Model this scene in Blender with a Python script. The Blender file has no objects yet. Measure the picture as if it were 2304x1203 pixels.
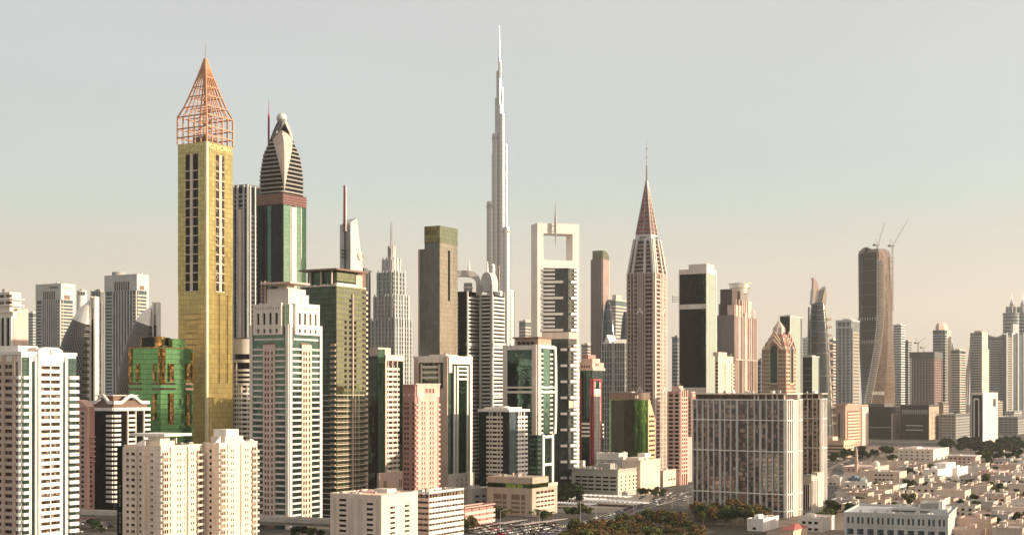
import bpy, math, random
from mathutils import Vector, Matrix
rnd = random.Random(7)
R_ = math.radians
S = bpy.context.scene
COL = S.collection
# ---------------------------------------------------------------- camera, sky, sun, exposure
F, HZ, H, CX = 3100.0, 880.0, 85.0, 1152.0        # focal length in photo pixels, horizon row, drone height
cd = bpy.data.cameras.new('camera')
cam = bpy.data.objects.new('camera', cd)
COL.objects.link(cam)
S.camera = cam
cam.location = (0, 0, H)
cam.rotation_euler = (R_(90), 0, 0)
cd.sensor_width = 36.0
cd.lens = 36.0 * F / 2304.0
cd.shift_y = (HZ - 601.5) / 2304.0
cd.clip_start = 1.0
cd.clip_end = 60000.0
SUN_AZ, SUN_EL = -14.0, 11.5                       # azimuth from +X towards +Y, elevation
sd = Vector((math.cos(R_(SUN_AZ)) * math.cos(R_(SUN_EL)), math.sin(R_(SUN_AZ)) * math.cos(R_(SUN_EL)), math.sin(R_(SUN_EL))))
sl = bpy.data.lights.new('sun', 'SUN')
sun = bpy.data.objects.new('sun', sl)
COL.objects.link(sun)
sun.location = (600, -300, 600)
sun.rotation_euler = sd.to_track_quat('Z', 'Y').to_euler()
sl.energy = 5.2
sl.angle = R_(0.5)
sl.color = (1.0, 0.81, 0.60)
W = bpy.data.worlds.new('World')
S.world = W
W.use_nodes = True
wt = W.node_tree
wt.nodes.clear()
wo = wt.nodes.new('ShaderNodeOutputWorld')
sky = wt.nodes.new('ShaderNodeTexSky')
sky.sky_type = 'NISHITA'
sky.sun_disc = False
sky.sun_elevation = R_(SUN_EL)
sky.sun_rotation = R_(90 - SUN_AZ)
sky.altitude = 80
sky.dust_density = 3.0
sky.air_density = 1.2
b1 = wt.nodes.new('ShaderNodeBackground')
b1.inputs[1].default_value = 0.035
wt.links.new(sky.outputs[0], b1.inputs[0])
tc = wt.nodes.new('ShaderNodeTexCoord')
sx = wt.nodes.new('ShaderNodeSeparateXYZ')
wt.links.new(tc.outputs['Generated'], sx.inputs[0])
rp = wt.nodes.new('ShaderNodeValToRGB')
wt.links.new(sx.outputs[2], rp.inputs[0])
cr = rp.color_ramp
SKY = [(0.0, (.71, .585, .47)), (.06, (.665, .57, .46)), (.10, (.565, .525, .45)), (.135, (.48, .515, .475)), (.17, (.47, .49, .48)), (.27, (.49, .475, .465)), (.36, (.53, .50, .47)), (.55, (.64, .56, .50)), (1.0, (.58, .51, .46))]
cr.elements[0].position, cr.elements[0].color = 0.0, (*SKY[0][1], 1)
cr.elements[1].position, cr.elements[1].color = 1.0, (*SKY[-1][1], 1)
for q, c in SKY[1:-1]:
    e = cr.elements.new(q)
    e.color = (*c, 1)
b2 = wt.nodes.new('ShaderNodeBackground')
b2.inputs[1].default_value = 0.85
az = wt.nodes.new('ShaderNodeMath'); az.operation = 'MULTIPLY_ADD'     # the sky glows on the sun's side
az.inputs[1].default_value = 0.32; az.inputs[2].default_value = 0.80
ab = wt.nodes.new('ShaderNodeMath'); ab.operation = 'ABSOLUTE'
mu = wt.nodes.new('ShaderNodeMath'); mu.operation = 'MULTIPLY'
wt.links.new(sx.outputs[0], ab.inputs[0]); wt.links.new(ab.outputs[0], mu.inputs[0]); wt.links.new(sx.outputs[0], mu.inputs[1])
wt.links.new(mu.outputs[0], az.inputs[0])
wt.links.new(az.outputs[0], b2.inputs[1])
cn = wt.nodes.new('ShaderNodeTexNoise'); cn.inputs['Scale'].default_value = 3.0; cn.inputs['Detail'].default_value = 5   # thin uneven veil
cm = wt.nodes.new('ShaderNodeMapping'); cm.inputs['Scale'].default_value = (1, 1, 5)
wt.links.new(tc.outputs['Generated'], cm.inputs[0]); wt.links.new(cm.outputs[0], cn.inputs[0])
cv = wt.nodes.new('ShaderNodeMath'); cv.operation = 'MULTIPLY_ADD'; cv.inputs[1].default_value = .12; cv.inputs[2].default_value = .94
wt.links.new(cn.outputs[0], cv.inputs[0])
cx_ = wt.nodes.new('ShaderNodeVectorMath'); cx_.operation = 'SCALE'
wt.links.new(rp.outputs[0], cx_.inputs[0]); wt.links.new(cv.outputs[0], cx_.inputs['Scale'])
wt.links.new(cx_.outputs[0], b2.inputs[0])
ad = wt.nodes.new('ShaderNodeAddShader')
wt.links.new(b1.outputs[0], ad.inputs[0])
wt.links.new(b2.outputs[0], ad.inputs[1])
wt.links.new(ad.outputs[0], wo.inputs[0])
S.view_settings.view_transform = 'Standard'
S.view_settings.look = 'None'
S.view_settings.exposure = 0.55
S.view_settings.gamma = 1.0
S.cycles.max_bounces = 6
S.cycles.volume_bounces = 0
S.cycles.glossy_bounces = 3
S.cycles.diffuse_bounces = 3

# ---------------------------------------------------------------- picture row / column <-> place
def X(px, d): return (px - CX) / F * d
def Z(py, d): return H + (HZ - py) / F * d
def GD(py): return H * F / (py - HZ)               # depth of the ground seen in that row

# ---------------------------------------------------------------- materials
class NT:
    def __init__(s, name):
        s.m = bpy.data.materials.new(name)
        s.m.use_nodes = True
        s.t = s.m.node_tree
        s.b = s.t.nodes['Principled BSDF']
    def n(s, kind, **kw):
        x = s.t.nodes.new('ShaderNode' + kind)
        for k, v in kw.items(): setattr(x, k, v)
        return x
    def l(s, a, b): s.t.links.new(a, b)
    def mth(s, op, a, b=None, c=None):
        x = s.n('Math', operation=op)
        for i, v in enumerate((a, b, c)):
            if v is None: continue
            if hasattr(v, 'is_output'): s.l(v, x.inputs[i])
            else: x.inputs[i].default_value = v
        return x.outputs[0]
    def mix(s, f, a, b):
        x = s.n('Mix', data_type='RGBA')
        for i, v in ((0, f), (6, a), (7, b)):
            if hasattr(v, 'is_output'): s.l(v, x.inputs[i])
            elif i == 0: x.inputs[0].default_value = v
            else: x.inputs[i].default_value = (*v, 1)
        return x.outputs[2]

MC = {}
def wall(name, col, rough=.85, var=.14, scale=.06, joint=0, metal=0.0):
    """painted, rendered or stone wall: soft blotches, rain streaks, faint floor joints"""
    if name in MC: return MC[name]
    k = NT(name)
    tc = k.n('TexCoord')
    mp = k.n('Mapping')
    mp.inputs['Scale'].default_value = (1, 1, .12)
    k.l(tc.outputs['Object'], mp.inputs[0])
    a = k.n('TexNoise'); a.inputs['Scale'].default_value = scale * 8; a.inputs['Detail'].default_value = 4
    k.l(mp.outputs[0], a.inputs[0])
    b = k.n('TexNoise'); b.inputs['Scale'].default_value = scale; b.inputs['Detail'].default_value = 3
    k.l(tc.outputs['Object'], b.inputs[0])
    f = k.mth('ADD', k.mth('MULTIPLY', a.outputs[0], .55), k.mth('MULTIPLY', b.outputs[0], .45))
    f = k.mth('MULTIPLY', k.mth('SUBTRACT', f, .36), 3.6)
    f.node.use_clamp = True
    lo = tuple(c * (1 - var * 1.5) for c in col)
    hi = tuple(min(.92, c * (1 + var * .5)) for c in col)
    c = k.mix(f, lo, hi)
    if joint:
        sp = k.n('SeparateXYZ'); k.l(tc.outputs['Object'], sp.inputs[0])
        j = k.mth('LESS_THAN', k.mth('FRACT', k.mth('DIVIDE', sp.outputs[2], joint)), .06)
        c = k.mix(k.mth('MULTIPLY', j, .45), c, tuple(x * .4 for x in col))
    k.l(c, k.b.inputs['Base Color'])
    k.b.inputs['Roughness'].default_value = rough
    k.b.inputs['Metallic'].default_value = metal
    MC[name] = k.m
    return k.m

def glass(name, col, metal=.0, rough=.08, pw=1.5, ph=3.6, wob=.012, vary=.35, mull=.10, mcol=None, spec=.5, curt=0):
    """curtain wall: panels of slightly different tint and tilt between thin mullions"""
    if name in MC: return MC[name]
    k = NT(name)
    tc = k.n('TexCoord')
    oi = k.n('ObjectInfo')
    oz = k.n('SeparateXYZ'); k.l(oi.outputs['Location'], oz.inputs[0])
    sp = k.n('SeparateXYZ'); k.l(tc.outputs['Object'], sp.inputs[0])
    u = k.mth('DIVIDE', k.mth('ADD', sp.outputs[0], sp.outputs[1]), pw)
    v = k.mth('DIVIDE', k.mth('ADD', sp.outputs[2], oz.outputs[2]), ph)
    cb = k.n('CombineXYZ')
    k.l(k.mth('FLOOR', u), cb.inputs[0]); k.l(k.mth('FLOOR', v), cb.inputs[1])
    wn = k.n('TexWhiteNoise', noise_dimensions='3D'); k.l(cb.outputs[0], wn.inputs['Vector'])
    lo = tuple(c * (1 - vary) for c in col); hi = tuple(min(1, c * (1 + vary)) for c in col)
    c = k.mix(wn.outputs['Value'], lo, hi)
    if curt:
        w3 = k.n('TexWhiteNoise', noise_dimensions='3D'); k.l(wn.outputs['Color'], w3.inputs['Vector'])
        c = k.mix(k.mth('MULTIPLY', k.mth('LESS_THAN', w3.outputs['Value'], curt), .85), c, (.30, .235, .18))
    fu = k.mth('FRACT', u); fv = k.mth('FRACT', v)
    m = k.mth('MAXIMUM', k.mth('LESS_THAN', fu, mull), k.mth('LESS_THAN', fv, mull * pw / ph * 1.6))
    c = k.mix(m, c, mcol or tuple(x * .45 for x in col))
    k.l(c, k.b.inputs['Base Color'])
    k.b.inputs['Metallic'].default_value = metal
    k.b.inputs['Specular IOR Level'].default_value = spec
    k.l(k.mth('ADD', k.mth('MULTIPLY', m, .35 if metal < .5 else .10), rough), k.b.inputs['Roughness'])
    ge = k.n('NewGeometry')
    v1 = k.n('VectorMath', operation='SUBTRACT'); k.l(wn.outputs['Color'], v1.inputs[0]); v1.inputs[1].default_value = (.5, .5, .5)
    v2 = k.n('VectorMath', operation='SCALE'); k.l(v1.outputs[0], v2.inputs[0]); v2.inputs['Scale'].default_value = wob * 2
    ns = k.n('TexNoise'); ns.inputs['Scale'].default_value = .35; k.l(tc.outputs['Object'], ns.inputs[0])
    v4 = k.n('VectorMath', operation='SUBTRACT'); k.l(ns.outputs['Color'], v4.inputs[0]); v4.inputs[1].default_value = (.5, .5, .5)
    v5 = k.n('VectorMath', operation='SCALE'); k.l(v4.outputs[0], v5.inputs[0]); v5.inputs['Scale'].default_value = wob * 1.5
    v6 = k.n('VectorMath', operation='ADD'); k.l(v2.outputs[0], v6.inputs[0]); k.l(v5.outputs[0], v6.inputs[1])
    v3 = k.n('VectorMath', operation='ADD'); k.l(ge.outputs['Normal'], v3.inputs[0]); k.l(v6.outputs[0], v3.inputs[1])
    vn = k.n('VectorMath', operation='NORMALIZE'); k.l(v3.outputs[0], vn.inputs[0])
    k.l(vn.outputs[0], k.b.inputs['Normal'])
    MC[name] = k.m
    return k.m

def plain(name, col, rough=.6, metal=0.0, spec=.5):
    if name in MC: return MC[name]
    k = NT(name)
    tc = k.n('TexCoord')
    a = k.n('TexNoise'); a.inputs['Scale'].default_value = .7; a.inputs['Detail'].default_value = 3
    k.l(tc.outputs['Object'], a.inputs[0])
    k.l(k.mix(a.outputs[0], tuple(c * .82 for c in col), tuple(min(.95, c * 1.15) for c in col)), k.b.inputs['Base Color'])
    k.b.inputs['Roughness'].default_value = rough
    k.b.inputs['Metallic'].default_value = metal
    k.b.inputs['Specular IOR Level'].default_value = spec
    MC[name] = k.m
    return k.m

# ---------------------------------------------------------------- mesh building
class M:
    def __init__(s): s.v = []; s.f = []
    def box(s, x0, x1, y0, y1, z0, z1):
        i = len(s.v)
        s.v += [(x0, y0, z0), (x1, y0, z0), (x1, y1, z0), (x0, y1, z0), (x0, y0, z1), (x1, y0, z1), (x1, y1, z1), (x0, y1, z1)]
        s.f += [(i, i + 3, i + 2, i + 1), (i + 4, i + 5, i + 6, i + 7), (i, i + 1, i + 5, i + 4), (i + 1, i + 2, i + 6, i + 5), (i + 2, i + 3, i + 7, i + 6), (i + 3, i, i + 4, i + 7)]
        return s
    def loft(s, rings, cap=True):
        """rings: lists of points, all the same length, each counter-clockwise from above, bottom first"""
        i = len(s.v); n = len(rings[0])
        for r in rings: s.v += [tuple(p) for p in r]
        for j in range(len(rings) - 1):
            for k in range(n):
                a = i + j * n + k; b = i + j * n + (k + 1) % n
                s.f.append((a, b, b + n, a + n))
        if cap:
            s.f.append(tuple(reversed(range(i, i + n))))
            s.f.append(tuple(range(i + (len(rings) - 1) * n, i + len(rings) * n)))
        return s
    def prism(s, poly, z0, z1): return s.loft([[(x, y, z0) for x, y in poly], [(x, y, z1) for x, y in poly]])
    def lathe(s, prof, n=24, cx=0, cy=0, sx=1, sy=1):
        return s.loft([[(cx + r * sx * math.cos(2 * math.pi * k / n), cy + r * sy * math.sin(2 * math.pi * k / n), z) for k in range(n)] for r, z in prof])
    def cyl(s, cx, cy, r, z0, z1, n=20): return s.lathe([(r, z0), (r, z1)], n, cx, cy)
    def tube(s, p, q, r, n=5, r2=None):
        p, q = Vector(p), Vector(q)
        d = (q - p).normalized()
        a = d.orthogonal().normalized(); b = d.cross(a)
        if r2 is None: r2 = r
        return s.loft([[c + rr * (math.cos(2 * math.pi * k / n) * a + math.sin(2 * math.pi * k / n) * b) for k in range(n)] for c, rr in ((p, r), (q, r2))])
    def face(s, pts):
        i = len(s.v); s.v += [tuple(p) for p in pts]; s.f.append(tuple(range(i, i + len(pts)))); return s
    def mesh(s, name, mat, smooth=False):
        me = bpy.data.meshes.new(name)
        me.from_pydata(s.v, [], s.f)
        if mat: me.materials.append(mat)
        me.update()
        if smooth:
            me.polygons.foreach_set('use_smooth', [True] * len(me.polygons))
            me.set_sharp_from_angle(angle=R_(35))
        return me
    def build(s, name, mat, parent=None, loc=(0, 0, 0), smooth=False):
        return link(name, s.mesh(name, mat, smooth), parent, loc)

def link(name, me, parent=None, loc=(0, 0, 0), rot=(0, 0, 0)):
    o = bpy.data.objects.new(name, me)
    COL.objects.link(o)
    o.location = loc
    o.rotation_euler = rot
    if parent: o.parent = parent
    return o

def tag(o, label, cat, group=None, kind=None):
    if label: o['label'] = label
    if cat: o['category'] = cat
    if group: o['group'] = group
    if kind: o['kind'] = kind
    return o

def thing(name, label, cat, loc=(0, 0, 0), rz=0, group=None):
    o = link(name, None, None, loc, (0, 0, rz))
    return tag(o, label, cat, group)

def copy_thing(src, loc=None, rz=None, label=None, group=None):
    c = src.copy(); COL.objects.link(c)
    if loc: c.location = loc
    if rz is not None: c.rotation_euler = (0, 0, rz)
    if label: c['label'] = label
    if group: c['group'] = group
    for p in src.children:
        q = p.copy(); COL.objects.link(q); q.parent = c
        for r in p.children:
            t = r.copy(); COL.objects.link(t); t.parent = q
    return c

def repeat(name, m, mat, parent, locs, smooth=False, rots=None):
    """one mesh, one child object per place; past a hundred the rest are one object"""
    me = m.mesh(name, mat, smooth)
    out = []
    for i, l in enumerate(locs[:100]):
        out.append(link(name, me, parent, l, rots[i] if rots else (0, 0, 0)))
    if len(locs) > 100:
        r = M()
        for l in locs[100:]:
            i = len(r.v)
            r.v += [(x + l[0], y + l[1], z + l[2]) for x, y, z in m.v]
            r.f += [tuple(k + i for k in f) for f in m.f]
        r.build(name, mat, parent)['kind'] = 'stuff'
    return out

def lettering(txt, width, height, mat, parent, loc, rot, name='sign_lettering', depth=.25):
    cu = bpy.data.curves.new(name, 'FONT')
    cu.body = txt; cu.size = 1; cu.extrude = depth / 2; cu.align_x = 'CENTER'; cu.align_y = 'CENTER'
    ob = bpy.data.objects.new(name, cu); COL.objects.link(ob)
    me = bpy.data.meshes.new_from_object(ob.evaluated_get(bpy.context.evaluated_depsgraph_get()))
    bpy.data.objects.remove(ob)
    xs = [v.co.x for v in me.vertices]; ys = [v.co.y for v in me.vertices]
    mx, my = (max(xs) + min(xs)) / 2, (max(ys) + min(ys)) / 2
    kx, ky = width / (max(xs) - min(xs)), height / (max(ys) - min(ys))
    for v in me.vertices: v.co = ((v.co.x - mx) * kx, (v.co.y - my) * ky, v.co.z)
    me.materials.clear(); me.materials.append(mat)
    return link(name, me, parent, loc, rot)

class T:
    """a box tower fitted to its place: near corner at column xc, silhouettes at xl and xr, depth d; faces F (shaded, towards the
    viewer's left) and R (sunlit). u runs 0..1 along a face from left to right, o is metres out from it."""
    def __init__(s, name, label, cat, xl, xc, xr, d, b=60, group=None):
        th = R_(b - 90)
        s.d = d
        Xc = X(xc, d)
        def t(px, ux, uy):
            m = (px - CX) / F
            return (m * d - Xc) / (ux - m * uy)
        s.w = abs(t(xl, -math.cos(th), -math.sin(th)))
        s.l = abs(t(xr, -math.sin(th), math.cos(th)))
        hx, hy = s.w / 2, s.l / 2
        s.hx, s.hy = hx, hy
        c = Vector((Xc, d, 0)) + Vector((-math.cos(th), -math.sin(th), 0)) * hx + Vector((-math.sin(th), math.cos(th), 0)) * hy
        s.root = thing(name, label, cat, c, th, group)
    def z(s, py): return Z(py, s.d)
    def zk(s, py, k):
        """height for that row at fraction k of the way from the plan's middle to the near corner"""
        dc = s.root.location.y
        return Z(py, dc + (s.d - dc) * k)
    def px(s, n): return n / F * s.d
    def rng(s, f): return s.w if f in 'FB' else s.l
    def pt(s, f, u, o, z):
        if f == 'F': return (-s.hx + u * s.w, -s.hy - o, z)
        if f == 'R': return (s.hx + o, -s.hy + u * s.l, z)
        if f == 'B': return (s.hx - u * s.w, s.hy + o, z)
        return (-s.hx - o, s.hy - u * s.l, z)
    def fb(s, m, f, u0, u1, z0, z1, o0, o1):
        a = s.pt(f, u0, o0, z0); b = s.pt(f, u1, o1, z1)
        return m.box(min(a[0], b[0]), max(a[0], b[0]), min(a[1], b[1]), max(a[1], b[1]), z0, z1)
    def core(s, mat, z0, z1, name='glazing', ins=0.0):
        return M().box(-s.hx + ins, s.hx - ins, -s.hy + ins, s.hy - ins, z0, z1).build(name, mat, s.root)
    def block(s, mat, x0, x1, y0, y1, z0, z1, name='roof_block'):
        """box in fractions of the plan (0..1 along F, 0..1 along R)"""
        return M().box(-s.hx + x0 * s.w, -s.hx + x1 * s.w, -s.hy + y0 * s.l, -s.hy + y1 * s.l, z0, z1).build(name, mat, s.root)
    def panel(s, f, u0, u1, z0, z1, o1, mat, name='wall_panel', o0=-.3):
        m = M(); s.fb(m, f, u0, u1, z0, z1, o0, o1)
        return m.build(name, mat, s.root)
    def rows(s, spec, z0, z1, step, h, mat, name, o0=-.3, o1=.4, off=0.0):
        """one part per floor: spec is a list of (face, u0, u1) or (face,u0,u1,o1)"""
        m = M()
        for q in spec: s.fb(m, q[0], q[1], q[2], 0, h, o0, q[3] if len(q) > 3 else o1)
        n = max(1, int((z1 - z0) / step + .001))
        return repeat(name, m, mat, s.root, [(0, 0, z0 + off + i * step) for i in range(n)])
    def cols(s, f, us, wid, z0, z1, mat, name, o0=-.3, o1=.5):
        for u in us:
            k = wid / s.rng(f) / 2
            m = M(); s.fb(m, f, u - k, u + k, z0, z1, o0, o1)
            m.build(name, mat, s.root)
    def wins(s, f, us, ww, z0, z1, step, h, mat, name='window', o1=.06, off=1.0):
        """every window is a part; us in 0..1, ww metres wide; topmost first, past a hundred the rest are one part"""
        n = max(1, int((z1 - z0) / step + .001))
        m = M(); k = ww / s.rng(f) / 2
        s.fb(m, f, -k, k, 0, h, -.2, o1)
        p0 = s.pt(f, 0, 0, 0); L = []
        for i in reversed(range(n)):
            for u in us:
                p = s.pt(f, u, 0, 0)
                L.append((p[0] - p0[0], p[1] - p0[1], z0 + off + i * step))
        return repeat(name.replace('_row', ''), m, mat, s.root, L)
    def lat(s, f, u0, u1, z0, z1, us, ww, step, h, mat, o=.45, off=1.0, name='wall_lattice'):
        """a wall with real openings: piers between the window columns us and spandrels between the floors"""
        k = ww / s.rng(f) / 2
        m = M(); e = u0
        for u in us:
            if u - k > e: s.fb(m, f, e, u - k, z0, z1, -.3, o)
            z = z0
            n = max(1, int((z1 - z0) / step + .001))
            for i in range(n + 1):
                zb = z0 + (i - 1) * step + off + h if i else z0
                zt = min(z1, z0 + i * step + off) if i < n else z1
                if zt > zb + .01: s.fb(m, f, u - k, u + k, zb, zt, -.3, o - .03)
            e = u + k
        if u1 > e: s.fb(m, f, e, u1, z0, z1, -.3, o)
        return m.build(name, mat, s.root)
    def text(s, f, txt, u, z, wid, hei, mat, o=.5):
        return lettering(txt, wid, hei, mat, s.root, s.pt(f, u, o, z), (R_(90), 0, 0 if f == 'F' else R_(90)))
    def parapet(s, mat, z, h=1.2, t=.5, o=.35):
        m = M()
        x, y = s.hx + o, s.hy + o
        m.box(-x, x, -y, -y + t, z, z + h); m.box(-x, x, y - t, y, z, z + h)
        m.box(-x, -x + t, -y + t, y - t, z, z + h); m.box(x - t, x, -y + t, y - t, z, z + h)
        return m.build('parapet', mat, s.root)
    def mast(s, x, y, z0, z1, r, mat, name='mast'):
        return M().tube((x, y, z0), (x, y, z1), r, 6, r * .35).build(name, mat, s.root)

def clutter(t, z, n, mats, hmax=3.0, x0=.1, x1=.9, y0=.1, y1=.9):
    """plant, tanks and ducts on a flat roof, each its own part"""
    for i in range(n):
        sx, sy, h = rnd.uniform(.8, 3), rnd.uniform(.8, 3), rnd.uniform(.8, hmax)
        x = -t.hx + rnd.uniform(x0, x1) * t.w; y = -t.hy + rnd.uniform(y0, y1) * t.l
        m = M()
        if i % 4 == 3:
            m.cyl(x, y, sx * .5, z, z + h, 12); nm = 'water_tank'
        else:
            m.box(x - sx / 2, x + sx / 2, y - sy / 2, y + sy / 2, z, z + h)
            m.box(x - sx * .3, x + sx * .3, y - sy * .3, y + sy * .3, z + h, z + h + .35); nm = 'roof_unit'
        m.build(nm, mats[i % len(mats)], t.root)

WHITE = wall('white_render', (.80, .76, .70))
WARM = wall('warm_white_render', (.76, .68, .59))
CREAM = wall('cream_render', (.70, .57, .46))
TAN = wall('tan_stone', (.46, .35, .265))
PINK = wall('pink_stone', (.56, .36, .30))
PALEPINK = wall('pale_pink_render', (.70, .52, .45))
ROSE = wall('rose_stone', (.42, .22, .19))
RED = wall('crimson_cladding', (.34, .05, .06), .5)
GREY = wall('grey_concrete', (.36, .355, .335))
PALEGREY = wall('pale_grey_panel', (.55, .55, .53), .6)
DARKGREY = wall('dark_grey_panel', (.12, .12, .115), .5)
BROWN = wall('brown_cladding', (.20, .12, .085), .6)
CONC = wall('raw_concrete', (.30, .265, .235))
METAL = plain('brushed_steel', (.55, .54, .52), .35, .8)
DMETAL = plain('dark_painted_steel', (.06, .06, .058), .5)
COPPER = plain('copper_paint', (.50, .255, .14), .5, .2)
COPPERG = glass('copper_mirror', (.50, .27, .10), metal=1.0, rough=.12, pw=1.6, ph=2.4, wob=.05, vary=.6)
G_DARK = glass('charcoal_glass', (.014, .017, .017), rough=.05, spec=.2)
G_BLACK = glass('black_glass', (.007, .008, .008), rough=.06, spec=.12)
G_WARM = glass('bronze_window_glass', (.045, .027, .019), rough=.1, pw=1.2, ph=1.6, spec=.35, vary=.6, curt=.24)
G_TEAL = glass('teal_glass', (.10, .17, .155), metal=.9, rough=.05, vary=.2)
G_GREEN = glass('green_glass', (.10, .20, .125), metal=.95, rough=.05, vary=.2)
G_EMER = glass('emerald_mirror_glass', (.20, .45, .19), metal=1.0, rough=.05, pw=2.4, ph=3.6, wob=.0028, vary=.1)
G_OLIVE = glass('olive_glass', (.34, .34, .21), metal=.92, rough=.07, pw=1.4, ph=3.6, vary=.15)
G_BLUE = glass('blue_grey_glass', (.09, .13, .15), metal=.4, rough=.08)
G_HAZE = glass('hazed_blue_glass', (.15, .19, .20), metal=.4, rough=.14)  # paler than the nearer glass: distance haze is put into the colour
G_BRONZE = glass('bronze_glass', (.10, .055, .035), metal=.4, rough=.08)
GOLD = glass('gold_panel', (.52, .415, .165), metal=.66, rough=.15, pw=3.0, ph=3.8, wob=.01, vary=.16, mull=.07)
# ---------------------------------------------------------------- ground and air
def ground_mat():
    k = NT('city_ground')
    tc = k.n('TexCoord')
    a = k.n('TexNoise'); a.inputs['Scale'].default_value = .012; a.inputs['Detail'].default_value = 6
    b = k.n('TexNoise'); b.inputs['Scale'].default_value = .09; b.inputs['Detail'].default_value = 5
    v = k.n('TexVoronoi'); v.inputs['Scale'].default_value = .03
    for x in (a, b, v): k.l(tc.outputs['Object'], x.inputs[0])
    f = k.mth('MULTIPLY', k.mth('SUBTRACT', a.outputs[0], .4), 4); f.node.use_clamp = True
    c = k.mix(f, (.035, .036, .028), (.12, .10, .08))
    g = k.mth('MULTIPLY', k.mth('SUBTRACT', b.outputs[0], .5), 5); g.node.use_clamp = True
    c = k.mix(k.mth('MULTIPLY', g, .6), c, (.17, .14, .115))
    k.l(c, k.b.inputs['Base Color'])
    k.b.inputs['Roughness'].default_value = .9
    return k.m
gm = M()
N = 24
for i in range(N + 1):
    for j in range(N + 1): gm.v.append((-5800 + 11600 * i / N, -2800 + 11600 * j / N, 0))
for i in range(N):
    for j in range(N):
        a = i * (N + 1) + j
        gm.f.append((a, a + N + 1, a + N + 2, a + 1))
tag(gm.build('ground', ground_mat()), None, None, kind='structure')
ASPH = plain('asphalt', (.055, .052, .05), .85)
PAVE = plain('pale_paving', (.30, .26, .22), .9)
KERB = plain('kerb_concrete', (.42, .37, .32), .9)
LINE = plain('road_paint', (.7, .68, .62), .8)

def haze():
    hz = M().box(-5900, 5900, -2900, 8900, -1, 850).build('haze', None)
    m = bpy.data.materials.new('warm_air')
    m.use_nodes = True
    t = m.node_tree
    t.nodes.clear()
    o = t.nodes.new('ShaderNodeOutputMaterial')
    v = t.nodes.new('ShaderNodeVolumePrincipled')
    v.inputs['Color'].default_value = (.90, .90, .89, 1)
    v.inputs['Density'].default_value = HAZE
    v.inputs['Anisotropy'].default_value = .4
    t.links.new(v.outputs[0], o.inputs['Volume'])
    hz.data.materials.append(m)
    tag(hz, None, None, kind='stuff')
HAZE = .000042
haze()
# ---------------------------------------------------------------- towers at the left
SHW = wall('shaded_white_render', (.56, .45, .36))  # white tower's left face: its shade is painted in as a sandy tone
def white_tower():
    t = T('apartment_tower', 'tall white apartment tower with banded balconies and a round emblem at its top', 'tower', -50, 48, 171, 560)
    fl = 2.93
    zt = t.z(797)
    t.core(WHITE, 0, zt, 'wall')
    n = int(t.z(820) / fl); z0 = t.z(820) - n * fl
    # sunlit face: balcony columns, glazed strips, piers and the central bay
    for (a, b) in ((0, .125), (.83, 1)):
        t.panel('R', a + .005, b - .005, 0, t.z(803), .12, G_TEAL, 'balcony_glazing')
    t.rows([('R', 0, .122, 1.5), ('F', .93, 1.0, 1.3)], z0, t.z(822), fl, 1.25, WHITE, 'balcony')
    t.rows([('R', .832, 1.0, 1.9)], z0, t.z(822), fl, 1.45, WHITE, 'balcony')
    for (a, b) in ((.17, .215), (.727, .772)):
        t.panel('R', a, b, 0, t.z(812), .25, G_TEAL, 'glazed_strip')
    t.panel('R', .125, .165, 0, t.z(800), .6, WHITE, 'pier'); t.panel('R', .22, .252, 0, t.z(800), .9, WHITE, 'pier')
    t.panel('R', .778, .828, 0, t.z(800), .6, WHITE, 'pier')
    t.panel('R', .254, .274, 0, t.z(790), .15, BROWN, 'shadow_slot')
    # central bay: real openings over recessed windows
    zb = t.z(786)
    us = (.405, .545, .63)
    t.panel('R', .30, .715, 0, zb - 2, .15, WHITE, 'bay_core')
    t.lat('R', .276, .722, z0 - 3 * fl, t.z(806), (.405, .585), .165 * t.l, fl, 1.4, WHITE, 1.0, 1.2)
    t.panel('R', .276, .722, t.z(806), zb, 1.0, WHITE, 'gable_wall')
    m = M()
    p = [t.pt('R', u, 1.0, z) for u, z in ((.276, zb), (.722, zb), (.66, t.z(781)), (.60, t.z(779)), (.40, t.z(779)), (.34, t.z(781)))]
    q = [(x - 3, y, z) for x, y, z in p]
    m.face(p); m.face(q[::-1])
    for i in range(6): m.face([p[i], q[i], q[(i + 1) % 6], p[(i + 1) % 6]])
    m.build('gable', WHITE, t.root)
    e = M(); c = t.pt('R', .515, 1.0, t.z(789))
    e.tube(c, (c[0] + .25, c[1], c[2]), 1.15, 20)
    e.build('round_emblem', GREY, t.root)
    e = M(); e.tube((c[0] + .2, c[1], c[2]), (c[0] + .4, c[1], c[2]), .7, 16); e.build('emblem_centre', WHITE, t.root)
    t.wins('R', (.405, .585), .16 * t.l, z0 - 3 * fl, t.z(806), fl, 1.25, G_WARM, off=1.25, o1=.35)
    # shaded face
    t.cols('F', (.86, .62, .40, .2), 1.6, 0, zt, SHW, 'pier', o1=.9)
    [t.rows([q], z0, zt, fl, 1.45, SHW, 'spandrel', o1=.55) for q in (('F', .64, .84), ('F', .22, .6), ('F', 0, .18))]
    t.panel('F', .02, .92, 0, zt - 3, .1, G_WARM, 'recessed_glazing')
    t.parapet(WHITE, zt, 1.3)
    t.block(WHITE, .35, .8, .1, .45, zt, t.z(776), 'lift_house'); t.block(WARM, .55, .95, .3, .55, zt, t.z(780), 'plant_room')
    clutter(t, zt, 6, (WHITE, GREY, METAL))
white_tower()

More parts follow.
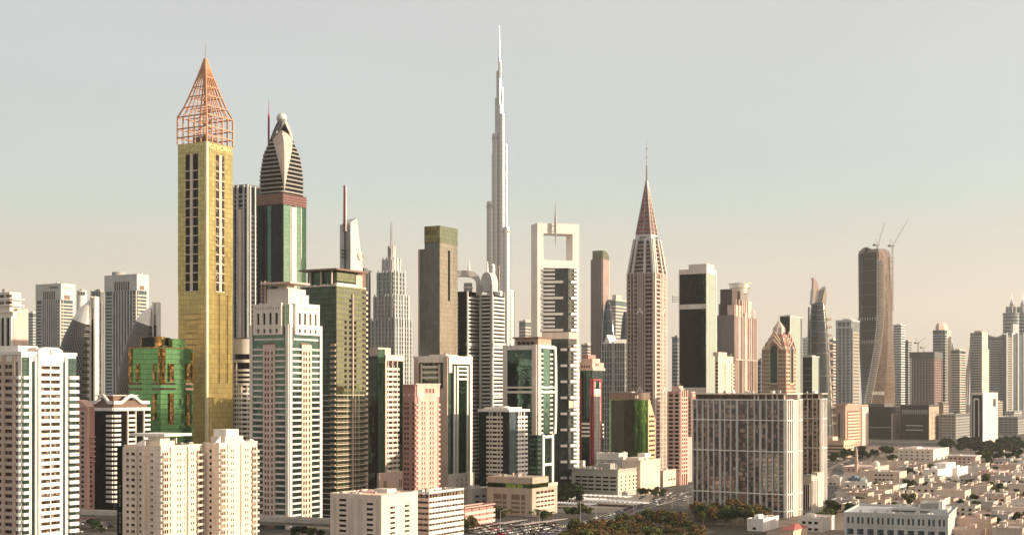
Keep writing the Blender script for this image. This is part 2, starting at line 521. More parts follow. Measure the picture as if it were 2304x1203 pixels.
def tan_hotel_tower():
    t = T('office_tower', 'peach and white stepped tower rising behind the banded white apartment tower', 'tower', -70, 29, 63, 1000)
    t.core(WARM, 0, t.z(702), 'wall')
    t.block(WARM, .2, .93, .0, .75, t.z(702), t.z(656), 'upper_storeys')
    t.block(PALEPINK, .86, 1.004, .3, 1.004, 0, t.z(693), 'corner_turret')
    t.cols('F', (.62, .74, .86, .98), 1.9, 0, t.z(712), WHITE, 'fin', o1=1.6)
    t.panel('F', .5, .97, 0, t.z(714), .2, G_BLACK, 'glazing')
    t.panel('R', 0, .3, t.z(790), t.z(716), .6, PALEPINK, 'wall_panel')
    m = M()
    for u in (.45, .6, .75, .9):
        for py in (668, 683):
            t.fb(m, 'F', u - .05, u + .05, t.z(py), t.z(py - 6), -1.2, .25)
    m.build('window_row', G_WARM, t.root)
    t.rows([('F', .2, 1.0), ('R', 0, .74)], t.z(702), t.z(656), 4.6, .7, WHITE, 'cornice', o1=.7)
    clutter(t, t.z(656), 4, (METAL, GREY), x0=.3, y1=.6)
tan_hotel_tower()

def slot_tower(label, xl, xc, xr, ytop, d, yblank, slots, sy, txt):
    t = T('office_tower', label, 'tower', xl, xc, xr, d)
    zt, zb = t.z(ytop), t.z(yblank)
    t.core(G_BLUE, 0, zb, 'glazing')
    M().box(-t.hx - .8, t.hx + .8, -t.hy - .8, t.hy + .8, zb, zt).build('crown_wall', PALEGREY, t.root)
    fr = lambda x: (x - xl) / (xc - xl)
    m = M()
    nn = 7
    for i in range(nn):
        u = fr(slots[0]) + (fr(slots[1]) - fr(slots[0])) * (i + .5) / nn
        t.fb(m, 'F', u - .022, u + .022, t.z(sy[1]), t.z(sy[0]), .5, .9)
    m.build('louvre_row', DMETAL, t.root)
    us = [.02, .26] + [.26 + .62 * i / 7 for i in range(1, 8)] + [.985]
    t.cols('F', us, 1.5, 0, zb, PALEGREY, 'fin', o1=1.4)
    t.rows([('F', .03, .25)], 6, zb, 4.2, 1.5, PALEGREY, 'balcony', o1=1.0)
    t.rows([('F', .88, .98), ('R', .0, .1), ('R', .14, .84)], 6, zb, 4.2, 1.7, CREAM, 'balcony', o1=1.0)
    t.panel('R', .84, 1.0, 0, zb, .8, WHITE, 'edge_wall'); t.panel('R', .10, .135, 0, zb, 1.0, PALEPINK, 'pier')
    t.panel('R', .2, .62, zb + 1, zb + (zt - zb) * .3, .95, BROWN, 'louvre')
    if txt:
        t.text('F', txt, .74, t.z(ytop + 9), t.w * .34, t.px(6), DMETAL, .95)
        t.text('R', txt, .5, t.z(ytop + 10), t.l * .55, t.px(5), CREAM, .95)
    clutter(t, zt, 4, (METAL, GREY))
    return t
slot_tower('pale grey office tower with dark lettering at its top', 82, 137, 168, 637, 1750, 674, (98, 126), (654, 673), 'EMAAR')
b = slot_tower('taller pale grey office tower crowned by a small roof drum', 237, 308, 333, 616, 1650, 653, (258, 293), (632, 652), None)
M().cyl(-b.hx * .5, 0, 8, b.z(616), b.z(608), 20).build('roof_drum', GREY, b.root)

def small_far(label, xl, xc, xr, ytop, d, face, mode=0, cat='tower', name='office_tower', step=5.5, rf=None):
    """plainer tower of the far background: glazing, floor bands, fins, roof plant"""
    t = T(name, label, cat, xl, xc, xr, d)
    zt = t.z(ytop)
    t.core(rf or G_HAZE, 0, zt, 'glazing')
    if mode in (0, 2): t.rows([('F', 0, 1), ('R', 0, 1)], 8, zt, step, step * .42, face, 'spandrel', o1=.6)
    if mode in (1, 2):
        n = max(3, int(t.w / 6)); t.cols('F', [(i + .5) / n for i in range(n)], 1.6, 0, zt, face, 'fin', o1=.9)
        n = max(3, int(t.l / 6)); t.cols('R', [(i + .5) / n for i in range(n)], 1.6, 0, zt, face, 'fin', o1=.9)
    t.parapet(face, zt, 2.2, .8, .7)
    t.block(face, .3, .75, .25, .8, zt, zt + 4.5, 'plant_room')
    return t
t = small_far('grey slab tower wedged between two lattice sail towers', 205, 226, 240, 657, 1850, GREY, 1)
t.panel('F', 0, 1, t.z(682), t.z(660), .8, DARKGREY, 'louvre')
small_far('thin blue tower beside the lettered grey office tower', 64, 74, 84, 705, 2600, PALEGREY, 0)
t = thing('office_tower', 'slim round white tower with a dark crest sign at its top', 'tower', (X(184, 1900), 1900, 0))
r = 11 / F * 1900
M().cyl(0, 0, r, 0, Z(654, 1900), 28).build('shaft', WHITE, t, smooth=True)
M().cyl(0, 0, r * .4, Z(654, 1900), Z(650, 1900), 12).build('roof_drum', GREY, t)
m = M()
for i in range(3): m.box(-2.5 + i * 3.6, -1.0 + i * 3.6, -r - .4, -r + 1, Z(664, 1900), Z(657, 1900))
m.build('sign', DMETAL, t)

def lattice_mat():
    k = NT('diagrid_screen')
    tc = k.n('TexCoord'); sp = k.n('SeparateXYZ'); k.l(tc.outputs['Object'], sp.inputs[0])
    at = k.mth('ARCTAN2', sp.outputs[1], k.mth('MULTIPLY', sp.outputs[0], 1.0))
    u = k.mth('MULTIPLY', at, 9.0); v = k.mth('MULTIPLY', sp.outputs[2], .16)
    a = k.mth('ABSOLUTE', k.mth('SUBTRACT', k.mth('FRACT', k.mth('ADD', u, v)), .5))
    b = k.mth('ABSOLUTE', k.mth('SUBTRACT', k.mth('FRACT', k.mth('SUBTRACT', u, v)), .5))
    f = k.mth('GREATER_THAN', k.mth('MAXIMUM', a, b), .43)
    k.l(k.mix(f, (.020, .020, .020), (.22, .205, .185)), k.b.inputs['Base Color'])
    k.b.inputs['Roughness'].default_value = .45
    return k.m
DIAGRID = lattice_mat()
def sail_tower(label, fx, edge, ypk, d):
    """curved tower: D-shaped plan left of twin white fins, sloping white hood on top"""
    t = thing('sail_tower', label, 'tower', (X(fx, d), d, 0), 0, 'lattice sail towers')
    prof = [(r / F * d, Z(y, d)) for y, r in edge]
    prof = [(prof[0][0] * 1.12, 0)] + prof
    n = 20
    def ring(r, z, tilt=0):
        out = []
        for i in range(n + 1):
            a = math.pi / 2 + math.pi * i / n
            x, y = r * math.cos(a), r * .85 * math.sin(a)
            out.append((x, y, z + tilt * (x / max(r, 1) + 1)))
        return out
    zt = prof[-1][1]; rt = prof[-1][0]
    M().loft([ring(r, z) for r, z in prof[:-1]] + [ring(rt, zt, -6)]).build('lattice_shell', DIAGRID, t, smooth=True)
    top = [(x * .08 - .5, y * .15, Z(ypk + 8, d)) for x, y, z in ring(rt, 0)]
    M().loft([[(x * 1.04, y * 1.04, z) for x, y, z in ring(rt, zt - .4, -6)], [(x * .62 - .3, y * .6, zt + (Z(ypk + 8, d) - zt) * .55) for x, y, z in ring(rt, zt)], top]).build('hood', WHITE, t, smooth=True)
    for dx in (.3, 4.6): M().box(dx, dx + 1.5, -rt * .35 - dx * .3, rt * .3, 0, Z(ypk, d)).build('fin', WHITE, t)
    M().box(1.8, 4.6, -rt * .25, rt * .25, 0, Z(ypk + 52, d)).build('slot_glazing', G_BLACK, t)
    m = M(); zz = Z(ypk + 20, d)
    m.tube((1.8, -rt * .3, zz - 4), (4.6, -rt * .3, zz + 4), .35); m.tube((1.8, -rt * .3, zz + 4), (4.6, -rt * .3, zz - 4), .35)
    m.build('cross_brace', WHITE, t)
    for i in range(5): M().box(-2 - i * 2.6, -.2 - i * 1.0, -1, 2, Z(ypk + 10 + i * 7, d), Z(ypk + 8 + i * 7, d)).build('hood_louvre', GREY, t)
sail_tower('curved lattice tower with a sloping white hood, beside the lettered office tower', 205, ((895, 86), (830, 76), (786, 69), (757, 60), (716, 40)), 667, 1300)
sail_tower('curved lattice tower with a sloping white hood, rising above the green mirror block', 345, ((890, 84), (830, 75), (790, 65), (760, 57), (720, 38)), 680, 1350)

def pink_arch_tower():
    t = T('apartment_tower', 'narrow rose stone tower with a rounded gable, behind the elevated rail viaduct', 'tower', 150, 195, 213, 905)
    zt = t.z(915); fl = 3.2
    t.core(ROSE, 0, zt, 'wall')
    us = (.28, .55, .82); us2 = (.3, .75)
    t.lat('F', 0, 1, 8, zt - 2, us, 3.0, fl, 1.9, PINK, .5, .8)
    t.wins('F', us, 3.0, 8, zt - 2, fl, 1.9, G_WARM, off=.8)
    t.panel('R', .0, .3, 8, zt, .5, PINK, 'pier'); t.wins('R', (.55,), 2.2, 8, zt - 30, fl, 1.7, G_WARM, 'window')
    m = M(); r = t.hx
    m.loft([[(x, y, zt - .2 + 4.5 * math.cos(x / r * 1.5)) for x, y in ((-r + 2 * r * i / 10, s * t.hy) for i in range(11))] for s in (-1, 1)], cap=False)
    pts = [(-r + 2 * r * i / 10, zt - .2 + 5 * math.cos((-1 + i / 5) * 1.5)) for i in range(11)]
    g = M(); a = [(x, -t.hy, z) for x, z in pts] + [(r, -t.hy, zt), (-r, -t.hy, zt)]; b = [(x, t.hy, z) for x, y, z in a]
    g.face(a[::-1]); g.face(b)
    for i in range(len(a)): g.face([a[i], a[(i + 1) % len(a)], b[(i + 1) % len(a)], b[i]])
    g.build('rounded_gable', PINK, t.root)
    t.rows([('R', .3, .95)], zt - 36, zt - 14, fl, .6, PINK, 'balcony', o1=1.5)
pink_arch_tower()

def wave_tower():
    t = T('apartment_tower', 'dark green glass tower under a wavy white roof edge, with white balcony stacks', 'tower', 205, 255, 336, 930)
    zt = t.z(924); fl = 3.2
    t.core(G_BLACK, 0, zt, 'glazing')
    t.rows([('F', .72, 1.0), ('R', 0, .18)], 10, zt - 1, fl, 1.6, WHITE, 'balcony', o1=1.1)
    t.rows([('R', .38, .58)], 10, zt - 1, fl, 1.6, WHITE, 'balcony', o1=1.1)
    t.rows([('R', .83, 1.0)], 10, zt - 1, fl, 1.6, WHITE, 'balcony', o1=1.1)
    t.cols('R', (.37, .59, .82), .8, 0, zt, WARM, 'pier', o1=1.15)
    t.panel('F', -.01, 1.0, zt, zt + 2.2, .8, WHITE, 'cornice'); t.panel('R', 0, 1.01, zt, zt + 2.2, .8, WHITE, 'cornice')
    zw = t.z(909)
    for f in 'FR':
        m = M(); n = 24
        for i in range(n):
            u0, u1 = i / n, (i + 1) / n
            w = lambda u: zw + 4.6 * max(0, math.cos((u - .5) * 2 * math.pi * .9)) ** 1.3
            a0, a1 = w(u0), w(u1)
            p = [t.pt(f, u0, .5, a0), t.pt(f, u1, .5, a1), t.pt(f, u1, .5, a1 + 2.2), t.pt(f, u0, .5, a0 + 2.2)]
            q = [t.pt(f, u0, -1.5, a0), t.pt(f, u1, -1.5, a1), t.pt(f, u1, -1.5, a1 + 2.2), t.pt(f, u0, -1.5, a0 + 2.2)]
            m.face(p); m.face(q[::-1]); m.face([p[3], p[2], q[2], q[3]]); m.face([p[0], q[0], q[1], p[1]])
        m.build('wave_parapet', WHITE, t.root)
    M().box(-t.hx + 1, t.hx - 1, -t.hy + 1, t.hy - 1, zt, zw + 2.5).build('attic_wall', BROWN, t.root)
    t.block(WARM, .02, .9, .05, .75, t.z(890), t.z(888), 'flat_roof'); t.block(BROWN, .1, .8, .12, .7, zw + 2.5, t.z(890), 'plant_room')
wave_tower()

def mirror_block():
    t = T('office_block', 'emerald green mirror glass block with copper ribs beside the gold tower', 'office building', 290, 362, 434, 985, b=65)
    zt = t.z(782)
    t.core(G_EMER, 0, zt, 'mirror_glazing')
    def ribs(f, us, w, y0, y1):
        for u in us:
            t.panel(f, u - w * .75, u + w * .75, t.z(y1), t.z(y0), 1.1, COPPERG, 'copper_rib', -.2)
    ribs('F', (.06,), .05, 783, 862); ribs('F', (.29,), .05, 817, 858); ribs('F', (.81,), .04, 817, 858); ribs('F', (.97,), .028, 783, 862)
    ribs('R', (.06,), .06, 783, 862); ribs('R', (.30,), .09, 817, 858); ribs('R', (.82,), .07, 817, 858); ribs('R', (.965,), .03, 790, 862)
    ribs('F', (.81,), .05, 885, 945); ribs('R', (.30,), .08, 885, 955); ribs('R', (.82,), .06, 885, 960)
    for py in (862, 874):
        for f, a, b in (('F', .02, .38), ('F', .74, .99), ('R', .02, .42), ('R', .74, .99)): t.panel(f, a, b, t.z(py + 3), t.z(py - 2), .8, BROWN, 'ledge', -.2)
    t.parapet(COPPERG, zt, .8, .5, .3)
    t.block(G_DARK, .30, .78, .1, .5, zt, t.z(757), 'lift_house'); t.block(G_EMER, .80, 1.0, .35, .75, zt, t.z(760), 'stair_house')
    t.block(COPPERG, .76, .83, .05, .3, zt, t.z(756), 'copper_rib'); t.block(COPPERG, .27, .31, .1, .3, zt, t.z(756), 'copper_rib')
    clutter(t, zt, 4, (METAL, GREY), 2)
mirror_block()

def gold_tower():
    d = 1060
    t = T('hotel_tower', 'slender gold panelled tower with an open copper pyramid crown', 'tower', 401, 465, 523, d)
    zt = t.z(318); zs = t.z(655)
    t.core(GOLD, 0, zt, 'gold_wall')
    fl = t.px(21)
    for f, a, b in (('F', .27, .70), ('R', .34, .66)):
        t.panel(f, a, b, zs, t.z(343), .05, G_BLACK if f == 'F' else G_WARM, 'recessed_glazing')
        mid = (a + b) / 2
        t.panel(f, mid - .045, mid + .045, zs, t.z(343), .9, CREAM, 'mullion_pier')
        t.rows([(f, a - .01, b + .01)], zs, t.z(343), fl, .75, CREAM, 'floor_ledge', o1=.6)
        t.panel(f, 0, a - .01, zs, t.z(340), .35, GOLD, 'gold_wall'); t.panel(f, b + .01, 1.0, zs, t.z(340), .35, GOLD, 'gold_wall')
        t.panel(f, 0, 1.0, t.z(340), zt, .4, GOLD, 'crown_band')
    t.rows([('F', .27, .7)], t.z(790), t.z(680), t.px(14), .5, BROWN, 'louvre', o1=.15)
    m = M()
    m.box(t.hx - 1.0, t.hx + .9, -t.hy - .9, -t.hy + 1.0, 0, zt)
    m.build('corner_pier', wall('gold_lit_edge', (.86, .72, .48), .4, metal=.2), t.root)  # paler than the gold walls: the bright sunlit edge is put into its colour
    t.cols('R', (.48, .80), .7, t.z(860), t.z(660), GOLD, 'gold_fin', o1=1.0)
    # open crown
    Y = [318, 303, 283, 256, 236, 213, 193, 172, 152]
    HW = [1.0, 1.0, 1.0, 1.0, .775, .585, .44, .29, .15]
    hx, hy = t.hx + .3, t.hy + .3
    rings = [(t.zk(y, h), h) for y, h in zip(Y, HW)]
    ns = 5
    for i, (z, h) in enumerate(rings[1:]):
        m = M(); r = .62 if i < 3 else .5
        c = [(-hx * h, -hy * h), (hx * h, -hy * h), (hx * h, hy * h), (-hx * h, hy * h)]
        for k in range(4): m.tube((*c[k], z), (*c[(k + 1) % 4], z), r, 4)
        m.build('crown_ring', COPPER, t.root)
    me = M()
    for k in range(4):
        for j in range(ns):
            s = -1 + 2 * j / ns
            pl = []
            for z, h in rings + [(t.zk(132, .03), .03)]:
                p = ((s, -1), (1, s), (-s, 1), (-1, -s))[k]
                pl.append((p[0] * hx * h, p[1] * hy * h, z))
            m = M()
            for a, b in zip(pl, pl[1:]): m.tube(a, b, .75 if j == 0 else .48, 4)
            m.build('crown_rib', COPPER, t.root)
    m = M()
    for z, h in rings[2:6]:
        for q in (-.35, .35):
            m.tube((-hx * h, q * hy * h, z), (hx * h, q * hy * h, z), .35, 4); m.tube((q * hx * h, -hy * h, z), (q * hx * h, hy * h, z), .35, 4)
    for i in range(3):
        (za, ha), (zb, hb) = rings[i + 2], rings[i + 3]
        m.tube((-hx * ha * .5, -2, za), (hx * hb * .5, 2, zb), .4, 4); m.tube((hx * ha * .5, -2, za), (-hx * hb * .5, 2, zb), .4, 4)
    m.build('inner_bracing', COPPER, t.root)
    M().box(-hx * .45, hx * .45, -hy * .45, hy * .45, zt, t.z(300)).build('crown_core', BROWN, t.root)
    M().loft([[(-.7, -.7, t.zk(172, 0)), (.7, -.7, t.zk(172, 0)), (.7, .7, t.zk(172, 0)), (-.7, .7, t.zk(172, 0))], [(-.3, -.3, t.zk(128, 0))] * 1 + [(.3, -.3, t.zk(128, 0)), (.3, .3, t.zk(128, 0)), (-.3, .3, t.zk(128, 0))]]).build('crown_post', COPPER, t.root)
    t.mast(0, 0, t.zk(140, 0), t.zk(97, 0), .55, METAL)
    L = plain('gilded_letter', (.95, .72, .36), .4, .3)
    t.text('F', 'GEVORA', .5, t.z(325.5), t.w * .84, t.px(10.5), L, .55)
    t.text('F', 'HOTEL', .47, t.z(336.5), t.w * .34, t.px(5.5), L, .55)
    t.text('R', 'GEVORA', .5, t.z(327), t.l * .84, t.px(10.5), L, .55)
gold_tower()
# ---------------------------------------------------------------- towers of the left centre
def cream_blocks():
    fl = 3.03
    t = T('apartment_block', 'cream apartment block with a black lettered side wall and a flat canopy on its roof', 'apartment block', 279, 362, 456, 640)
    zt = t.z(1006)
    t.core(CREAMW, 0, zt, 'wall')
    n = int((zt - 2) / fl); z0 = zt - 1.9 - n * fl
    # shaded face
    t.panel('F', .545, .60, 0, zt - .5, 1.6, CREAMW, 'pier'); t.panel('F', .0, .38, 0, zt - .3, .9, CREAMW, 'wall_panel')
    for u, w in ((.14, 1.5), (.29, 2.1)): t.wins('F', (u,), w, z0, zt, fl, 1.25, G_WARM, 'window', .97)
    t.wins('F', (.47,), 2.0, z0, zt, fl, 1.25, G_WARM, 'window')
    t.wins('F', (.735, .775), .55, z0, zt, fl, 1.2, G_BLACK, 'window_pair')
    t.rows([('F', .61, .995)], z0, zt, fl, .08, TAN, 'floor_joint', o1=.03, off=.15)
    # sunlit face
    for a, b in ((.0, .2), (.82, 1.0)):
        t.rows([('R', a + .01, b, 1.5)], z0, zt - 1, fl, 1.05, CREAMW, 'balcony', off=.1)
        t.wins('R', [a + (b - a) * q for q in (.25, .5, .75)], 1.0, z0, zt, fl, 1.5, G_WARM, 'balcony_door', off=1.2)
    t.panel('R', .21, .52, 0, zt - .2, .7, CREAMW, 'wall_panel'); t.panel('R', .62, .81, 0, zt - .2, .7, CREAMW, 'wall_panel')
    t.wins('R', (.37, .43), .7, z0, zt, fl, 1.1, G_WARM, 'window_pair', .76); t.wins('R', (.70, .75), .7, z0, zt, fl, 1.1, G_WARM, 'window_pair', .76)
    t.panel('R', .53, .61, 0, zt - 4, .05, PALEPINK, 'recess_wall')  # pink tone puts the shade of the recess into the wall colour
    t.wins('R', (.545,), .8, z0, zt - 4, fl, 1.1, BROWN, 'recess_window', .12)
    t.parapet(CREAMW, zt, .8, .3, .1)
    # roof
    t.block(CREAMW, .35, .8, .15, .5, zt, t.z(993), 'penthouse'); t.block(WHITE, .02, .98, .1, .75, t.z(982), t.z(976), 'canopy_slab')
    t.block(WHITE, .42, .75, .2, .42, t.z(993), t.z(982), 'canopy_post')
    for y in (.06, .8):
        m = M()
        a = [t.pt('F', u, -y * t.l, z) for u, z in ((.1, zt), (.5, zt), (.5, t.z(988)))]
        b = [(x, q + .5, z) for x, q, z in a]
        m.face(a); m.face(b[::-1])
        for i in range(3): m.face([a[(i + 1) % 3], a[i], b[i], b[(i + 1) % 3]])
        m.build('sloped_parapet', WHITE, t.root)
    clutter(t, zt, 7, (GREY, METAL, WHITE), 1.6, .1, .95, .5, .95)
    # dark side wall with its vertical name
    m = M(); m.box(-t.hx - 4.2, -t.hx - .05, -t.hy - .3, t.hy, 0, zt + .2); m.build('dark_side_wall', G_BLACK, t.root)
    L = plain('dull_letter', (.20, .20, .18), .6)
    for i, ch in enumerate('PEACE HOMES'):
        if ch != ' ':
            lettering(ch, 1.1, 1.7, L, t.root, (-t.hx - 2.1, -t.hy - .45, Z(1098 + i * 10.2, 640)), (R_(90), 0, 0))
    u = T('apartment_block', 'cream apartment block carrying a square white penthouse, in front of the gold tower', 'apartment block', 457, 493, 579, 660)
    zt = u.z(999)
    u.core(CREAMW, 0, zt, 'wall')
    n = int((zt - 2) / fl); z0 = zt - 1.9 - n * fl
    u.wins('F', (.47,), 1.3, z0, zt, fl, 1.35, G_BLACK, 'window')
    u.rows([('F', 0, 1)], z0, zt, fl, .08, TAN, 'floor_joint', o1=.03, off=.15)
    for a, b in ((.0, .19), (.82, 1.0)):
        u.rows([('R', a + .01, b, 1.4)], z0, zt - 1, fl, 1.05, CREAMW, 'balcony', off=.1)
        u.wins('R', [a + (b - a) * q for q in (.25, .5, .75)], .9, z0, zt, fl, 1.5, G_WARM, 'balcony_door', off=1.2)
    u.panel('R', .2, .45, 0, zt - .2, .6, CREAMW, 'wall_panel'); u.panel('R', .55, .8, 0, zt - .2, .6, CREAMW, 'wall_panel')
    u.wins('R', (.29, .34), .65, z0, zt, fl, 1.1, G_WARM, 'window_pair', .66); u.wins('R', (.66, .72), .65, z0, zt, fl, 1.1, G_WARM, 'window_pair', .66)
    u.wins('R', (.465,), .8, z0, zt - 3, fl, 1.1, BROWN, 'recess_window', .12)
    u.parapet(CREAMW, zt, .8, .3, .1)
    u.block(CREAMW, .1, 1.0, .15, .62, zt, u.z(982), 'penthouse'); u.block(WHITE, .15, .95, .2, .52, u.z(982), u.z(966), 'penthouse')
    for s in (0, 1):
        m = M()
        y0 = -u.hy + (.62 if s else .12) * u.l; y1 = y0 + (4.5 if s else -4.5)
        a = [(u.hx - 2, y0, zt), (u.hx - 2, y1, zt), (u.hx - 2, y0, u.z(981))]
        b = [(x - .6, q, z) for x, q, z in a]
        if not s: a, b = a[::-1], b[::-1]
        m.face(a); m.face(b[::-1])
        for i in range(3): m.face([a[(i + 1) % 3], a[i], b[i], b[(i + 1) % 3]])
        m.build('sloped_parapet', WHITE, u.root)
    clutter(u, zt, 6, (GREY, METAL, WHITE), 1.5, .1, .95, .65, .95)
CREAMW = wall('cream_white_render', (.74, .63, .53), joint=3.03)
cream_blocks()

def ribbed_tower():
    t = T('office_tower', 'dark ribbed tower between the gold tower and the petal crowned tower', 'tower', 500, 560, 620, 1300)
    zt = t.z(420)
    t.core(G_DARK, 0, zt, 'glazing')
    t.rows([('F', 0, 1), ('R', 0, 1)], 8, t.z(470), 4.4, 1.1, DARKGREY, 'spandrel', o1=.25)
    t.cols('F', (.30, .44, .6, .83, .97), 1.5, 0, zt + 2, PALEGREY, 'fin', o1=1.5)
    t.cols('F', (.72,), 3.4, 0, t.z(470), PALEPINK, 'fin', o1=2.4)
    t.cols('R', (.02, .2, .4, .6, .8, .98), 1.4, 0, zt + 1, PALEGREY, 'fin', o1=1.5)
    t.rows([('F', .3, 1.0)], t.z(468), t.z(424), 4.2, 1.4, GREY, 'balcony', o1=.9)
    t.block(DARKGREY, .05, .9, .05, .9, zt, zt + 3, 'plant_room')
ribbed_tower()

def round_tower():
    d = 1090; cx = X(550, d); r = 30 / F * d
    t = thing('apartment_tower', 'round white and brown apartment tower squeezed beside the gold tower', 'tower', (cx, d + r, 0))
    z = lambda p: Z(p, d)
    M().cyl(0, 0, r - .6, 0, z(760), 40).build('core', G_BLACK, t, smooth=True)
    for a, b in ((762, 796), (808, 815)): M().cyl(0, 0, r, z(b), z(a), 40).build('ring_wall', WARM, t, smooth=True)
    ring = M(); ring.cyl(0, 0, r, 0, 1.9, 40)
    fl = 3.7
    repeat('spandrel', ring, WARM, t, [(0, 0, 12 + i * fl) for i in range(int((z(818) - 12) / fl))], smooth=True)
    for i in range(28):
        a = 2 * math.pi * i / 28
        c, s = math.cos(a), math.sin(a)
        if s < .3 and i % 4 != 1:
            M().tube((c * r, s * r, 0), (c * r, s * r, z(868 if i % 3 else 816)), .75, 4).build('pier', WARM, t)
    m = M(); m.cyl(0, 0, r + 1.8, 0, 1.9, 40)
    repeat('balcony', m, WHITE, t, [(0, 0, 12 + i * fl) for i in range(int((z(868) - 12) / fl))], smooth=True)
round_tower()

BANDG = wall('warm_grey_band', (.30, .275, .25), .6)
DRED = wall('dark_red_louvre', (.10, .035, .03), .6)
def petal_tower():
    d = 1160
    t = T('hotel_tower', 'dark striped tower with a petal shaped crown and a ball finial', 'tower', 578, 636.5, 689, d)
    zb = t.z(458)
    hx, hy = t.hx, t.hy
    t.core(G_DARK, 0, zb, 'glazing')
    t.panel('F', .42, .56, 0, t.z(460), .25, G_TEAL, 'glazed_strip'); t.panel('F', .2, .3, 0, t.z(460), .15, G_BLACK, 'glazed_strip')
    t.panel('R', .02, .30, 0, t.z(460), .3, G_GREENB, 'glazed_strip'); t.panel('R', .34, .52, 0, t.z(462), .9, WARM, 'pier')
    t.panel('R', .56, .76, 0, t.z(460), .3, G_GREENB, 'glazed_strip'); t.panel('R', .78, .97, 0, t.z(460), .2, G_GREEN, 'glazed_strip')
    t.cols('R', (.31, .54, .77), .6, 0, t.z(460), WHITE, 'mullion', o1=.6)
    t.panel('F', -.005, 1.0, zb, t.z(434), .3, BROWN, 'plant_storey'); t.panel('R', 0, 1.005, zb, t.z(434), .3, DRED, 'plant_storey')
    t.rows([('R', 0, 1)], zb, t.z(434), 2.2, .4, ROSE, 'louvre', o1=.55)
    dk = (t.root.location.y + d) / 2
    zz = lambda py: Z(py, dk)
    P = [(436, 1.0), (400, 1.0), (379, .955), (346, .84), (319, .60), (293, .42), (273, .24), (262, .10)]
    def prof(z):
        py = HZ - (z - H) * F / dk
        for (a, ra), (b, rb) in zip(P, P[1:]):
            if a >= py >= b: return ra + (rb - ra) * (a - py) / (a - b)
        return .1 if py < 262 else 1.0
    def ring(z, k=1.0, grow=0.0):
        s = prof(z) * k; out = []
        for i in range(32):
            a = -math.pi * .75 + 2 * math.pi * i / 32
            c, q = math.cos(a), math.sin(a); e = .35
            x = abs(c) ** e * (1 if c > 0 else -1); y = abs(q) ** e * (1 if q > 0 else -1)
            out.append((x * (hx * s + grow), y * (hy * s + grow), z))
        return out
    z0, z1 = t.z(434), zz(268)
    M().loft([ring(z0 + (z1 - z0) * i / 18, .985) for i in range(19)]).build('crown_shell', G_BLACK, t.root, smooth=True)
    fl = t.px(9.6)
    for i in range(13):
        z = z0 + 1.2 + i * fl
        M().loft([ring(z, 1, .25), ring(z + fl * .36, 1, .25)]).build('crown_band', BANDG, t.root, smooth=True)
    # petals: smooth leaning plates over the corner that faces the city
    c = Vector((1, -1, 0)).normalized(); tg = Vector((1, 1, 0)).normalized()
    def pt(py, s, out):
        z = zz(py); D = prof(z) * (hx + hy) / math.sqrt(2) * .95
        return c * (D - abs(s) * .8 + out) + tg * s + Vector((0, 0, z))
    def plate(name, pts, mat, th=1.0):
        a = [pt(*p) for p in pts]; b = [v - c * th for v in a]
        m = M(); m.face(a); m.face(b[::-1])
        for i in range(len(a)): m.face([a[i], b[i], b[(i + 1) % len(a)], a[(i + 1) % len(a)]])
        return m.build(name, mat, t.root)
    w = t.px(1) * 1.02
    PET = wall('petal_panel', (.52, .42, .36), .5)
    def leaf(name, rows_, mat, out, th=1.2):
        """a leaf of the crown: rows of (row, left, right) lofted along the tapering corner"""
        m = M(); P_, Q_ = [], []
        for py, a_, b_ in rows_:
            r_ = [pt(py, (a_ + (b_ - a_) * f) * w, out) for f in (0, .25, .5, .75, 1)]
            P_.append(r_); Q_.append([v - c * th for v in r_])
        for i in range(len(P_) - 1):
            for j in range(4):
                m.face([P_[i][j], P_[i][j + 1], P_[i + 1][j + 1], P_[i + 1][j]]); m.face([Q_[i][j + 1], Q_[i][j], Q_[i + 1][j], Q_[i + 1][j + 1]])
            m.face([P_[i][0], P_[i + 1][0], Q_[i + 1][0], Q_[i][0]]); m.face([P_[i][4], Q_[i][4], Q_[i + 1][4], P_[i + 1][4]])
        return m.build(name, mat, t.root)
    leaf('petal', [(434, -.6, .6), (415, -3, 3.2), (395, -6, 7), (375, -9.5, 11.5), (355, -13.5, 16), (335, -17.5, 20), (320, -20.5, 22), (309, -22.5, 22.5), (303, -21.5, 17), (297, -17, 6), (292, -12, -4)], PET, 2.6)
    leaf('petal', [(312, -23, -21), (302, -21, -13), (292, -17.5, -5), (282, -12.5, 2), (272, -7, 7), (265, -3, 8)], DARKGREY, 3.2)
    leaf('petal', [(312, 20, 23.5), (303, 17.5, 23), (292, 13.5, 20), (282, 9, 17), (272, 5, 12), (265, 2, 8)], PET, 3.0)
    for py0, py1, s0, s1 in ((299, 264, -14, 9),): M().tube(pt(py0, s0 * w, 3.6), pt(py1, s1 * w, 4.6), .55, 5).build('petal_rib', WARM, t.root)
    m = M(); r = t.px(12); zc = zz(261)
    m.lathe([(r * math.sin(math.pi * i / 12) + .01, zc - r * math.cos(math.pi * i / 12)) for i in range(13)], 24)
    m.build('ball_finial', PALEGREY, t.root, smooth=True)
    m = M(); a = pt(300, -27 * w, -9)
    m.tube((a.x, a.y, zz(320)), (a.x, a.y, zz(250)), .9, 6); m.tube((a.x, a.y, zz(250)), (a.x, a.y, zz(216)), .35, 5, .15)
    m.build('antenna_mast', RED, t.root)
G_GREENB = glass('bright_green_glass', (.33, .48, .34), metal=.9, rough=.06, vary=.12)
petal_tower()

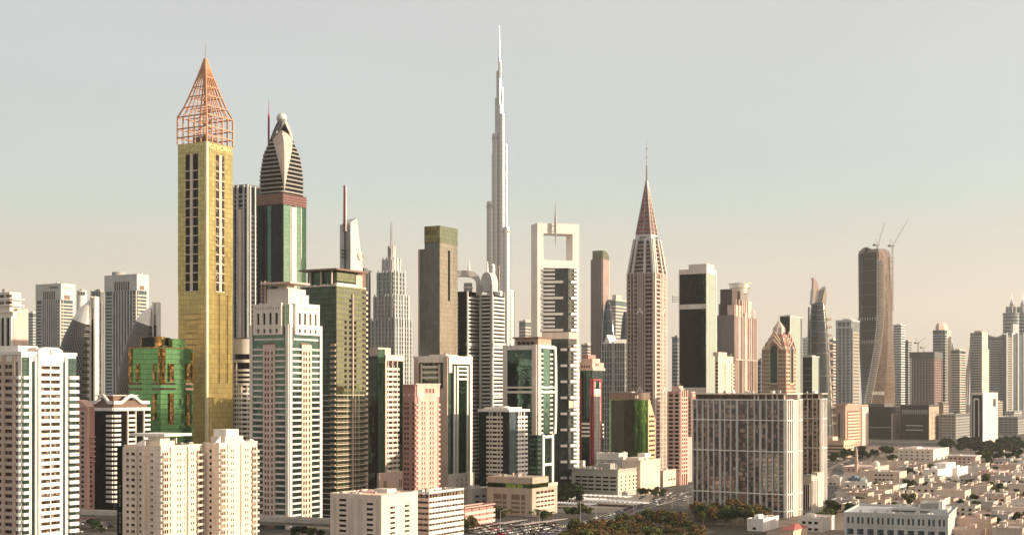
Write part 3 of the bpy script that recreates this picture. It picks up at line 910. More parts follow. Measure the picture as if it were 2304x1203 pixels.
def lattice_tower():
    d = 850
    t = T('apartment_tower', 'cream white tower with teal glass, stepped crown and pierced cornice panels', 'tower', 563, 650, 723, d)
    zs = t.z(729); fl = t.px(13.4)
    t.core(G_TEALD, 0, zs, 'glazing')
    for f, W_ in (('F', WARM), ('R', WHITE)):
        for a, b, o in ((0, .07, .8), (.93, 1.0, .8)): t.panel(f, a, b, 0, zs, o, W_, 'corner_pier')
        t.panel(f, .36, .64, 0, t.z(770), .2, BROWN, 'bay_recess')
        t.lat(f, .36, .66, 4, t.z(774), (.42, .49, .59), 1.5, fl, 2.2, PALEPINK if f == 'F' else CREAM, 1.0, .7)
        t.wins(f, (.42, .49, .59), 1.4, 4, t.z(774), fl, 2.1, G_WARM, off=.75, o1=.3)
        t.rows([(f, .09, .35), (f, .67, .91)], 4, t.z(772), fl, 1.15, W_, 'white_band', o1=.7)
        t.panel(f, .12, .88, t.z(764), t.z(760), .7, W_, 'white_band')
        # crown panel: small slots, tall openings, square openings
        p0, p1 = (.14, .86) if f == 'F' else (.12, .86)
        k = p1 - p0
        us = [p0 + k * (.17 + .22 * i) for i in range(4)]
        t.lat(f, p0, p1, t.z(752), t.z(737), us, 1.9, 99, t.px(9), W_, 2.2, t.px(4))
        t.lat(f, p0, p1, t.z(737), t.z(700), us, 2.2, 99, t.px(26), W_, 2.2, t.px(8))
        t.lat(f, p0, p1, t.z(700), t.z(683), [p0 + k * (.09 + .091 * i) for i in range(10)], .75, 99, t.px(6), W_, 2.2, t.px(5))
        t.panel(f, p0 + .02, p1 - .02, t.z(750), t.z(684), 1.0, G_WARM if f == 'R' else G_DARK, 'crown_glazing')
        t.panel(f, .28 if f == 'F' else .1, p1, t.z(683), t.z(681), 2.3, W_, 'cornice')
    t.block(WARM, .08, .92, .08, .92, zs, t.z(684), 'crown_core')
    t.block(WARM, .42, .97, .02, .55, t.z(684), t.z(648), 'lift_tower'); t.block(WHITE, .86, .985, .4, .62, t.z(684), t.z(660), 'lift_tower_fin')
    t.panel('F', .9, .99, t.z(735), t.z(684), .3, G_GREENB, 'corner_glazing'); t.panel('R', .0, .1, t.z(735), t.z(684), .5, WHITE, 'corner_pier')
    t.block(PALEPINK, .35, 1.12, -.1, .5, t.z(638), t.z(634), 'roof_slab'); t.block(WARM, .6, .85, .12, .35, t.z(648), t.z(638), 'roof_post')
    m = M()
    x, y = -t.hx + .30 * t.w, -t.hy - .5
    for q in range(2):
        for r in range(2): m.tube((x + q * 3.6, y + r * 3, t.z(682)), (x + q * 3.6, y + r * 3, t.z(630)), .22, 4)
    for i in range(6):
        z = t.z(682 - i * 9)
        m.tube((x, y, z), (x + 3.6, y, z), .16, 4); m.tube((x, y, z), (x + 3.6, y, z + t.px(9)), .13, 4)
    m.build('antenna_frame', PALEPINK, t.root)
    clutter(t, t.z(684), 3, (METAL, GREY), 2, .05, .4)
G_TEALD = glass('deep_teal_glass', (.13, .21, .18), metal=.9, vary=.2, rough=.05, ph=3.67)
lattice_tower()

def green_tower():
    d = 930
    t = T('office_tower', 'broad olive glass tower with thin floor ledges and a flat roofed penthouse', 'tower', 676, 757, 823, d)
    zt = t.z(643); fl = t.px(12.3)
    t.core(G_DTEAL, 0, zt, 'glazing')
    t.panel('R', 0, 1.0, t.z(880), zt, .12, G_OLIVE, 'glazing'); t.panel('R', 0, 1.0, 0, t.z(880), .1, glass('dark_reflection_glass', (.045, .062, .022), rough=.07, spec=.4, pw=1.4, ph=3.69, vary=.5), 'glazing')  # dark ground reflection painted into the colour of the lower glass
    n = int(zt / fl); z0 = zt - n * fl
    t.rows([('F', -.01, 1.005), ('R', 0, 1.005)], z0, t.z(872), fl, .5, CREAM, 'floor_ledge', o1=.75)
    t.rows([('F', -.01, 1.005), ('R', 0, 1.005)], z0 + fl * math.ceil((t.z(872) - z0) / fl), zt + 1, fl, .42, DARKGREY, 'floor_ledge', o1=.45)
    t.rows([('R', .0, .94)], z0, t.z(880), fl, .18, CREAM, 'balcony_rail', o1=.7, off=1.25)
    zz = z0 + fl * math.ceil((t.z(880) - z0) / fl)
    t.wins('R', (.46, ), 2.5, zz, t.z(660), fl, 1.9, G_BLACK, 'window', .25); t.wins('R', (.3, .63), 2.3, zz, t.z(705), fl, 1.9, G_BLACK, 'window_row', .25)
    t.wins('R', (.08, .2, .3, .42, .58, .68, .8), 1.5, z0, t.z(880), fl, 2.4, G_DARK, 'window_row', .2, off=.9)
    for u in (.14, .36, .63, .75): t.panel('R', u - .02, u + .02, 0, t.z(880), .3, G_OLIVE, 'glazed_pier')
    t.panel('R', .515, .535, 0, t.z(658), 1.0, CREAM, 'mullion_pier')
    t.rows([('R', .94, 1.0, 1.9)], z0, zt, fl, 1.7, CREAM, 'balcony', off=.3); t.rows([('F', .86, .99, 1.4)], z0, t.z(765), fl, 1.5, TAN, 'balcony')
    t.parapet(CREAM, zt, .9, .4, .3)
    t.block(G_DTEAL, .1, .9, .12, .85, zt, t.z(609), 'penthouse_glazing'); t.block(PALEPINK, .85, .905, .78, 1.0, zt, t.z(612), 'penthouse_wall')
    t.panel('R', .13, .75, zt + 4, t.z(611), -t.w * .095, G_OLIVE, 'penthouse_glazing', -t.w * .12)
    t.block(BROWN, -.02, 1.04, -.04, 1.02, t.z(607), t.z(603), 'roof_slab'); t.block(WHITE, .88, .93, .1, .75, zt + .8, zt + 2.6, 'terrace_wall')
    for x in (.2, .5, .8): t.block(CREAM, x, x + .02, .06, .09, zt, t.z(607), 'roof_post')
    clutter(t, zt, 5, (METAL, WHITE), 2, .05, .9, .02, .1)
G_DTEAL = glass('dark_teal_glass', (.06, .085, .07), metal=.9, rough=.05, ph=3.69)
green_tower()

def disc_tower():
    d = 1300
    t = T('office_tower', 'grey and white blade tower with a red mast and a round R emblem', 'tower', 765, 789, 822, d)
    hx, hy = t.hx, t.hy
    zl, zr = t.z(492), t.z(491)
    zt = t.z(490); z5 = t.z(640)
    k = 18 / 33
    M().loft([[(-hx, -hy, 0), (hx, -hy, 0), (hx, hy, 0), (-hx, hy, 0)], [(-hx, -hy, z5), (hx, -hy, z5), (hx, hy * .88, z5), (-hx, hy * .88, z5)],
              [(-hx, -hy, t.z(506)), (hx, -hy, t.z(500)), (hx, -hy + t.l * .42, t.z(488)), (-hx, -hy + t.l * .42, t.z(490))]]).build('blade_wall', WARMG, t.root)
    t.panel('F', 0, .4, 0, t.z(504), .2, PALEGREY, 'wall_panel'); t.panel('F', .62, .98, 0, t.z(506), .15, GREY, 'wall_panel')
    t.cols('F', (.5,), 1.6, 0, t.z(486), DARKGREY, 'mast_channel', o1=1.2)
    x, y, _ = t.pt('F', .5, 1.6, 0)
    M().tube((x, y, t.z(520)), (x, y, t.z(416)), 1.15, 6, .8).build('mast', RED, t.root)
    M().tube((x + 1.9, y, t.z(520)), (x + 1.9, y, t.z(418)), .7, 6, .5).build('mast', WHITE, t.root)
    for py in (562, 570, 578): M().tube((x - 3.5, y - .3, t.z(py)), (x + 3.5, y - .3, t.z(py)), .6, 6).build('mast_bracket', DMETAL, t.root)
    t.rows([('R', .25, .99)], t.z(720), t.z(635), t.px(10), t.px(5), WHITE, 'white_band', o1=1.0); t.panel('R', .2, .98, t.z(720), t.z(612), .3, BROWN, 'recessed_glazing')
    a = t.pt('R', .62, -.5, t.z(573)); r = t.px(10)
    M().tube(a, (a[0] + 1.6, a[1], a[2]), r, 32).build('round_emblem', plain('emblem_gold', (.62, .52, .38), .5), t.root)
    M().tube((a[0] + 1.5, a[1], a[2]), (a[0] + 1.9, a[1], a[2]), r * .9, 32).build('emblem_face', WARM, t.root)
    t.text('R', 'R', .74, t.z(573), r * .62, r * 1.15, plain('emblem_letter', (.22, .18, .14)), 1.55)
    t2 = small_far('dark slab tower just behind the round emblem tower', 800, 819, 834, 611, 1420, DARKGREY, 1, rf=G_DARK)
WARMG = wall('pale_warm_panel', (.62, .58, .54), .6)
disc_tower()

def stepped_tower():
    d = 1900
    t = T('office_tower', 'grey stepped tower with two thin twin masts, faded by the haze', 'tower', 833, 886, 928, d)
    tiers = [(1.0, 720), (.86, 666), (.70, 612), (.46, 583), (.18, 558)]
    zb = 0
    for i, (k, py) in enumerate(tiers):
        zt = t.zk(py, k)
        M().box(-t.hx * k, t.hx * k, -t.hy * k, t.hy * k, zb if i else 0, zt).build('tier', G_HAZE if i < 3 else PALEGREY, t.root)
        for f in 'FR':
            n = max(2, int(7 * k))
            for j in range(n):
                u = (j + .5) / n
                uu = .5 + (u - .5) * k
                o = -(t.hy if f == 'F' else t.hx) * (1 - k)
                M2 = M(); w = .035 if j % 2 else .02
                t.fb(M2, f, uu - w, uu + w, 0 if i == 0 else t.z(tiers[i - 1][1]), zt + 3, o - .3, o + 1.2)
                M2.build('fin', GREY if f == 'F' else PALEGREY, t.root)  # left fins darker grey: that face's shade is put into the colour
            m = M(); o = -(t.hy if f == 'F' else t.hx) * (1 - k)
            t.fb(m, f, .5 - k / 2, .5 + k / 2, 0, 1.5, o - .2, o + .5)
            z = t.z(tiers[i - 1][1]) + 3 if i else 10
            if i < 3: repeat('spandrel', m, GREY, t.root, [(0, 0, z + q * 6) for q in range(int((zt - z) / 6))])
        zb = zt
    t.panel('R', -.02, .03, 0, t.z(690), .8, DARKGREY, 'corner_slot')
    for q in (-.16, .2): t.mast(q * t.hx, -q * t.hy * 1.6, t.zk(560, 0), t.zk(498, 0), 1.3, METAL)
stepped_tower()

def tan_glass_tower():
    d = 1150
    t = T('office_tower', 'grey and tan glass tower with a dark vertical slot near its top', 'tower', 941, 989, 1029, d)
    zt = t.z(510)
    t.core(G_GREYB, 0, t.z(558), 'glazing')
    t.block(G_GREYB, .3, 1.0, 0, 1.0, t.z(558), zt, 'upper_storeys')
    t.panel('R', 0, 1.0, 0, t.z(545), .3, G_TANG, 'glazing'); t.panel('R', 0, 1.0, t.z(545), zt + 1, .4, G_OLIVE, 'glazing')
    t.panel('F', .3, 1.0, t.z(545), zt + 1, .4, G_OLIVED, 'glazing')
    t.panel('R', .46, .56, t.z(675), t.z(560), .55, G_BLACK, 'dark_slot')
    t.rows([('F', .3, 1.0)], t.z(545), zt, 8, .5, DARKGREY, 'floor_ledge', o1=.6)
    t.panel('F', .0, .06, 0, t.z(558), .3, PALEPINK, 'edge_strip')
    clutter(t, t.z(558), 3, (METAL,), 3, .05, .25)
G_GREYB = glass('mid_grey_glass', (.115, .14, .16), metal=.3, rough=.14, pw=2.4, vary=.13, mull=.05)
G_TANG = glass('tan_mirror_glass', (.50, .43, .33), metal=.9, rough=.1, pw=2.4, vary=.1, mull=.05, wob=.03)
G_OLIVED = glass('dim_olive_glass', (.17, .17, .09), metal=.4, rough=.1, pw=3)
tan_glass_tower()

def arch_towers():
    d = 1250
    for nm, lab, xl, xc, xr, yt, k in (('apartment_tower', 'dark banded tower ending in a broad white arch', 1024, 1050, 1082, 655, 0), ('apartment_tower', 'dark banded tower with a rounded grey shaft, twin of the arched tower', 1081, 1107, 1134, 663, 1)):
        t = T(nm, lab, 'tower', xl, xc, xr, d)
        zt = t.z(yt); fl = t.px(8.6)
        t.core(G_BLACK, 0, zt, 'glazing')
        t.rows([('R', .04, .98)], 6, zt, fl, fl * .52, WHITE, 'balcony', o1=1.0)
        for py in (772, 776, 800, 843, 890): t.panel('R', -.05, 1.0, t.z(py + 1.5), t.z(py - 1.5), 2.0, WHITE, 'deep_ledge')
        t.panel('R', .0, .05, 0, zt, 1.1, WARM, 'pier')
        if k:
            t.rows([('F', .08, .95)], 6, t.z(660), fl, fl * .42, PALEGREY, 'balcony', o1=.6)
            t.cols('F', (.05, .97), 2.2, 0, t.z(640), GREY, 'pier', o1=1.2)
            m = M(); n = 12
            pr = [(-t.hx * math.cos(math.pi * i / n), t.z(655) + (t.z(611) - t.z(655)) * math.sin(math.pi * i / n) ** .55) for i in range(n + 1)]
            a = [(x, -t.hy, z) for x, z in pr]; b = [(x, 0, z) for x, z in pr]
            m.face(a); m.face(b[::-1])
            for i in range(n): m.face([a[i + 1], a[i], b[i], b[i + 1]])
            m.face([a[0], a[-1], b[-1], b[0]])
            m.build('rounded_top', PALEGREY, t.root)
            t.rows([('F', 0, 1.0)], t.z(664), t.z(655), 2.6, .9, WHITE, 'ledge', o1=.6)
            t.mast(-t.hx * .3, -t.hy * .5, t.z(612), t.z(586), 1.2, WHITE)
        else:
            t.rows([('F', .1, .3)], 6, zt, fl, fl * .4, PALEGREY, 'balcony', o1=.5)
            m = M(); n = 18; x0, x1 = X(1000, d + 18), X(1082, d + 18)
            cxw, hw = (x0 + x1) / 2, (x1 - x0) / 2
            z0 = Z(640, d); rise = Z(605, d) - z0
            arc = lambda k, y: [(-hw * k * math.copysign(abs(math.cos(math.pi * i / n)) ** .7, math.cos(math.pi * i / n)), y, z0 + rise * (1 - (1 - k) * 1.5) * math.sin(math.pi * i / n) ** .7) for i in range(n + 1)]
            o_, i_, o2, i2 = arc(1, 0), arc(.74, 0), arc(1, 7), arc(.74, 7)
            for i in range(n):
                m.face([o_[i + 1], o_[i], i_[i], i_[i + 1]]); m.face([o2[i], o2[i + 1], i2[i + 1], i2[i]])
                m.face([o_[i], o_[i + 1], o2[i + 1], o2[i]]); m.face([i_[i + 1], i_[i], i2[i], i2[i + 1]])
            for q in (-hw, hw * .74): m.box(q, q + hw * .26, 0.02, 6.98, Z(662, d), z0)
            wp = Vector((cxw, d + 14, 0)) - t.root.location
            lp = Matrix.Rotation(-t.root.rotation_euler.z, 3, 'Z') @ wp
            link('broad_arch', m.mesh('broad_arch', WARMG), t.root, (lp.x, lp.y, 0), (0, 0, -t.root.rotation_euler.z))
            M().cyl(0, 0, t.hx * .62, zt, t.z(634), 20).build('roof_drum', GREY, t.root, smooth=True)
            M().cyl(0, 0, t.hx * .7, t.z(646), t.z(643), 20).build('drum_cornice', WHITE, t.root, smooth=True)
            t.mast(t.hx * .4, -t.hy * .2, t.z(606), t.z(583), 1.3, WHITE)
arch_towers()

def needle_tower():
    """the tallest tower: tubes of many heights stepping up a spiral to one spire"""
    d = 2800
    t = thing('skyscraper', 'tallest silvery tower, tubes stepping up to a needle spire', 'skyscraper', (X(1123.5, d), d, 0))
    u = F / d
    L = [(1104, 9, 457, -8), (1113, 5.5, 452, 2), (1137, 11.5, 515, -14), (1143, 15.5, 655, 6), (1106, 9.5, 600, -26), (1122, 10, 660, -36),
         (1116, 8.5, 305, -10), (1112, 6, 347, 10), (1128.5, 8, 262, -16), (1137, 5, 327, 4), (1117.5, 4, 223, 2), (1129, 4.2, 200, 0), (1124, 5.5, 240, -8), (1119.5, 2.8, 161, 2),
         (1123.5, 3.4, 181, -6), (1126.5, 2.4, 139, 0), (1123.4, 2.3, 130, 0)]
    for i, (px, r, py, dy) in enumerate(L):
        x = (px - 1123.5) / u; rr = r / u
        m = M(); m.cyl(x, dy, rr, 0, Z(py, d), 28)
        m.build('tube', SILVER, t, smooth=True)
        m = M(); m.cyl(x, dy, rr * .85, Z(py, d), Z(py - 2.5, d), 20); m.build('tube_cap', METAL, t, smooth=True)
        if i in (0, 2, 6): M().cyl(x, dy, rr + .4, Z(py + 12, d), Z(py + 6, d), 28).build('plant_band', GREY, t, smooth=True)
    for i, (px, py, r) in enumerate(((1117, 405, 9.4), (1130, 402, 9.0))): M().cyl((px - 1123.5) / u, -9, r / u, Z(py + 4, d), Z(py - 4, d), 24).build('plant_band', GREY, t, smooth=True)
    m = M(); m.lathe([(2.0 / u, Z(132, d)), (1.5 / u, Z(112, d)), (1.2 / u, Z(95, d)), (.7 / u, Z(75, d)), (.3 / u, Z(58, d))], 10)
    m.build('spire', METAL, t, smooth=True)
def silver():
    k = NT('silver_fins')
    tc = k.n('TexCoord'); sp = k.n('SeparateXYZ'); k.l(tc.outputs['Object'], sp.inputs[0])
    j = k.mth('LESS_THAN', k.mth('FRACT', k.mth('DIVIDE', sp.outputs[2], 9.0)), .3)
    a = k.n('TexNoise'); a.inputs['Scale'].default_value = .05; k.l(tc.outputs['Object'], a.inputs[0])
    c = k.mix(k.mth('MULTIPLY', j, .25), (.44, .42, .395), (.27, .26, .25))
    k.l(c, k.b.inputs['Base Color'])
    k.b.inputs['Metallic'].default_value = .9
    k.l(k.mth('ADD', k.mth('MULTIPLY', a.outputs[0], .12), .26), k.b.inputs['Roughness'])
    return k.m
SILVER = silver()
needle_tower()
# ---------------------------------------------------------------- towers of the centre
def green_strip_tower():
    d = 1000
    t = T('apartment_tower', 'narrow tower with a white balcony stack between green glass strips', 'tower', 829, 850, 906, d)
    zt = t.z(799); fl = t.px(11.6)
    t.core(G_BLACK, 0, zt - 1, 'glazing')
    t.panel('F', .0, .9, 0, zt - 2, .2, G_DTEAL, 'glazing')
    t.panel('R', .0, .26, t.z(1063), t.z(785), .5, G_GREEN, 'green_strip'); t.panel('R', .82, 1.0, t.z(1063), zt - 2, .3, G_GREEN, 'green_strip')
    t.panel('R', .26, .32, t.z(1063), zt, .9, PALEPINK, 'pier'); t.panel('R', .32, .8, t.z(1063), zt - 3.4, .2, G_WARM, 'glazing')
    t.rows([('R', .32, .81)], t.z(1063), t.z(812), fl, 1.9, WARM, 'balcony', o1=1.2, off=-.3)
    t.cols('R', (.38, .565, .75), .7, t.z(1063), zt - 3, WARM, 'pier', o1=.8)
    t.panel('R', .26, 1.0, zt - 3.6, zt + .6, 1.2, WARM, 'parapet_wall')
    t.block(PALEPINK, .1, 1.04, .0, .5, zt, t.z(781), 'roof_house'); t.block(BROWN, -.1, .9, .02, .4, zt, t.z(784), 'roof_house')
    t.lat('R', -.02, 1.0, 0, t.z(1063), (.49,), .3 * t.l, 99, t.px(30), PALEPINK, 1.6, .5, name='podium_lattice')
    for u in (.18, .25, .8, .87): t.panel('R', u - .02, u + .02, t.z(1100), t.z(1082), 1.7, BROWN, 'arched_window')
green_strip_tower()

def pink_tower():
    d = 930
    t = T('apartment_tower', 'rose pink apartment tower with an open loggia at its top storey', 'tower', 907, 934, 988, d)
    zt = t.z(868); fl = t.px(11.4)
    t.core(ROSE, 0, zt, 'wall')
    n = int((zt - 6) / fl); z0 = t.z(893) - n * fl
    t.lat('F', 0, 1.0, max(z0, 0), t.z(893), (.18, .42, .86), 1.7, fl, 1.8, ROSE, .4, .9); t.wins('F', (.18, .42, .86), 1.6, max(z0, 0), t.z(893), fl, 1.75, G_WARM, off=.95)
    us = (.26, .37, .60, .71)
    t.lat('R', .1, .9, max(z0, 0), t.z(893), us, 1.3, fl, 1.75, PINKL, .6, .95); t.wins('R', us, 1.25, max(z0, 0), t.z(893), fl, 1.7, G_WARM, off=1.0)
    t.rows([('R', .2, .47), ('R', .54, .8)], max(z0, 0), t.z(893), fl, .35, PINKL, 'sill_ledge', o1=1.2, off=.6)
    t.rows([('R', .0, .09), ('R', .9, 1.0)], max(z0, 0), t.z(893), fl, 1.3, PINKL, 'balcony', o1=1.1)
    t.lat('R', .05, .98, t.z(893), zt + 1, (.42, .56, .70), .11 * t.l, 99, t.px(10), PINKL, .8, t.px(9), 'loggia_lattice')
    t.panel('R', .1, .3, t.z(893), t.z(884), 1.0, CREAM, 'wall_panel')
    t.wins('F', (.1, .5, .9), 1.2, t.z(893), zt, 30, 1.6, CREAM, 'square_opening', .2, off=.8)
    t.panel('R', -.02, 1.01, zt + 1, zt + 1.8, 1.1, PINKL, 'cornice'); t.panel('F', 0, 1.0, zt, zt + 1.2, .6, ROSE, 'cornice')
    clutter(t, zt, 4, (METAL, PINK), 1.8)
PINKL = wall('light_pink_render', (.68, .46, .39))
pink_tower()

def portal_tower():
    d = 1020
    t = T('office_tower', 'white framed office tower with nested portal bands and green glass', 'tower', 933, 1008, 1060, d)
    zt = t.z(803)
    t.core(G_DTEAL, 0, zt - 2, 'glazing')
    S1 = wall('pinkish_stone', (.56, .43, .36))
    t.panel('F', .72, .78, 0, t.z(818), .8, S1, 'pier'); t.panel('F', .88, 1.0, 0, t.z(803), 1.0, S1, 'pier'); t.panel('F', .78, .88, 0, t.z(874), .5, S1, 'pier')
    t.panel('F', 0, .14, 0, zt, 1.0, S1, 'pier'); t.panel('F', .14, .88, t.z(815), zt, 1.0, WARM, 'portal_beam')
    for i, py in enumerate((824, 836, 848)): t.panel('F', .24, .70, t.z(py + 3.6), t.z(py - 2), .9, WARM, 'portal_band')
    t.panel('F', .2, .24, t.z(860), t.z(818), .9, WARM, 'portal_leg'); t.panel('F', .0, .9, t.z(1100), t.z(1000), 1.2, S1, 'wall_panel')
    t.panel('R', 0, 1.0, t.z(818), zt, 1.2, WHITE, 'portal_beam'); t.panel('R', .9, 1.0, t.z(1066), t.z(818), 1.2, WHITE, 'pier'); t.panel('R', 0, .12, t.z(838), t.z(818), 1.2, WHITE, 'portal_leg')
    for py in (823, 832, 841, 851): t.panel('R', .34, .84, t.z(py + 3), t.z(py - 1.5), .9, WHITE, 'portal_band')
    t.panel('R', .12, .2, t.z(1066), t.z(818), .2, G_BLACK, 'dark_strip')
    for u in (.24, .37, .80): t.panel('R', u - .025, u + .025, t.z(1066), t.z(822), 1.1, WHITE, 'fin')
    t.panel('R', .4, .77, t.z(1066), t.z(853), .35, G_GREEN, 'green_glazing'); t.panel('R', .0, .1, t.z(1066), t.z(840), .3, G_GREEN, 'green_strip')
    t.lat('R', 0, 1.05, 0, t.z(1066), (.3, .5, .7), 1.8, 4.2, 2.2, WARM, 2.0, 1.0, 'podium_lattice')
    t.wins('R', (.3, .5, .7), 1.7, 0, t.z(1070), 4.2, 2.1, G_BLACK, o1=1.2, off=1.05)
    t.parapet(WHITE, zt, 1.0, .5, .9)
    t.block(WARM, .3, .8, .2, .7, zt, t.z(796), 'plant_room'); clutter(t, zt, 5, (METAL, GREY, WHITE), 2)
portal_tower()

def banded_block():
    d = 1000
    t = T('apartment_tower', 'charcoal glass tower with white banded balcony stacks and a white cap', 'tower', 1078, 1145, 1189, d)
    zt = t.z(926); fl = t.px(9.85)
    t.core(G_CHAR, 0, zt, 'glazing')
    t.rows([('F', .27, .80)], 5, zt - 1, fl, fl * .5, WARM, 'balcony', o1=1.2); t.rows([('R', .38, .88)], 5, zt - 1, fl, fl * .5, WHITE, 'balcony', o1=1.2)
    for u in (.36, .45, .62, .72): t.panel('F', u - .012, u + .012, 0, zt, .5, WARM, 'pier')
    for u in (.48, .6, .76): t.panel('R', u - .02, u + .02, 0, zt, .5, WHITE, 'pier')
    t.panel('R', .02, .34, 0, zt, .2, G_BLUE, 'glazing')
    M().box(-t.hx - .8, t.hx + .8, -t.hy - .8, t.hy + .8, zt, zt + 1.8).build('roof_slab', WHITE, t.root)
    t.block(WHITE, .1, .9, .1, .8, zt + 1.8, t.z(916), 'roof_storey'); t.block(WARM, .12, .4, .05, .4, zt + 1.8, t.z(918), 'roof_house')
    M().cyl(0, 0, 4, t.z(916), t.z(914), 20).build('roof_disc', WHITE, t.root)
G_CHAR = glass('blue_charcoal_glass', (.014, .018, .019), rough=.06, spec=.22, ph=3.2)
banded_block()

def frame_glass_tower():
    d = 1060
    t = T('office_tower', 'green glass tower held by tapering white frames with a tan penthouse', 'tower', 1132, 1208, 1250, d)
    zt = t.z(777)
    t.core(G_GREEN2, 0, zt, 'glazing')
    t.panel('F', 0, .13, 0, t.z(775), .8, WARMG, 'frame_leg'); t.panel('F', .88, 1.0, t.z(978), zt + .8, 1.4, CREAMW2, 'frame_leg')
    t.panel('F', .13, .88, t.z(786), zt + .4, .8, WARMG, 'frame_beam')
    for a, b in ((873, 869), (884, 879)): t.panel('F', .13, .88, t.z(a), t.z(b), 1.0, WARM, 'frame_beam'); t.panel('R', .1, .88, t.z(a), t.z(b), 1.4, WHITE, 'frame_beam')
    t.panel('R', 0, .14, t.z(978), zt + 1, 1.4, WARM, 'frame_leg')
    m = M(); n = 10
    pa, pb = [], []
    for i in range(n + 1):
        f = i / n; z = t.z(977) + (zt - t.z(977)) * f
        w = .86 + .05 * math.sin(f * math.pi) ** .7
        pa.append(t.pt('R', w, 1.4, z)); pb.append(t.pt('R', w + .10, 1.4, z))
    sh = lambda p, k: (p[0] - k, p[1], p[2])
    for i in range(n):
        q = [pa[i], pb[i], pb[i + 1], pa[i + 1]]; r = [sh(p, 1.8) for p in q]
        m.face(q); m.face(r[::-1]); m.face([q[1], r[1], r[2], q[2]]); m.face([q[0], q[3], r[3], r[0]])
    m.build('curved_frame_leg', WHITE, t.root)
    t.panel('R', .14, .88, t.z(783), zt + .6, 1.2, WHITE, 'frame_beam')
    fl = t.px(10.5)
    t.rows([('R', .18, .3), ('R', .66, .82)], t.z(976), t.z(785), fl, fl * .42, WARM, 'balcony', o1=.6); t.panel('R', .32, .66, t.z(976), t.z(784), .3, G_MINT, 'glazing')
    t.rows([('F', .8, .99), ('R', .0, .16)], 4, t.z(920), fl, fl * .5, G_MINT, 'green_balcony', o1=.9)
    for a, b in ((.24, .34), (.74, .84)): t.panel('R', a, b, 0, t.z(978), 1.2, WHITE, 'lower_frame_leg')
    for py in (980, 1043): t.panel('R', .34, .74, t.z(py + 6), t.z(py), 1.2, WHITE, 'lower_frame_beam')
    t.block(TAN, .3, .98, .1, .8, zt, t.z(760), 'penthouse'); t.block(BROWN, .24, 1.02, .04, .85, t.z(760), t.z(757), 'penthouse_slab')
    t.wins('F', (.45, .58, .71, .84), 1.2, zt, zt + 4, 4, 2, G_BLACK, 'window_row', -t.l * .09, off=1.2)
    clutter(t, zt, 5, (METAL, GREY), 2, .02, .28)
G_GREEN2 = glass('bottle_green_glass', (.055, .10, .085), metal=.9, rough=.05)
G_MINT = glass('mint_glass', (.24, .44, .32), metal=.93, rough=.07, vary=.15)
CREAMW2 = wall('peach_white_panel', (.66, .55, .47), .6)
frame_glass_tower()

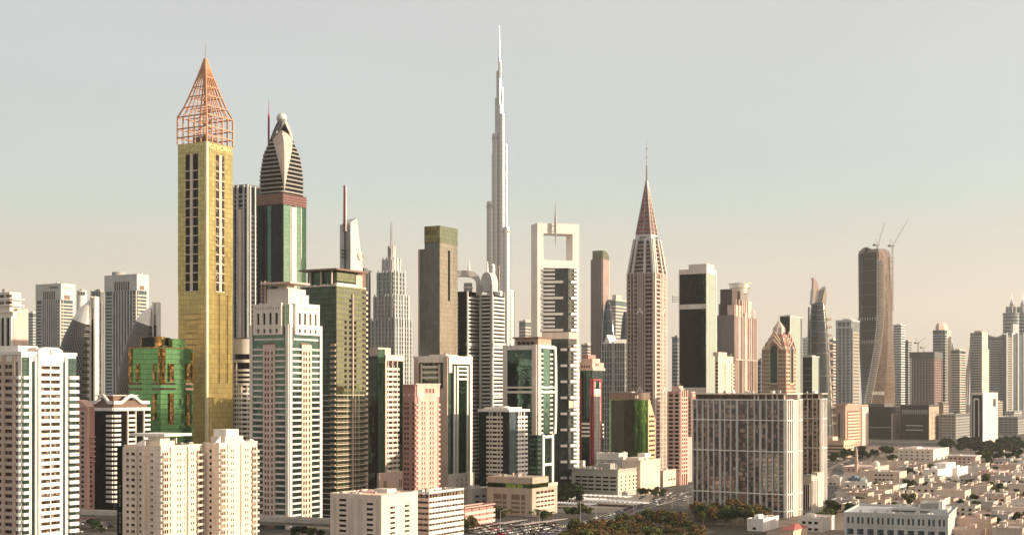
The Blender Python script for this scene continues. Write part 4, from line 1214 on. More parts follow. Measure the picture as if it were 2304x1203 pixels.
def pierced_tower():
    d = 1150
    t = T('skyscraper', 'white tower with a big square hole at its top and a needle hung in it', 'skyscraper', 1195, 1209, 1303, d, b=17)
    zt = t.z(501)
    hx, hy = t.hx, t.hy
    t.core(G_CHAR, 0, t.z(605), 'glazing', ins=2.2)
    t.panel('R', 0, .145, 0, zt, .01, WHITEP, 'frame_leg', -t.w + .02); t.panel('R', .845, 1.0, 0, zt, .012, WHITEP, 'frame_leg', -t.w + .03)
    t.panel('R', .145, .845, t.z(524), zt - .1, .0, WHITEP, 'frame_beam', -t.w + .06); t.panel('R', .145, .845, t.z(602), t.z(584), .0, WHITEP, 'frame_beam', -t.w + .06)
    # glass bay with a prow
    pts = [t.pt('R', .10, -1, 0), t.pt('R', .66, 8.5, 0), t.pt('R', .90, 4.5, 0), t.pt('R', .90, -1, 0)]
    poly = [(x, y) for x, y, z in pts]
    M().prism(poly, 0, t.z(603)).build('glass_prow', G_PROW, t.root)
    ins = lambda k: [((x - poly[0][0]) * k + poly[0][0], y) for x, y in poly]
    fl = t.px(9.0)
    def strip(a, b, h, o, nm, z):
        """slab along one side of the prow between fractions a and b of that side"""
        i = 0 if nm == 'L' else 1
        p, q = Vector((*poly[i], 0)), Vector((*poly[i + 1], 0))
        e = (q - p).normalized(); nrm = Vector((e.y, -e.x, 0))
        u, v = p + e * (q - p).length * a, p + e * (q - p).length * b
        c = [u + nrm * o, v + nrm * o, v - nrm * .3, u - nrm * .3]
        if (c[1] - c[0]).cross(c[2] - c[0]).z < 0: c = c[::-1]
        return M().prism([(k.x, k.y) for k in c], 0, h)
    n = int((t.z(606) - t.z(745)) / fl)
    zb = t.z(745)
    repeat('balcony', strip(.0, .5, 1.7, 1.3, 'L', 0), WHITEP, t.root, [(0, 0, zb + i * fl) for i in range(n + 1) if i % 4])
    repeat('long_balcony', strip(.0, .8, 2.1, 1.5, 'L', 0), WHITEP, t.root, [(0, 0, zb + i * fl) for i in range(n + 1) if i % 4 == 0])
    repeat('balcony', strip(.6, 1.08, 1.7, 1.2, 'R', 0), WHITEP, t.root, [(0, 0, zb + i * fl) for i in range(n + 1) if i % 4])
    repeat('long_balcony', strip(.2, 1.08, 2.1, 1.4, 'R', 0), WHITEP, t.root, [(0, 0, zb + i * fl) for i in range(n + 1) if i % 4 == 0])
    for sd_, a, b in (('L', .05, 1.03), ('R', -.02, 1.0)): strip(a, b, t.px(15), .9, sd_, 0).build('belt_wall', CREAM, t.root, (0, 0, t.z(762)))
    strip(.0, 1.0, t.px(16), .9, 'R', 0).build('belt_wall', CREAM, t.root, (0, 0, t.z(917)))
    n2 = int((t.z(768) - 12) / fl)
    repeat('balcony', strip(.5, 1.15, 1.9, 1.5, 'R', 0), WHITEP, t.root, [(0, 0, 12 + i * fl) for i in range(n2) if i % 4])
    repeat('long_balcony', strip(.1, 1.15, 2.2, 1.7, 'R', 0), WHITEP, t.root, [(0, 0, 12 + i * fl) for i in range(n2) if i % 4 == 0])
    repeat('long_balcony', strip(.72, .95, 2.0, 1.0, 'L', 0), WHITEP, t.root, [(0, 0, 12 + i * fl) for i in range(n2) if i % 4 == 0])
    # needle
    x, y, _ = t.pt('R', .41, 2.6, 0)
    M().lathe([(.05, t.z(556)), (.5, t.z(535)), (1.15, t.z(512)), (1.0, t.z(495)), (.55, t.z(475)), (.08, t.z(454))], 12, x, y).build('needle', plain('needle_grey', (.30, .27, .25), .4), t.root, smooth=True)
    for py in (519, 506): M().tube((x, y, t.z(py)), (x - 3.2, y, t.z(py)), .35, 6).build('needle_bracket', METAL, t.root)
WHITEP = wall('smooth_white_panel', (.78, .73, .68), .5, var=.08)
G_PROW = glass('slate_glass', (.045, .055, .055), metal=.2, rough=.06)
pierced_tower()

def pale_far_tower():
    d = 2300
    t = T('office_tower', 'slim striped tower with a curved dark green cap', 'tower', 1329, 1356, 1371, d)
    t.core(G_BROWNP, 0, t.z(614), 'glazing')
    t.block(G_BROWNP, .12, 1.0, .0, 1.0, t.z(614), t.z(581), 'upper_storeys')
    for f, cnt, m_ in (('F', 7, ROSYG), ('R', 6, PALEPINK)):
        t.cols(f, [(i + .5) / cnt for i in range(cnt)], 2.0, 0, t.z(583), m_, 'fin', o1=1.2)
    m = M(); n = 8
    y0, y1 = -t.hy, t.hy
    pr = [(y0, t.z(581)), (y1, t.z(581))] + [(y1 - (1 - math.cos(a)) * t.l * .75, t.z(581) + math.sin(a) * (t.z(563) - t.z(581))) for a in [math.pi / 2 * i / n for i in range(1, n + 1)]] + [(y0, t.z(563))]
    a = [(t.hx, y, z) for y, z in pr]; b = [(-t.hx * .7, y, z) for y, z in pr]
    m.face(a); m.face(b[::-1])
    for i in range(len(a)): m.face([a[i], b[i], b[(i + 1) % len(a)], a[(i + 1) % len(a)]])
    m.build('curved_cap', G_OLIVED, t.root)
G_BROWNP = glass('mauve_brown_glass', (.17, .13, .12), metal=.3, rough=.15, pw=2, ph=5)
ROSYG = wall('mauve_grey_panel', (.30, .25, .235), .6)
pale_far_tower()

def bulge(label, pts, ybase, d, mat, dep=.5, bands=6):
    """glass tower with a curved outline: pts = (row, left column, right column)"""
    cx = sum(pts[-1][1:]) / 2
    t = thing('office_tower', label, 'tower', (X(cx, d), d, 0))
    rings = []
    for py, a, b in pts:
        w = (b - a) / F * d / 2; c = ((a + b) / 2 - cx) / F * d
        rings.append([(c + w * math.copysign(abs(math.cos(q)) ** .6, math.cos(q)), w * dep * 2 * math.copysign(abs(math.sin(q)) ** .8, math.sin(q)), max(0, Z(py, d))) for q in [2 * math.pi * i / 28 for i in range(28)]])
    M().loft(rings[::-1]).build('glass_shell', mat, t, smooth=True)
    zt = Z(pts[0][0], d)
    for i in range(bands):
        f = (i + .5) / bands
        j = min(len(rings) - 2, int(f * (len(rings) - 1))); g = f * (len(rings) - 1) - j
        r = [tuple(p[k] + (q[k] - p[k]) * g for k in range(3)) for p, q in zip(rings[j], rings[j + 1])]
        c0 = sum(p[0] for p in r) / 28
        gr = lambda k, dz: [(c0 + (x - c0) * k, y * k, z + dz) for x, y, z in r]
        M().loft([gr(1.02, 0), gr(1.02, 1.6)]).build('floor_band', DARKGREY, t, smooth=True)
    return t
G_NAVY = glass('dark_curved_glass', (.05, .062, .065), metal=.3, rough=.1, pw=2, ph=4)
bulge('dark bullet shaped glass tower in front of the stepped pale tower', [(678, 1363, 1371), (690, 1360, 1375), (720, 1356, 1381), (760, 1354, 1385), (880, 1352, 1388), (985, 1351, 1389)], 985, 1950, G_NAVY)
bulge('dark bullet shaped glass tower against the spired apartment tower', [(701, 1404, 1412), (715, 1400, 1416), (745, 1397, 1420), (785, 1394, 1424), (985, 1391, 1428)], 985, 2050, G_NAVY)
t = small_far('pale stepped tower behind the dark bullet shaped glass tower', 1366, 1385, 1410, 676, 2250, PALEPINK, 0)
t.block(PALEPINK, .35, .8, .2, .7, t.z(676), t.z(662), 'tier')

def grid_tower():
    d = 1700
    t = T('office_tower', 'slate blue tower with a white grid and a peaked louvred roof', 'tower', 1354, 1406, 1440, d, b=62)
    zt = t.z(772)
    t.core(G_GRID, 0, zt, 'glazing')
    t.cols('F', [i / 9 for i in range(10)], .8, 0, zt, PALEGREY, 'mullion', o1=.5)
    t.rows([('F', 0, 1), ('R', 0, 1)], 5, zt, 7.2, .7, PALEGREY, 'transom', o1=.45)
    t.panel('F', .47, .53, 0, zt + 2, 1.2, GREY, 'pier')
    m = M()
    zr = t.z(762)
    a = [(-t.hx, -t.hy, zt), (t.hx, -t.hy, zt), (t.hx, 0, zr), (-t.hx, 0, zr)]; b = [(t.hx, t.hy, zt), (-t.hx, t.hy, zt), (-t.hx, 0, zr), (t.hx, 0, zr)]
    m.face(a); m.face(b); m.face([a[1], b[0], a[2]]); m.face([b[1], a[0], a[3]])
    m.build('sloped_roof', GREY, t.root)
    for i in range(16):
        x = -t.hx + t.w * (i + .5) / 16
        M().tube((x, -t.hy - .3, zt + .3), (x, 0, zr + .3), .4, 4).build('roof_rib', WHITE, t.root)
    m = M(); x = -t.hx * .55; w = t.w * .14
    p = [(x - w, -t.hy - .6, zt), (x + w, -t.hy - .6, zt), (x, -t.hy - .6, t.z(752))]; q = [(u, 0, z) for u, v, z in p]
    m.face(p); m.face(q[::-1])
    for i in range(3): m.face([p[(i + 1) % 3], p[i], q[i], q[(i + 1) % 3]])
    m.build('peaked_gable', WHITE, t.root)
G_GRID = glass('slate_grid_glass', (.07, .095, .10), metal=.35, rough=.1, pw=2.4, ph=3.6)
grid_tower()
small_far('low pale tower beside the pierced white tower', 1168, 1182, 1198, 724, 2400, PALEPINK, 0)
small_far('faint tan block beyond the crimson edged tower', 1308, 1322, 1333, 776, 2700, PALEPINK, 0)

def crimson_tower():
    d = 1200
    t = T('apartment_tower', 'crimson edged tower with a stepped pink crown and green glass', 'tower', 1305, 1332, 1356, d)
    zt = t.z(833); fl = t.px(9.0)
    t.core(G_GREEN2, 0, zt, 'glazing')
    t.panel('F', 0, .16, 0, t.z(850), 1.0, RED, 'red_pier'); t.panel('F', .84, .95, 0, t.z(850), .9, RED, 'red_pier')
    t.rows([('F', .16, .84)], t.z(982), t.z(942), fl, fl * .5, WHITE, 'balcony', o1=.9); t.rows([('R', .82, 1.0)], t.z(985), t.z(942), fl, fl * .5, WHITE, 'balcony', o1=1.2)
    t.panel('R', .02, .12, 0, t.z(852), 1.1, RED, 'red_pier'); t.panel('R', .72, .82, 0, t.z(852), 1.1, RED, 'red_pier'); t.panel('R', .12, .72, t.z(856), t.z(852), 1.1, RED, 'red_beam')
    t.lat('R', .12, .72, 4, t.z(874), (.26, .55), 1.6, fl, 2.0, WARM, .9, .6); t.wins('R', (.26, .55), 1.5, 4, t.z(874), fl, 1.9, G_WARM, o1=.2, off=.65)
    for r_ in (.16, .62): t.panel('R', r_, r_ + .06, t.z(872), t.z(858), 1.0, WARM, 'emblem_bar')
    x, y, _ = t.pt('F', .6, -1.0, 0)
    M().cyl(x, y, 3.4, t.z(940), zt, 20).build('glass_turret', G_GREEN2, t.root, smooth=True)
    M().box(-t.hx - 1.5, t.hx + 1.8, -t.hy - 1.8, t.hy + 1.5, zt, zt + 2.4).build('cornice', PINKL, t.root)
    M().box(-t.hx - .5, t.hx + .8, -t.hy - .8, t.hy + .5, zt + 2.4, t.z(815)).build('crown_storey', PINKL, t.root)
    t.block(PINKL, .1, .95, .1, .8, t.z(815), t.z(806), 'crown_storey'); t.block(ROSE, .05, .5, .2, .9, t.z(806), t.z(797), 'crown_storey')
    t.wins('R', (.3, .48), 1.6, t.z(824), t.z(815), 9, 2.4, G_BLACK, 'window_pair', .95, off=.4); t.wins('F', (.2, .4, .6, .8), 1.2, t.z(829), t.z(815), 9, 2.4, G_BLACK, 'window_row', .95, off=.4)
crimson_tower()

def spired_tower():
    d = 1345
    t = T('apartment_tower', 'tall pinkish apartment tower with a red glazed pyramid and a thin spire', 'tower', 1411, 1472, 1499, d)
    zb = t.z(614); fl = t.px(9.4)
    t.core(ROSYB, 0, zb, 'wall')
    hx, hy = t.hx, t.hy
    n = int((zb - 6) / fl)
    t.rows([('F', .02, .14), ('F', .28, .36), ('F', .68, .92)], 6, zb, fl, 1.2, MAUVE, 'balcony', o1=1.3)
    t.wins('F', (.09, .22, .32, .74, .86), 3.0, 6, zb, fl, 2.4, G_WARM, o1=.15, off=1.4)
    t.cols('F', (.14, .26, .40, .46, .52, .58, .66), 1.1, 0, zb + 2, MAUVE, 'pier', o1=1.0); t.cols('F', (.02, .96), 1.5, 0, zb + 1, MAUVE, 'pier', o1=1.0)
    t.wins('F', (.43, .49, .55), 1.2, 6, zb, fl, 2.6, G_WARM, 'window_row', .2, off=.9)
    t.panel('R', 0, .08, 0, zb, 1.2, WARM, 'pier'); t.rows([('R', .1, .40)], 6, zb, fl, 1.5, PINKL, 'balcony', o1=1.2); t.wins('R', (.25,), .3 * t.l, 6, zb, fl, 2.0, G_WARM, 'window', .15, off=1.7)
    t.cols('R', (.45, .57, .69, .81, .95), 1.3, 0, zb, WARM, 'pier', o1=1.2); t.rows([('R', .42, 1.0)], 6, zb, fl, .8, WARM, 'spandrel', o1=.6)
    A = plain('white_emblem', (.8, .76, .7))
    for py in (706, 884):
        for f, u in (('F', .49), ('R', .7)):
            for s in (-1, 1):
                p = t.pt(f, u, 1.3, t.z(py - 14)); q = t.pt(f, u + s * 3.2 / t.rng(f), 1.3, t.z(py)); M().tube(p, q, .6, 4).build('emblem_stroke', A, t.root)
            p = t.pt(f, u - 1.9 / t.rng(f), 1.3, t.z(py - 5)); q = t.pt(f, u + 1.9 / t.rng(f), 1.3, t.z(py - 5)); M().tube(p, q, .45, 4).build('emblem_bar', A, t.root)
    # tapering storeys
    z1 = t.zk(541, .6); k1 = .60
    ring = lambda k, z: [(-hx * k, -hy * k, z), (hx * k, -hy * k, z), (hx * k, hy * k, z), (-hx * k, hy * k, z)]
    M().loft([ring(.93, zb), ring(k1, z1)]).build('taper_glazing', G_WARM, t.root)
    ns = 8
    for i in range(ns):
        z = zb + (z1 - zb) * i / ns; k = .93 + (k1 - .93) * i / ns
        m = M(); m.box(-hx * k - .9, hx * k + .9, -hy * k - .9, hy * k + .9, z, z + 1.1); m.build('floor_ledge', MAUVE, t.root)
    for f in 'FR':
        for s in ((-.62, 'a'), (.32, 'b'), (-.97, 'c'), (.97, 'd')):
            q = s[0]
            P = (lambda k, z: (q * hx * k, -hy * k - .9, z)) if f == 'F' else (lambda k, z: (hx * k + .9, q * hy * k, z))
            M().tube(P(.95, zb), P(k1 + .02, z1 + 2), 1.5, 4).build('leaning_pier', PALEGREY if f == 'F' else WARM, t.root)
    zc = t.zk(526, .55)
    M().loft([ring(k1 + .03, z1), ring(k1 - .05, zc)]).build('sign_storey', PALEGREY, t.root)
    k = k1 + .05
    for f in 'FR':
        o = -(hy if f == 'F' else hx) * (1 - k) + .1
        t.text(f, 'AMA', .5 if f == 'F' else .6, t.zk(533, .6), t.rng(f) * .26, t.px(6), DMETAL, o); t.text(f, 'HOLDING', .5 if f == 'F' else .6, t.zk(539.5, .6), t.rng(f) * .40, t.px(2.2), DMETAL, o + .3)
    # pyramid
    za = t.zk(406, 0)
    M().loft([ring(k1 - .05, zc), ring(.03, za)]).build('pyramid_glazing', glass('red_spire_glass', (.26, .11, .10), metal=.35, rough=.12, pw=1.6, ph=3.5, vary=.5), t.root)
    for a in range(12):
        z = zc + (za - zc) * (a + .5) / 13; kk = (k1 - .05) * (1 - (a + .5) / 13) + .02
        M().box(-hx * kk - .3, hx * kk + .3, -hy * kk - .3, hy * kk + .3, z, z + .55).build('pyramid_rail', GREY, t.root)
    for cx_, cy_ in ((-1, -1), (1, -1), (1, 1), (0, -1), (1, 0)):
        M().tube((cx_ * hx * (k1 - .04), cy_ * hy * (k1 - .04), zc), (cx_ * hx * .03, cy_ * hy * .03, za), .55, 4).build('pyramid_rib', WARM if cx_ == 1 else GREY, t.root)
    M().tube((0, 0, za - 3), (0, 0, t.zk(375, 0)), 1.0, 6, .7).build('mast', ROSYG, t.root); M().tube((0, 0, t.zk(375, 0)), (0, 0, t.zk(312, 0)), .6, 6, .2).build('mast', METAL, t.root)
    for py in (375, 355, 335): M().cyl(0, 0, 1.2, t.zk(py, 0), t.zk(py - 1.5, 0), 8).build('mast_collar', ROSYG, t.root)
MAUVE = wall('mauve_stone', (.47, .385, .345)); ROSYB = wall('rosy_brown_wall', (.26, .18, .155))
spired_tower()

def rounded_green_block():
    d = 1180
    t = T('office_block', 'dark green curved glass block with a brown crown band and a slanted yellow flank', 'office building', 1372, 1446, 1462, d)
    zt = t.z(899)
    hx, hy = t.hx, t.hy
    r = t.l * .62
    poly = [(-hx, -hy)] + [(hx - r + r * math.sin(a), -hy + r - r * math.cos(a)) for a in [math.pi / 2 * i / 10 for i in range(11)]] + [(hx, hy), (-hx, hy)]
    M().prism(poly, 0, zt).build('curved_glazing', G_FOREST, t.root, smooth=True)
    m = M().prism([(x * 1.02, y * 1.02) for x, y in poly], zt, t.z(883)); m.build('crown_band', BROWN, t.root, smooth=True)
    t.panel('F', .04, .74, 0, zt - .3, .15, glass('darkened_forest_glass', (.022, .03, .014), rough=.05, spec=.2), 'darkening_pane')  # overlay pane that darkens this face in place of a dimmer reflection
    t.block(WARM, .55, .85, .0, .2, t.z(896), t.z(889), 'sign_panel')
    m = M()
    a = [(hx + .1, hy * .5, 0), (hx + .1, hy * 2.6, 0), (hx + .1, hy * 2.6, t.z(945)), (hx + .1, hy * .5, t.z(884))]; b = [(x - 7, y, z) for x, y, z in a]
    m.face(a); m.face(b[::-1])
    for i in range(4): m.face([a[i], b[i], b[(i + 1) % 4], a[(i + 1) % 4]])
    m.build('slanted_flank', YELL, t.root)
    for i in range(14):
        z = 8 + i * 4.2
        w = hy * (.6 + 1.7 * (1 if z < t.z(950) else (t.z(886) - z) / (t.z(886) - t.z(950))))
        if w > hy * .8: M().box(hx - .2, hx + .25, hy * .7, hy * .55 + w * .8, z, z + 1.7).build('window_strip', G_WARM, t.root)
    for u in (.12, .3, .5): t.panel('F', u, u + .012, 0, zt, .12, G_BRONZE, 'mullion_strip')
    t.block(GREY, .2, .6, .3, .8, t.z(883), t.z(880), 'plant_room')
G_FOREST = glass('forest_green_glass', (.10, .19, .05), metal=.97, rough=.05, vary=.15)
YELL = wall('ochre_render', (.66, .48, .28))
rounded_green_block()

def pink_balcony_tower(label, xl, xc, xr, yt, d, mat, dark):
    t = T('apartment_tower', label, 'tower', xl, xc, xr, d)
    zt = t.z(yt); fl = 3.6
    t.core(dark, 0, zt, 'wall')
    n = int((zt - 10) / fl)
    [t.rows([q], 10, zt - 2, fl, 1.5, mat, 'balcony', o1=1.2) for q in (('F', .0, .45), ('F', .55, 1.0), ('R', .05, .95))]
    t.cols('F', (.02, .5, .98), 1.4, 0, zt, mat, 'pier', o1=.9); t.cols('R', (.05, .33, .62, .95), 1.4, 0, zt + 1, mat, 'pier', o1=1.3)
    t.wins('F', (.15, .33, .68, .84), 1.8, 10, zt - 2, fl, 2.0, G_BLACK, o1=.1, off=1.5)
    t.block(mat, .2, .8, .2, .8, zt, zt + 5, 'roof_house'); t.block(mat, .4, 1.0, .1, .6, zt, zt + 3, 'roof_house')
    for x in (.3, .7, .9): t.mast((x - .5) * t.w, -t.hy * .6, zt, zt + 7, .35, mat)
    return t
pink_balcony_tower('busy pink balcony tower beside the glazed white grid slab', 1503, 1530, 1545, 880, 1250, PINKL, ROSE)
t = pink_balcony_tower('second pink balcony tower, half hidden by the white grid slab', 1541, 1556, 1570, 892, 1330, PINKL, PINK)
t.panel('F', 0, 1, 0, t.z(986), 1.6, MAUVE, 'blank_wall'); t.rows([('F', .6, .98)], 8, t.z(990), 5.0, 2.4, G_BLACK, 'slot_window', o1=1.8)

def black_glass_tower():
    d = 1500
    t = T('office_tower', 'white edged tower with tall black glass panels and a pale green side', 'tower', 1528, 1590, 1612, d)
    zt = t.z(605)
    t.core(PALEMINT, 0, zt, 'side_wall')
    for a, b in ((683, 615), (871, 694)):
        t.panel('F', .02, .98, t.z(a), t.z(b), .25, G_BLACK2, 'black_glazing')
        t.panel('F', .84, .975, t.z(a), t.z(b), .35, G_GREEN2, 'green_glazing')
    for a, b in ((615, 604), (694, 683), (890, 871)): t.panel('F', 0, 1.0, t.z(a), t.z(b), .5, WARM, 'white_band')
    t.panel('F', -.003, .022, 0, zt, .55, WARM, 'edge_pier'); t.panel('F', .978, 1.004, 0, zt, .55, WARM, 'edge_pier')
    t.panel('F', 0, 1, 0, t.z(891), .3, G_BLACK2, 'black_glazing')
    t.panel('R', .93, 1.005, 0, zt, .4, WHITE, 'edge_pier'); t.panel('R', 0, .93, t.z(614), zt + .5, .4, WHITE, 'white_band')
    t.panel('R', .0, .93, t.z(648), t.z(647), .12, GREY, 'joint'); t.panel('R', .45, .47, 0, t.z(615), .1, PALEGREY, 'joint')
    t.block(WARM, .35, 1.0, .0, .75, zt, t.z(593), 'plant_room')
    clutter(t, zt, 4, (METAL, GREY), 3, .05, .95, .78, .95)
    m = M(); x, y, z = t.pt('F', 0, 0, t.z(676))
    for k in range(4): m.tube((x - 8, y + 1, z + k * 1.8), (x, y + 1, z + k * 1.8), .3, 4)
    m.tube((x - 8, y + 1, z - 1), (x - 8, y + 1, z + 7), .3, 4)
    m.build('maintenance_cradle', GREY, t.root)
PALEMINT = wall('pale_mint_panel', (.33, .385, .325), .45, var=.07, metal=.0)
G_BLACK2 = glass('jet_glass', (.008, .011, .0095), rough=.05, spec=.14, wob=.02)
black_glass_tower()

def deco_tower():
    d = 1700
    t = T('office_tower', 'stepped pinkish tower with tall fins and a shining drum on top', 'tower', 1614, 1652, 1702, d)
    z0 = t.z(712)
    t.core(DARKBR, 0, z0, 'wall')
    t.cols('F', [.07 + .145 * i for i in range(7)], 4.0, 0, z0 + 2, BROWNG, 'fin', o1=1.6)
    t.cols('R', (.02, .07, .14, .3, .36, .42, .55, .62, .7, .8, .87, .93, .985), 1.7, 0, z0 + 1, PINKF, 'fin', o1=1.6)
    t.panel('R', .44, .54, 0, z0 + 6, .9, PINKF, 'wall_panel'); t.panel('R', .17, .28, t.z(808), z0, .6, GREY, 'glazed_strip'); t.panel('R', .64, .78, t.z(808), z0, .6, GREY, 'glazed_strip')
    t.panel('R', 0, 1.0, t.z(809.5), t.z(807.5), 2.0, PINKF, 'belt')
    for (x0, x1, y0, y1, py, m_) in ((.0, .75, .05, .9, 682, BROWNG), (.1, .8, .05, .5, 649, DARKBR), (.55, .98, .03, .4, 685, PINKF), (.3, .97, .45, .8, 672, PINKF), (.5, .96, .3, .62, 652, BROWNG), (.4, .98, .82, .99, 690, GREY)):
        t.block(m_, x0, x1, y0, y1, z0, t.z(py), 'tier')
    t.cols('R', (.06, .2, .34, .5, .6), 1.6, z0, t.z(672), PINKF, 'fin', o1=.6)
    x, y = t.hx * .25, t.hy * .05
    R = 24 / F * d
    M().cyl(x, y, R * .8, t.z(655), t.z(643), 36).build('drum', plain('polished_drum', (.62, .58, .50), .12, .9), t.root, smooth=True)
    M().cyl(x, y, R, t.z(643), t.z(634), 40).build('drum_head', plain('polished_steel', (.72, .68, .6), .1, 1.0), t.root, smooth=True)
    M().cyl(x, y, R * 1.08, t.z(634), t.z(632.5), 40).build('drum_rim', WARM, t.root, smooth=True)
    for q in (-.5, 0, .4): t.mast(x + q * R, y, t.z(633), t.z(628), .4, METAL)
BROWNG = wall('grey_brown_panel', (.24, .205, .18), .6); DARKBR = wall('dark_brown_wall', (.10, .075, .065)); PINKF = wall('pink_fin_panel', (.62, .46, .39), .55)
deco_tower()

def cream_mid(label, xl, xc, xr, yt, d, mat=CREAM):
    t = T('apartment_tower', label, 'tower', xl, xc, xr, d)
    zt = t.z(yt)
    t.core(mat, 0, zt, 'wall')
    t.rows([('R', .4, .62)], 6, zt - 4, 3.8, 1.6, mat, 'balcony', o1=1.2); t.rows([('R', .84, 1.0)], 6, zt - 4, 3.8, 1.6, mat, 'balcony', o1=1.2); t.wins('R', (.12, .3, .5, .9), 1.7, 6, zt - 3, 3.8, 1.9, G_WARM, off=1.2)
    t.wins('F', (.3, .7), 1.6, 6, zt - 3, 3.8, 1.9, G_WARM, off=1.2)
    t.panel('R', .0, .55, zt, zt + 4, .3, mat, 'stepped_parapet', -6)
    clutter(t, zt, 3, (mat, METAL))
    return t
cream_mid('sunlit cream apartment tower at the foot of the finned stepped tower', 1609, 1616, 1650, 800, 1450)

def gable_tower():
    d = 1600
    t = T('apartment_tower', 'tan and red tower with a stepped gable, glass lantern and tall arched window', 'tower', 1714, 1768, 1791, d)
    ze = t.z(786)
    t.core(TANW, 0, ze, 'wall')
    fl = t.px(9)
    for f in 'FR':
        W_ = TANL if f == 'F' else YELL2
        t.rows([(f, -.02, .34), (f, .68, 1.02)], 6, ze, fl, 1.6, W_, 'spandrel', o1=.9)
        t.cols(f, (.1, .22, .78, .9), 1.8, 0, t.z(822), ROSE, 'red_pier', o1=.5)
        t.panel(f, .36, .66, t.z(861), t.z(786), .3, G_GREEN2, 'arched_window')
        c = t.pt(f, .51, .3, t.z(786)); r = .15 * t.rng(f)
        m = M(); p = [t.pt(f, .51 + .15 * math.cos(a), .3, t.z(786) + r * 1.2 * math.sin(a)) for a in [math.pi * i / 10 for i in range(11)]]
        m.face(p); m.build('window_arch', G_GREEN2, t.root)
        for u in (.345, .675): t.panel(f, u - .015, u + .015, t.z(861), t.z(784), 1.2, W_, 'window_jamb')
        t.panel(f, .33, .69, t.z(864), t.z(861), 1.2, W_, 'window_sill'); t.rows([(f, .33, .69)], 6, t.z(868), fl, 1.8, W_, 'spandrel', o1=.9)
    for i, (k, py) in enumerate(((1.0, 778), (.86, 768), (.70, 758), (.54, 750), (.40, 746))):
        zlow = ze if i == 0 else t.z((786, 778, 768, 758, 750)[i])
        M().loft([[(a * t.hx * k, b * t.hy * k, zlow) for a, b in ((-1, -1), (1, -1), (1, 1), (-1, 1))], [(a * t.hx * (k - .10), b * t.hy * (k - .10), t.z(py)) for a, b in ((-1, -1), (1, -1), (1, 1), (-1, 1))]]).build('gable_tier', ROSE if i % 2 else TANL, t.root)
    for f in 'FR':
        for q in (0, 1, 2):
            for s in (-1, 1):
                z = t.z(786 - q * 10)
                a = t.pt(f, .5, -1 - q * 2.0 + 3, z + t.px(22)); b = t.pt(f, .5 + s * (.36 - q * .07), 1.5 - q * 2.0, z)
                M().tube(a, b, 1.0, 4).build('gable_rib', TANL if f == 'F' else PINKL, t.root)
    r = 13.5 / F * d
    M().lathe([(r, t.z(775)), (r, t.zk(737, 0)), (r * .1, t.zk(721, 0))], 8).build('lantern', wall('lantern_panel', (.60, .47, .40), .5), t.root)
    for i in range(8):
        a = 2 * math.pi * i / 8
        M().tube((r * math.cos(a), r * math.sin(a), t.z(775)), (r * math.cos(a), r * math.sin(a), t.zk(737, 0)), .6, 4).build('lantern_rib', WARM, t.root)
    t.mast(0, 0, t.zk(724, 0), t.zk(703, 0), .5, METAL)
TANW = wall('tan_brown_wall', (.30, .20, .15)); TANL = wall('light_tan_stone', (.55, .42, .32)); YELL2 = wall('sandy_stone', (.66, .50, .36))
gable_tower()

def mint_slab(label, xl, xc, xr, yt, d, mF, mR):
    t = T('office_tower', label, 'tower', xl, xc, xr, d)
    zt = t.z(yt)
    t.core(mR, 0, zt, 'side_wall'); t.panel('F', 0, 1.0, 0, zt, .3, mF, 'glazing')
    t.panel('R', .0, .06, 0, zt + 1, .5, PALEGREY, 'edge_pier'); t.panel('R', .9, 1.0, 0, zt, .4, DARKGREY, 'edge_strip')
    t.rows([('F', 0, 1)], 10, zt, 8, .8, DARKGREY, 'floor_band', o1=.5)
    t.parapet(PALEGREY, zt, 1.5, .6, .5); t.block(GREY, .2, .8, .2, .8, zt, zt + 3, 'plant_room')
mint_slab('pale green slab tower behind the gabled tan tower', 1755, 1777, 1804, 712, 1950, G_DARK, PALEMINT)
mint_slab('small dark tower with a pale green side, near the gabled tan tower', 1806, 1827, 1843, 803, 1780, G_DARK, PALEMINT)
small_far('low grey blue tower at the foot of the gabled tan tower', 1704, 1712, 1722, 812, 1900, GREY, 0)
small_far('thin stepped grey tower peeping out beside the black glass tower', 1512, 1524, 1536, 760, 2100, GREY, 0)
small_far('white tower glimpsed between the pale green slab and the horned tower', 1806, 1818, 1830, 762, 2500, WHITE, 2)
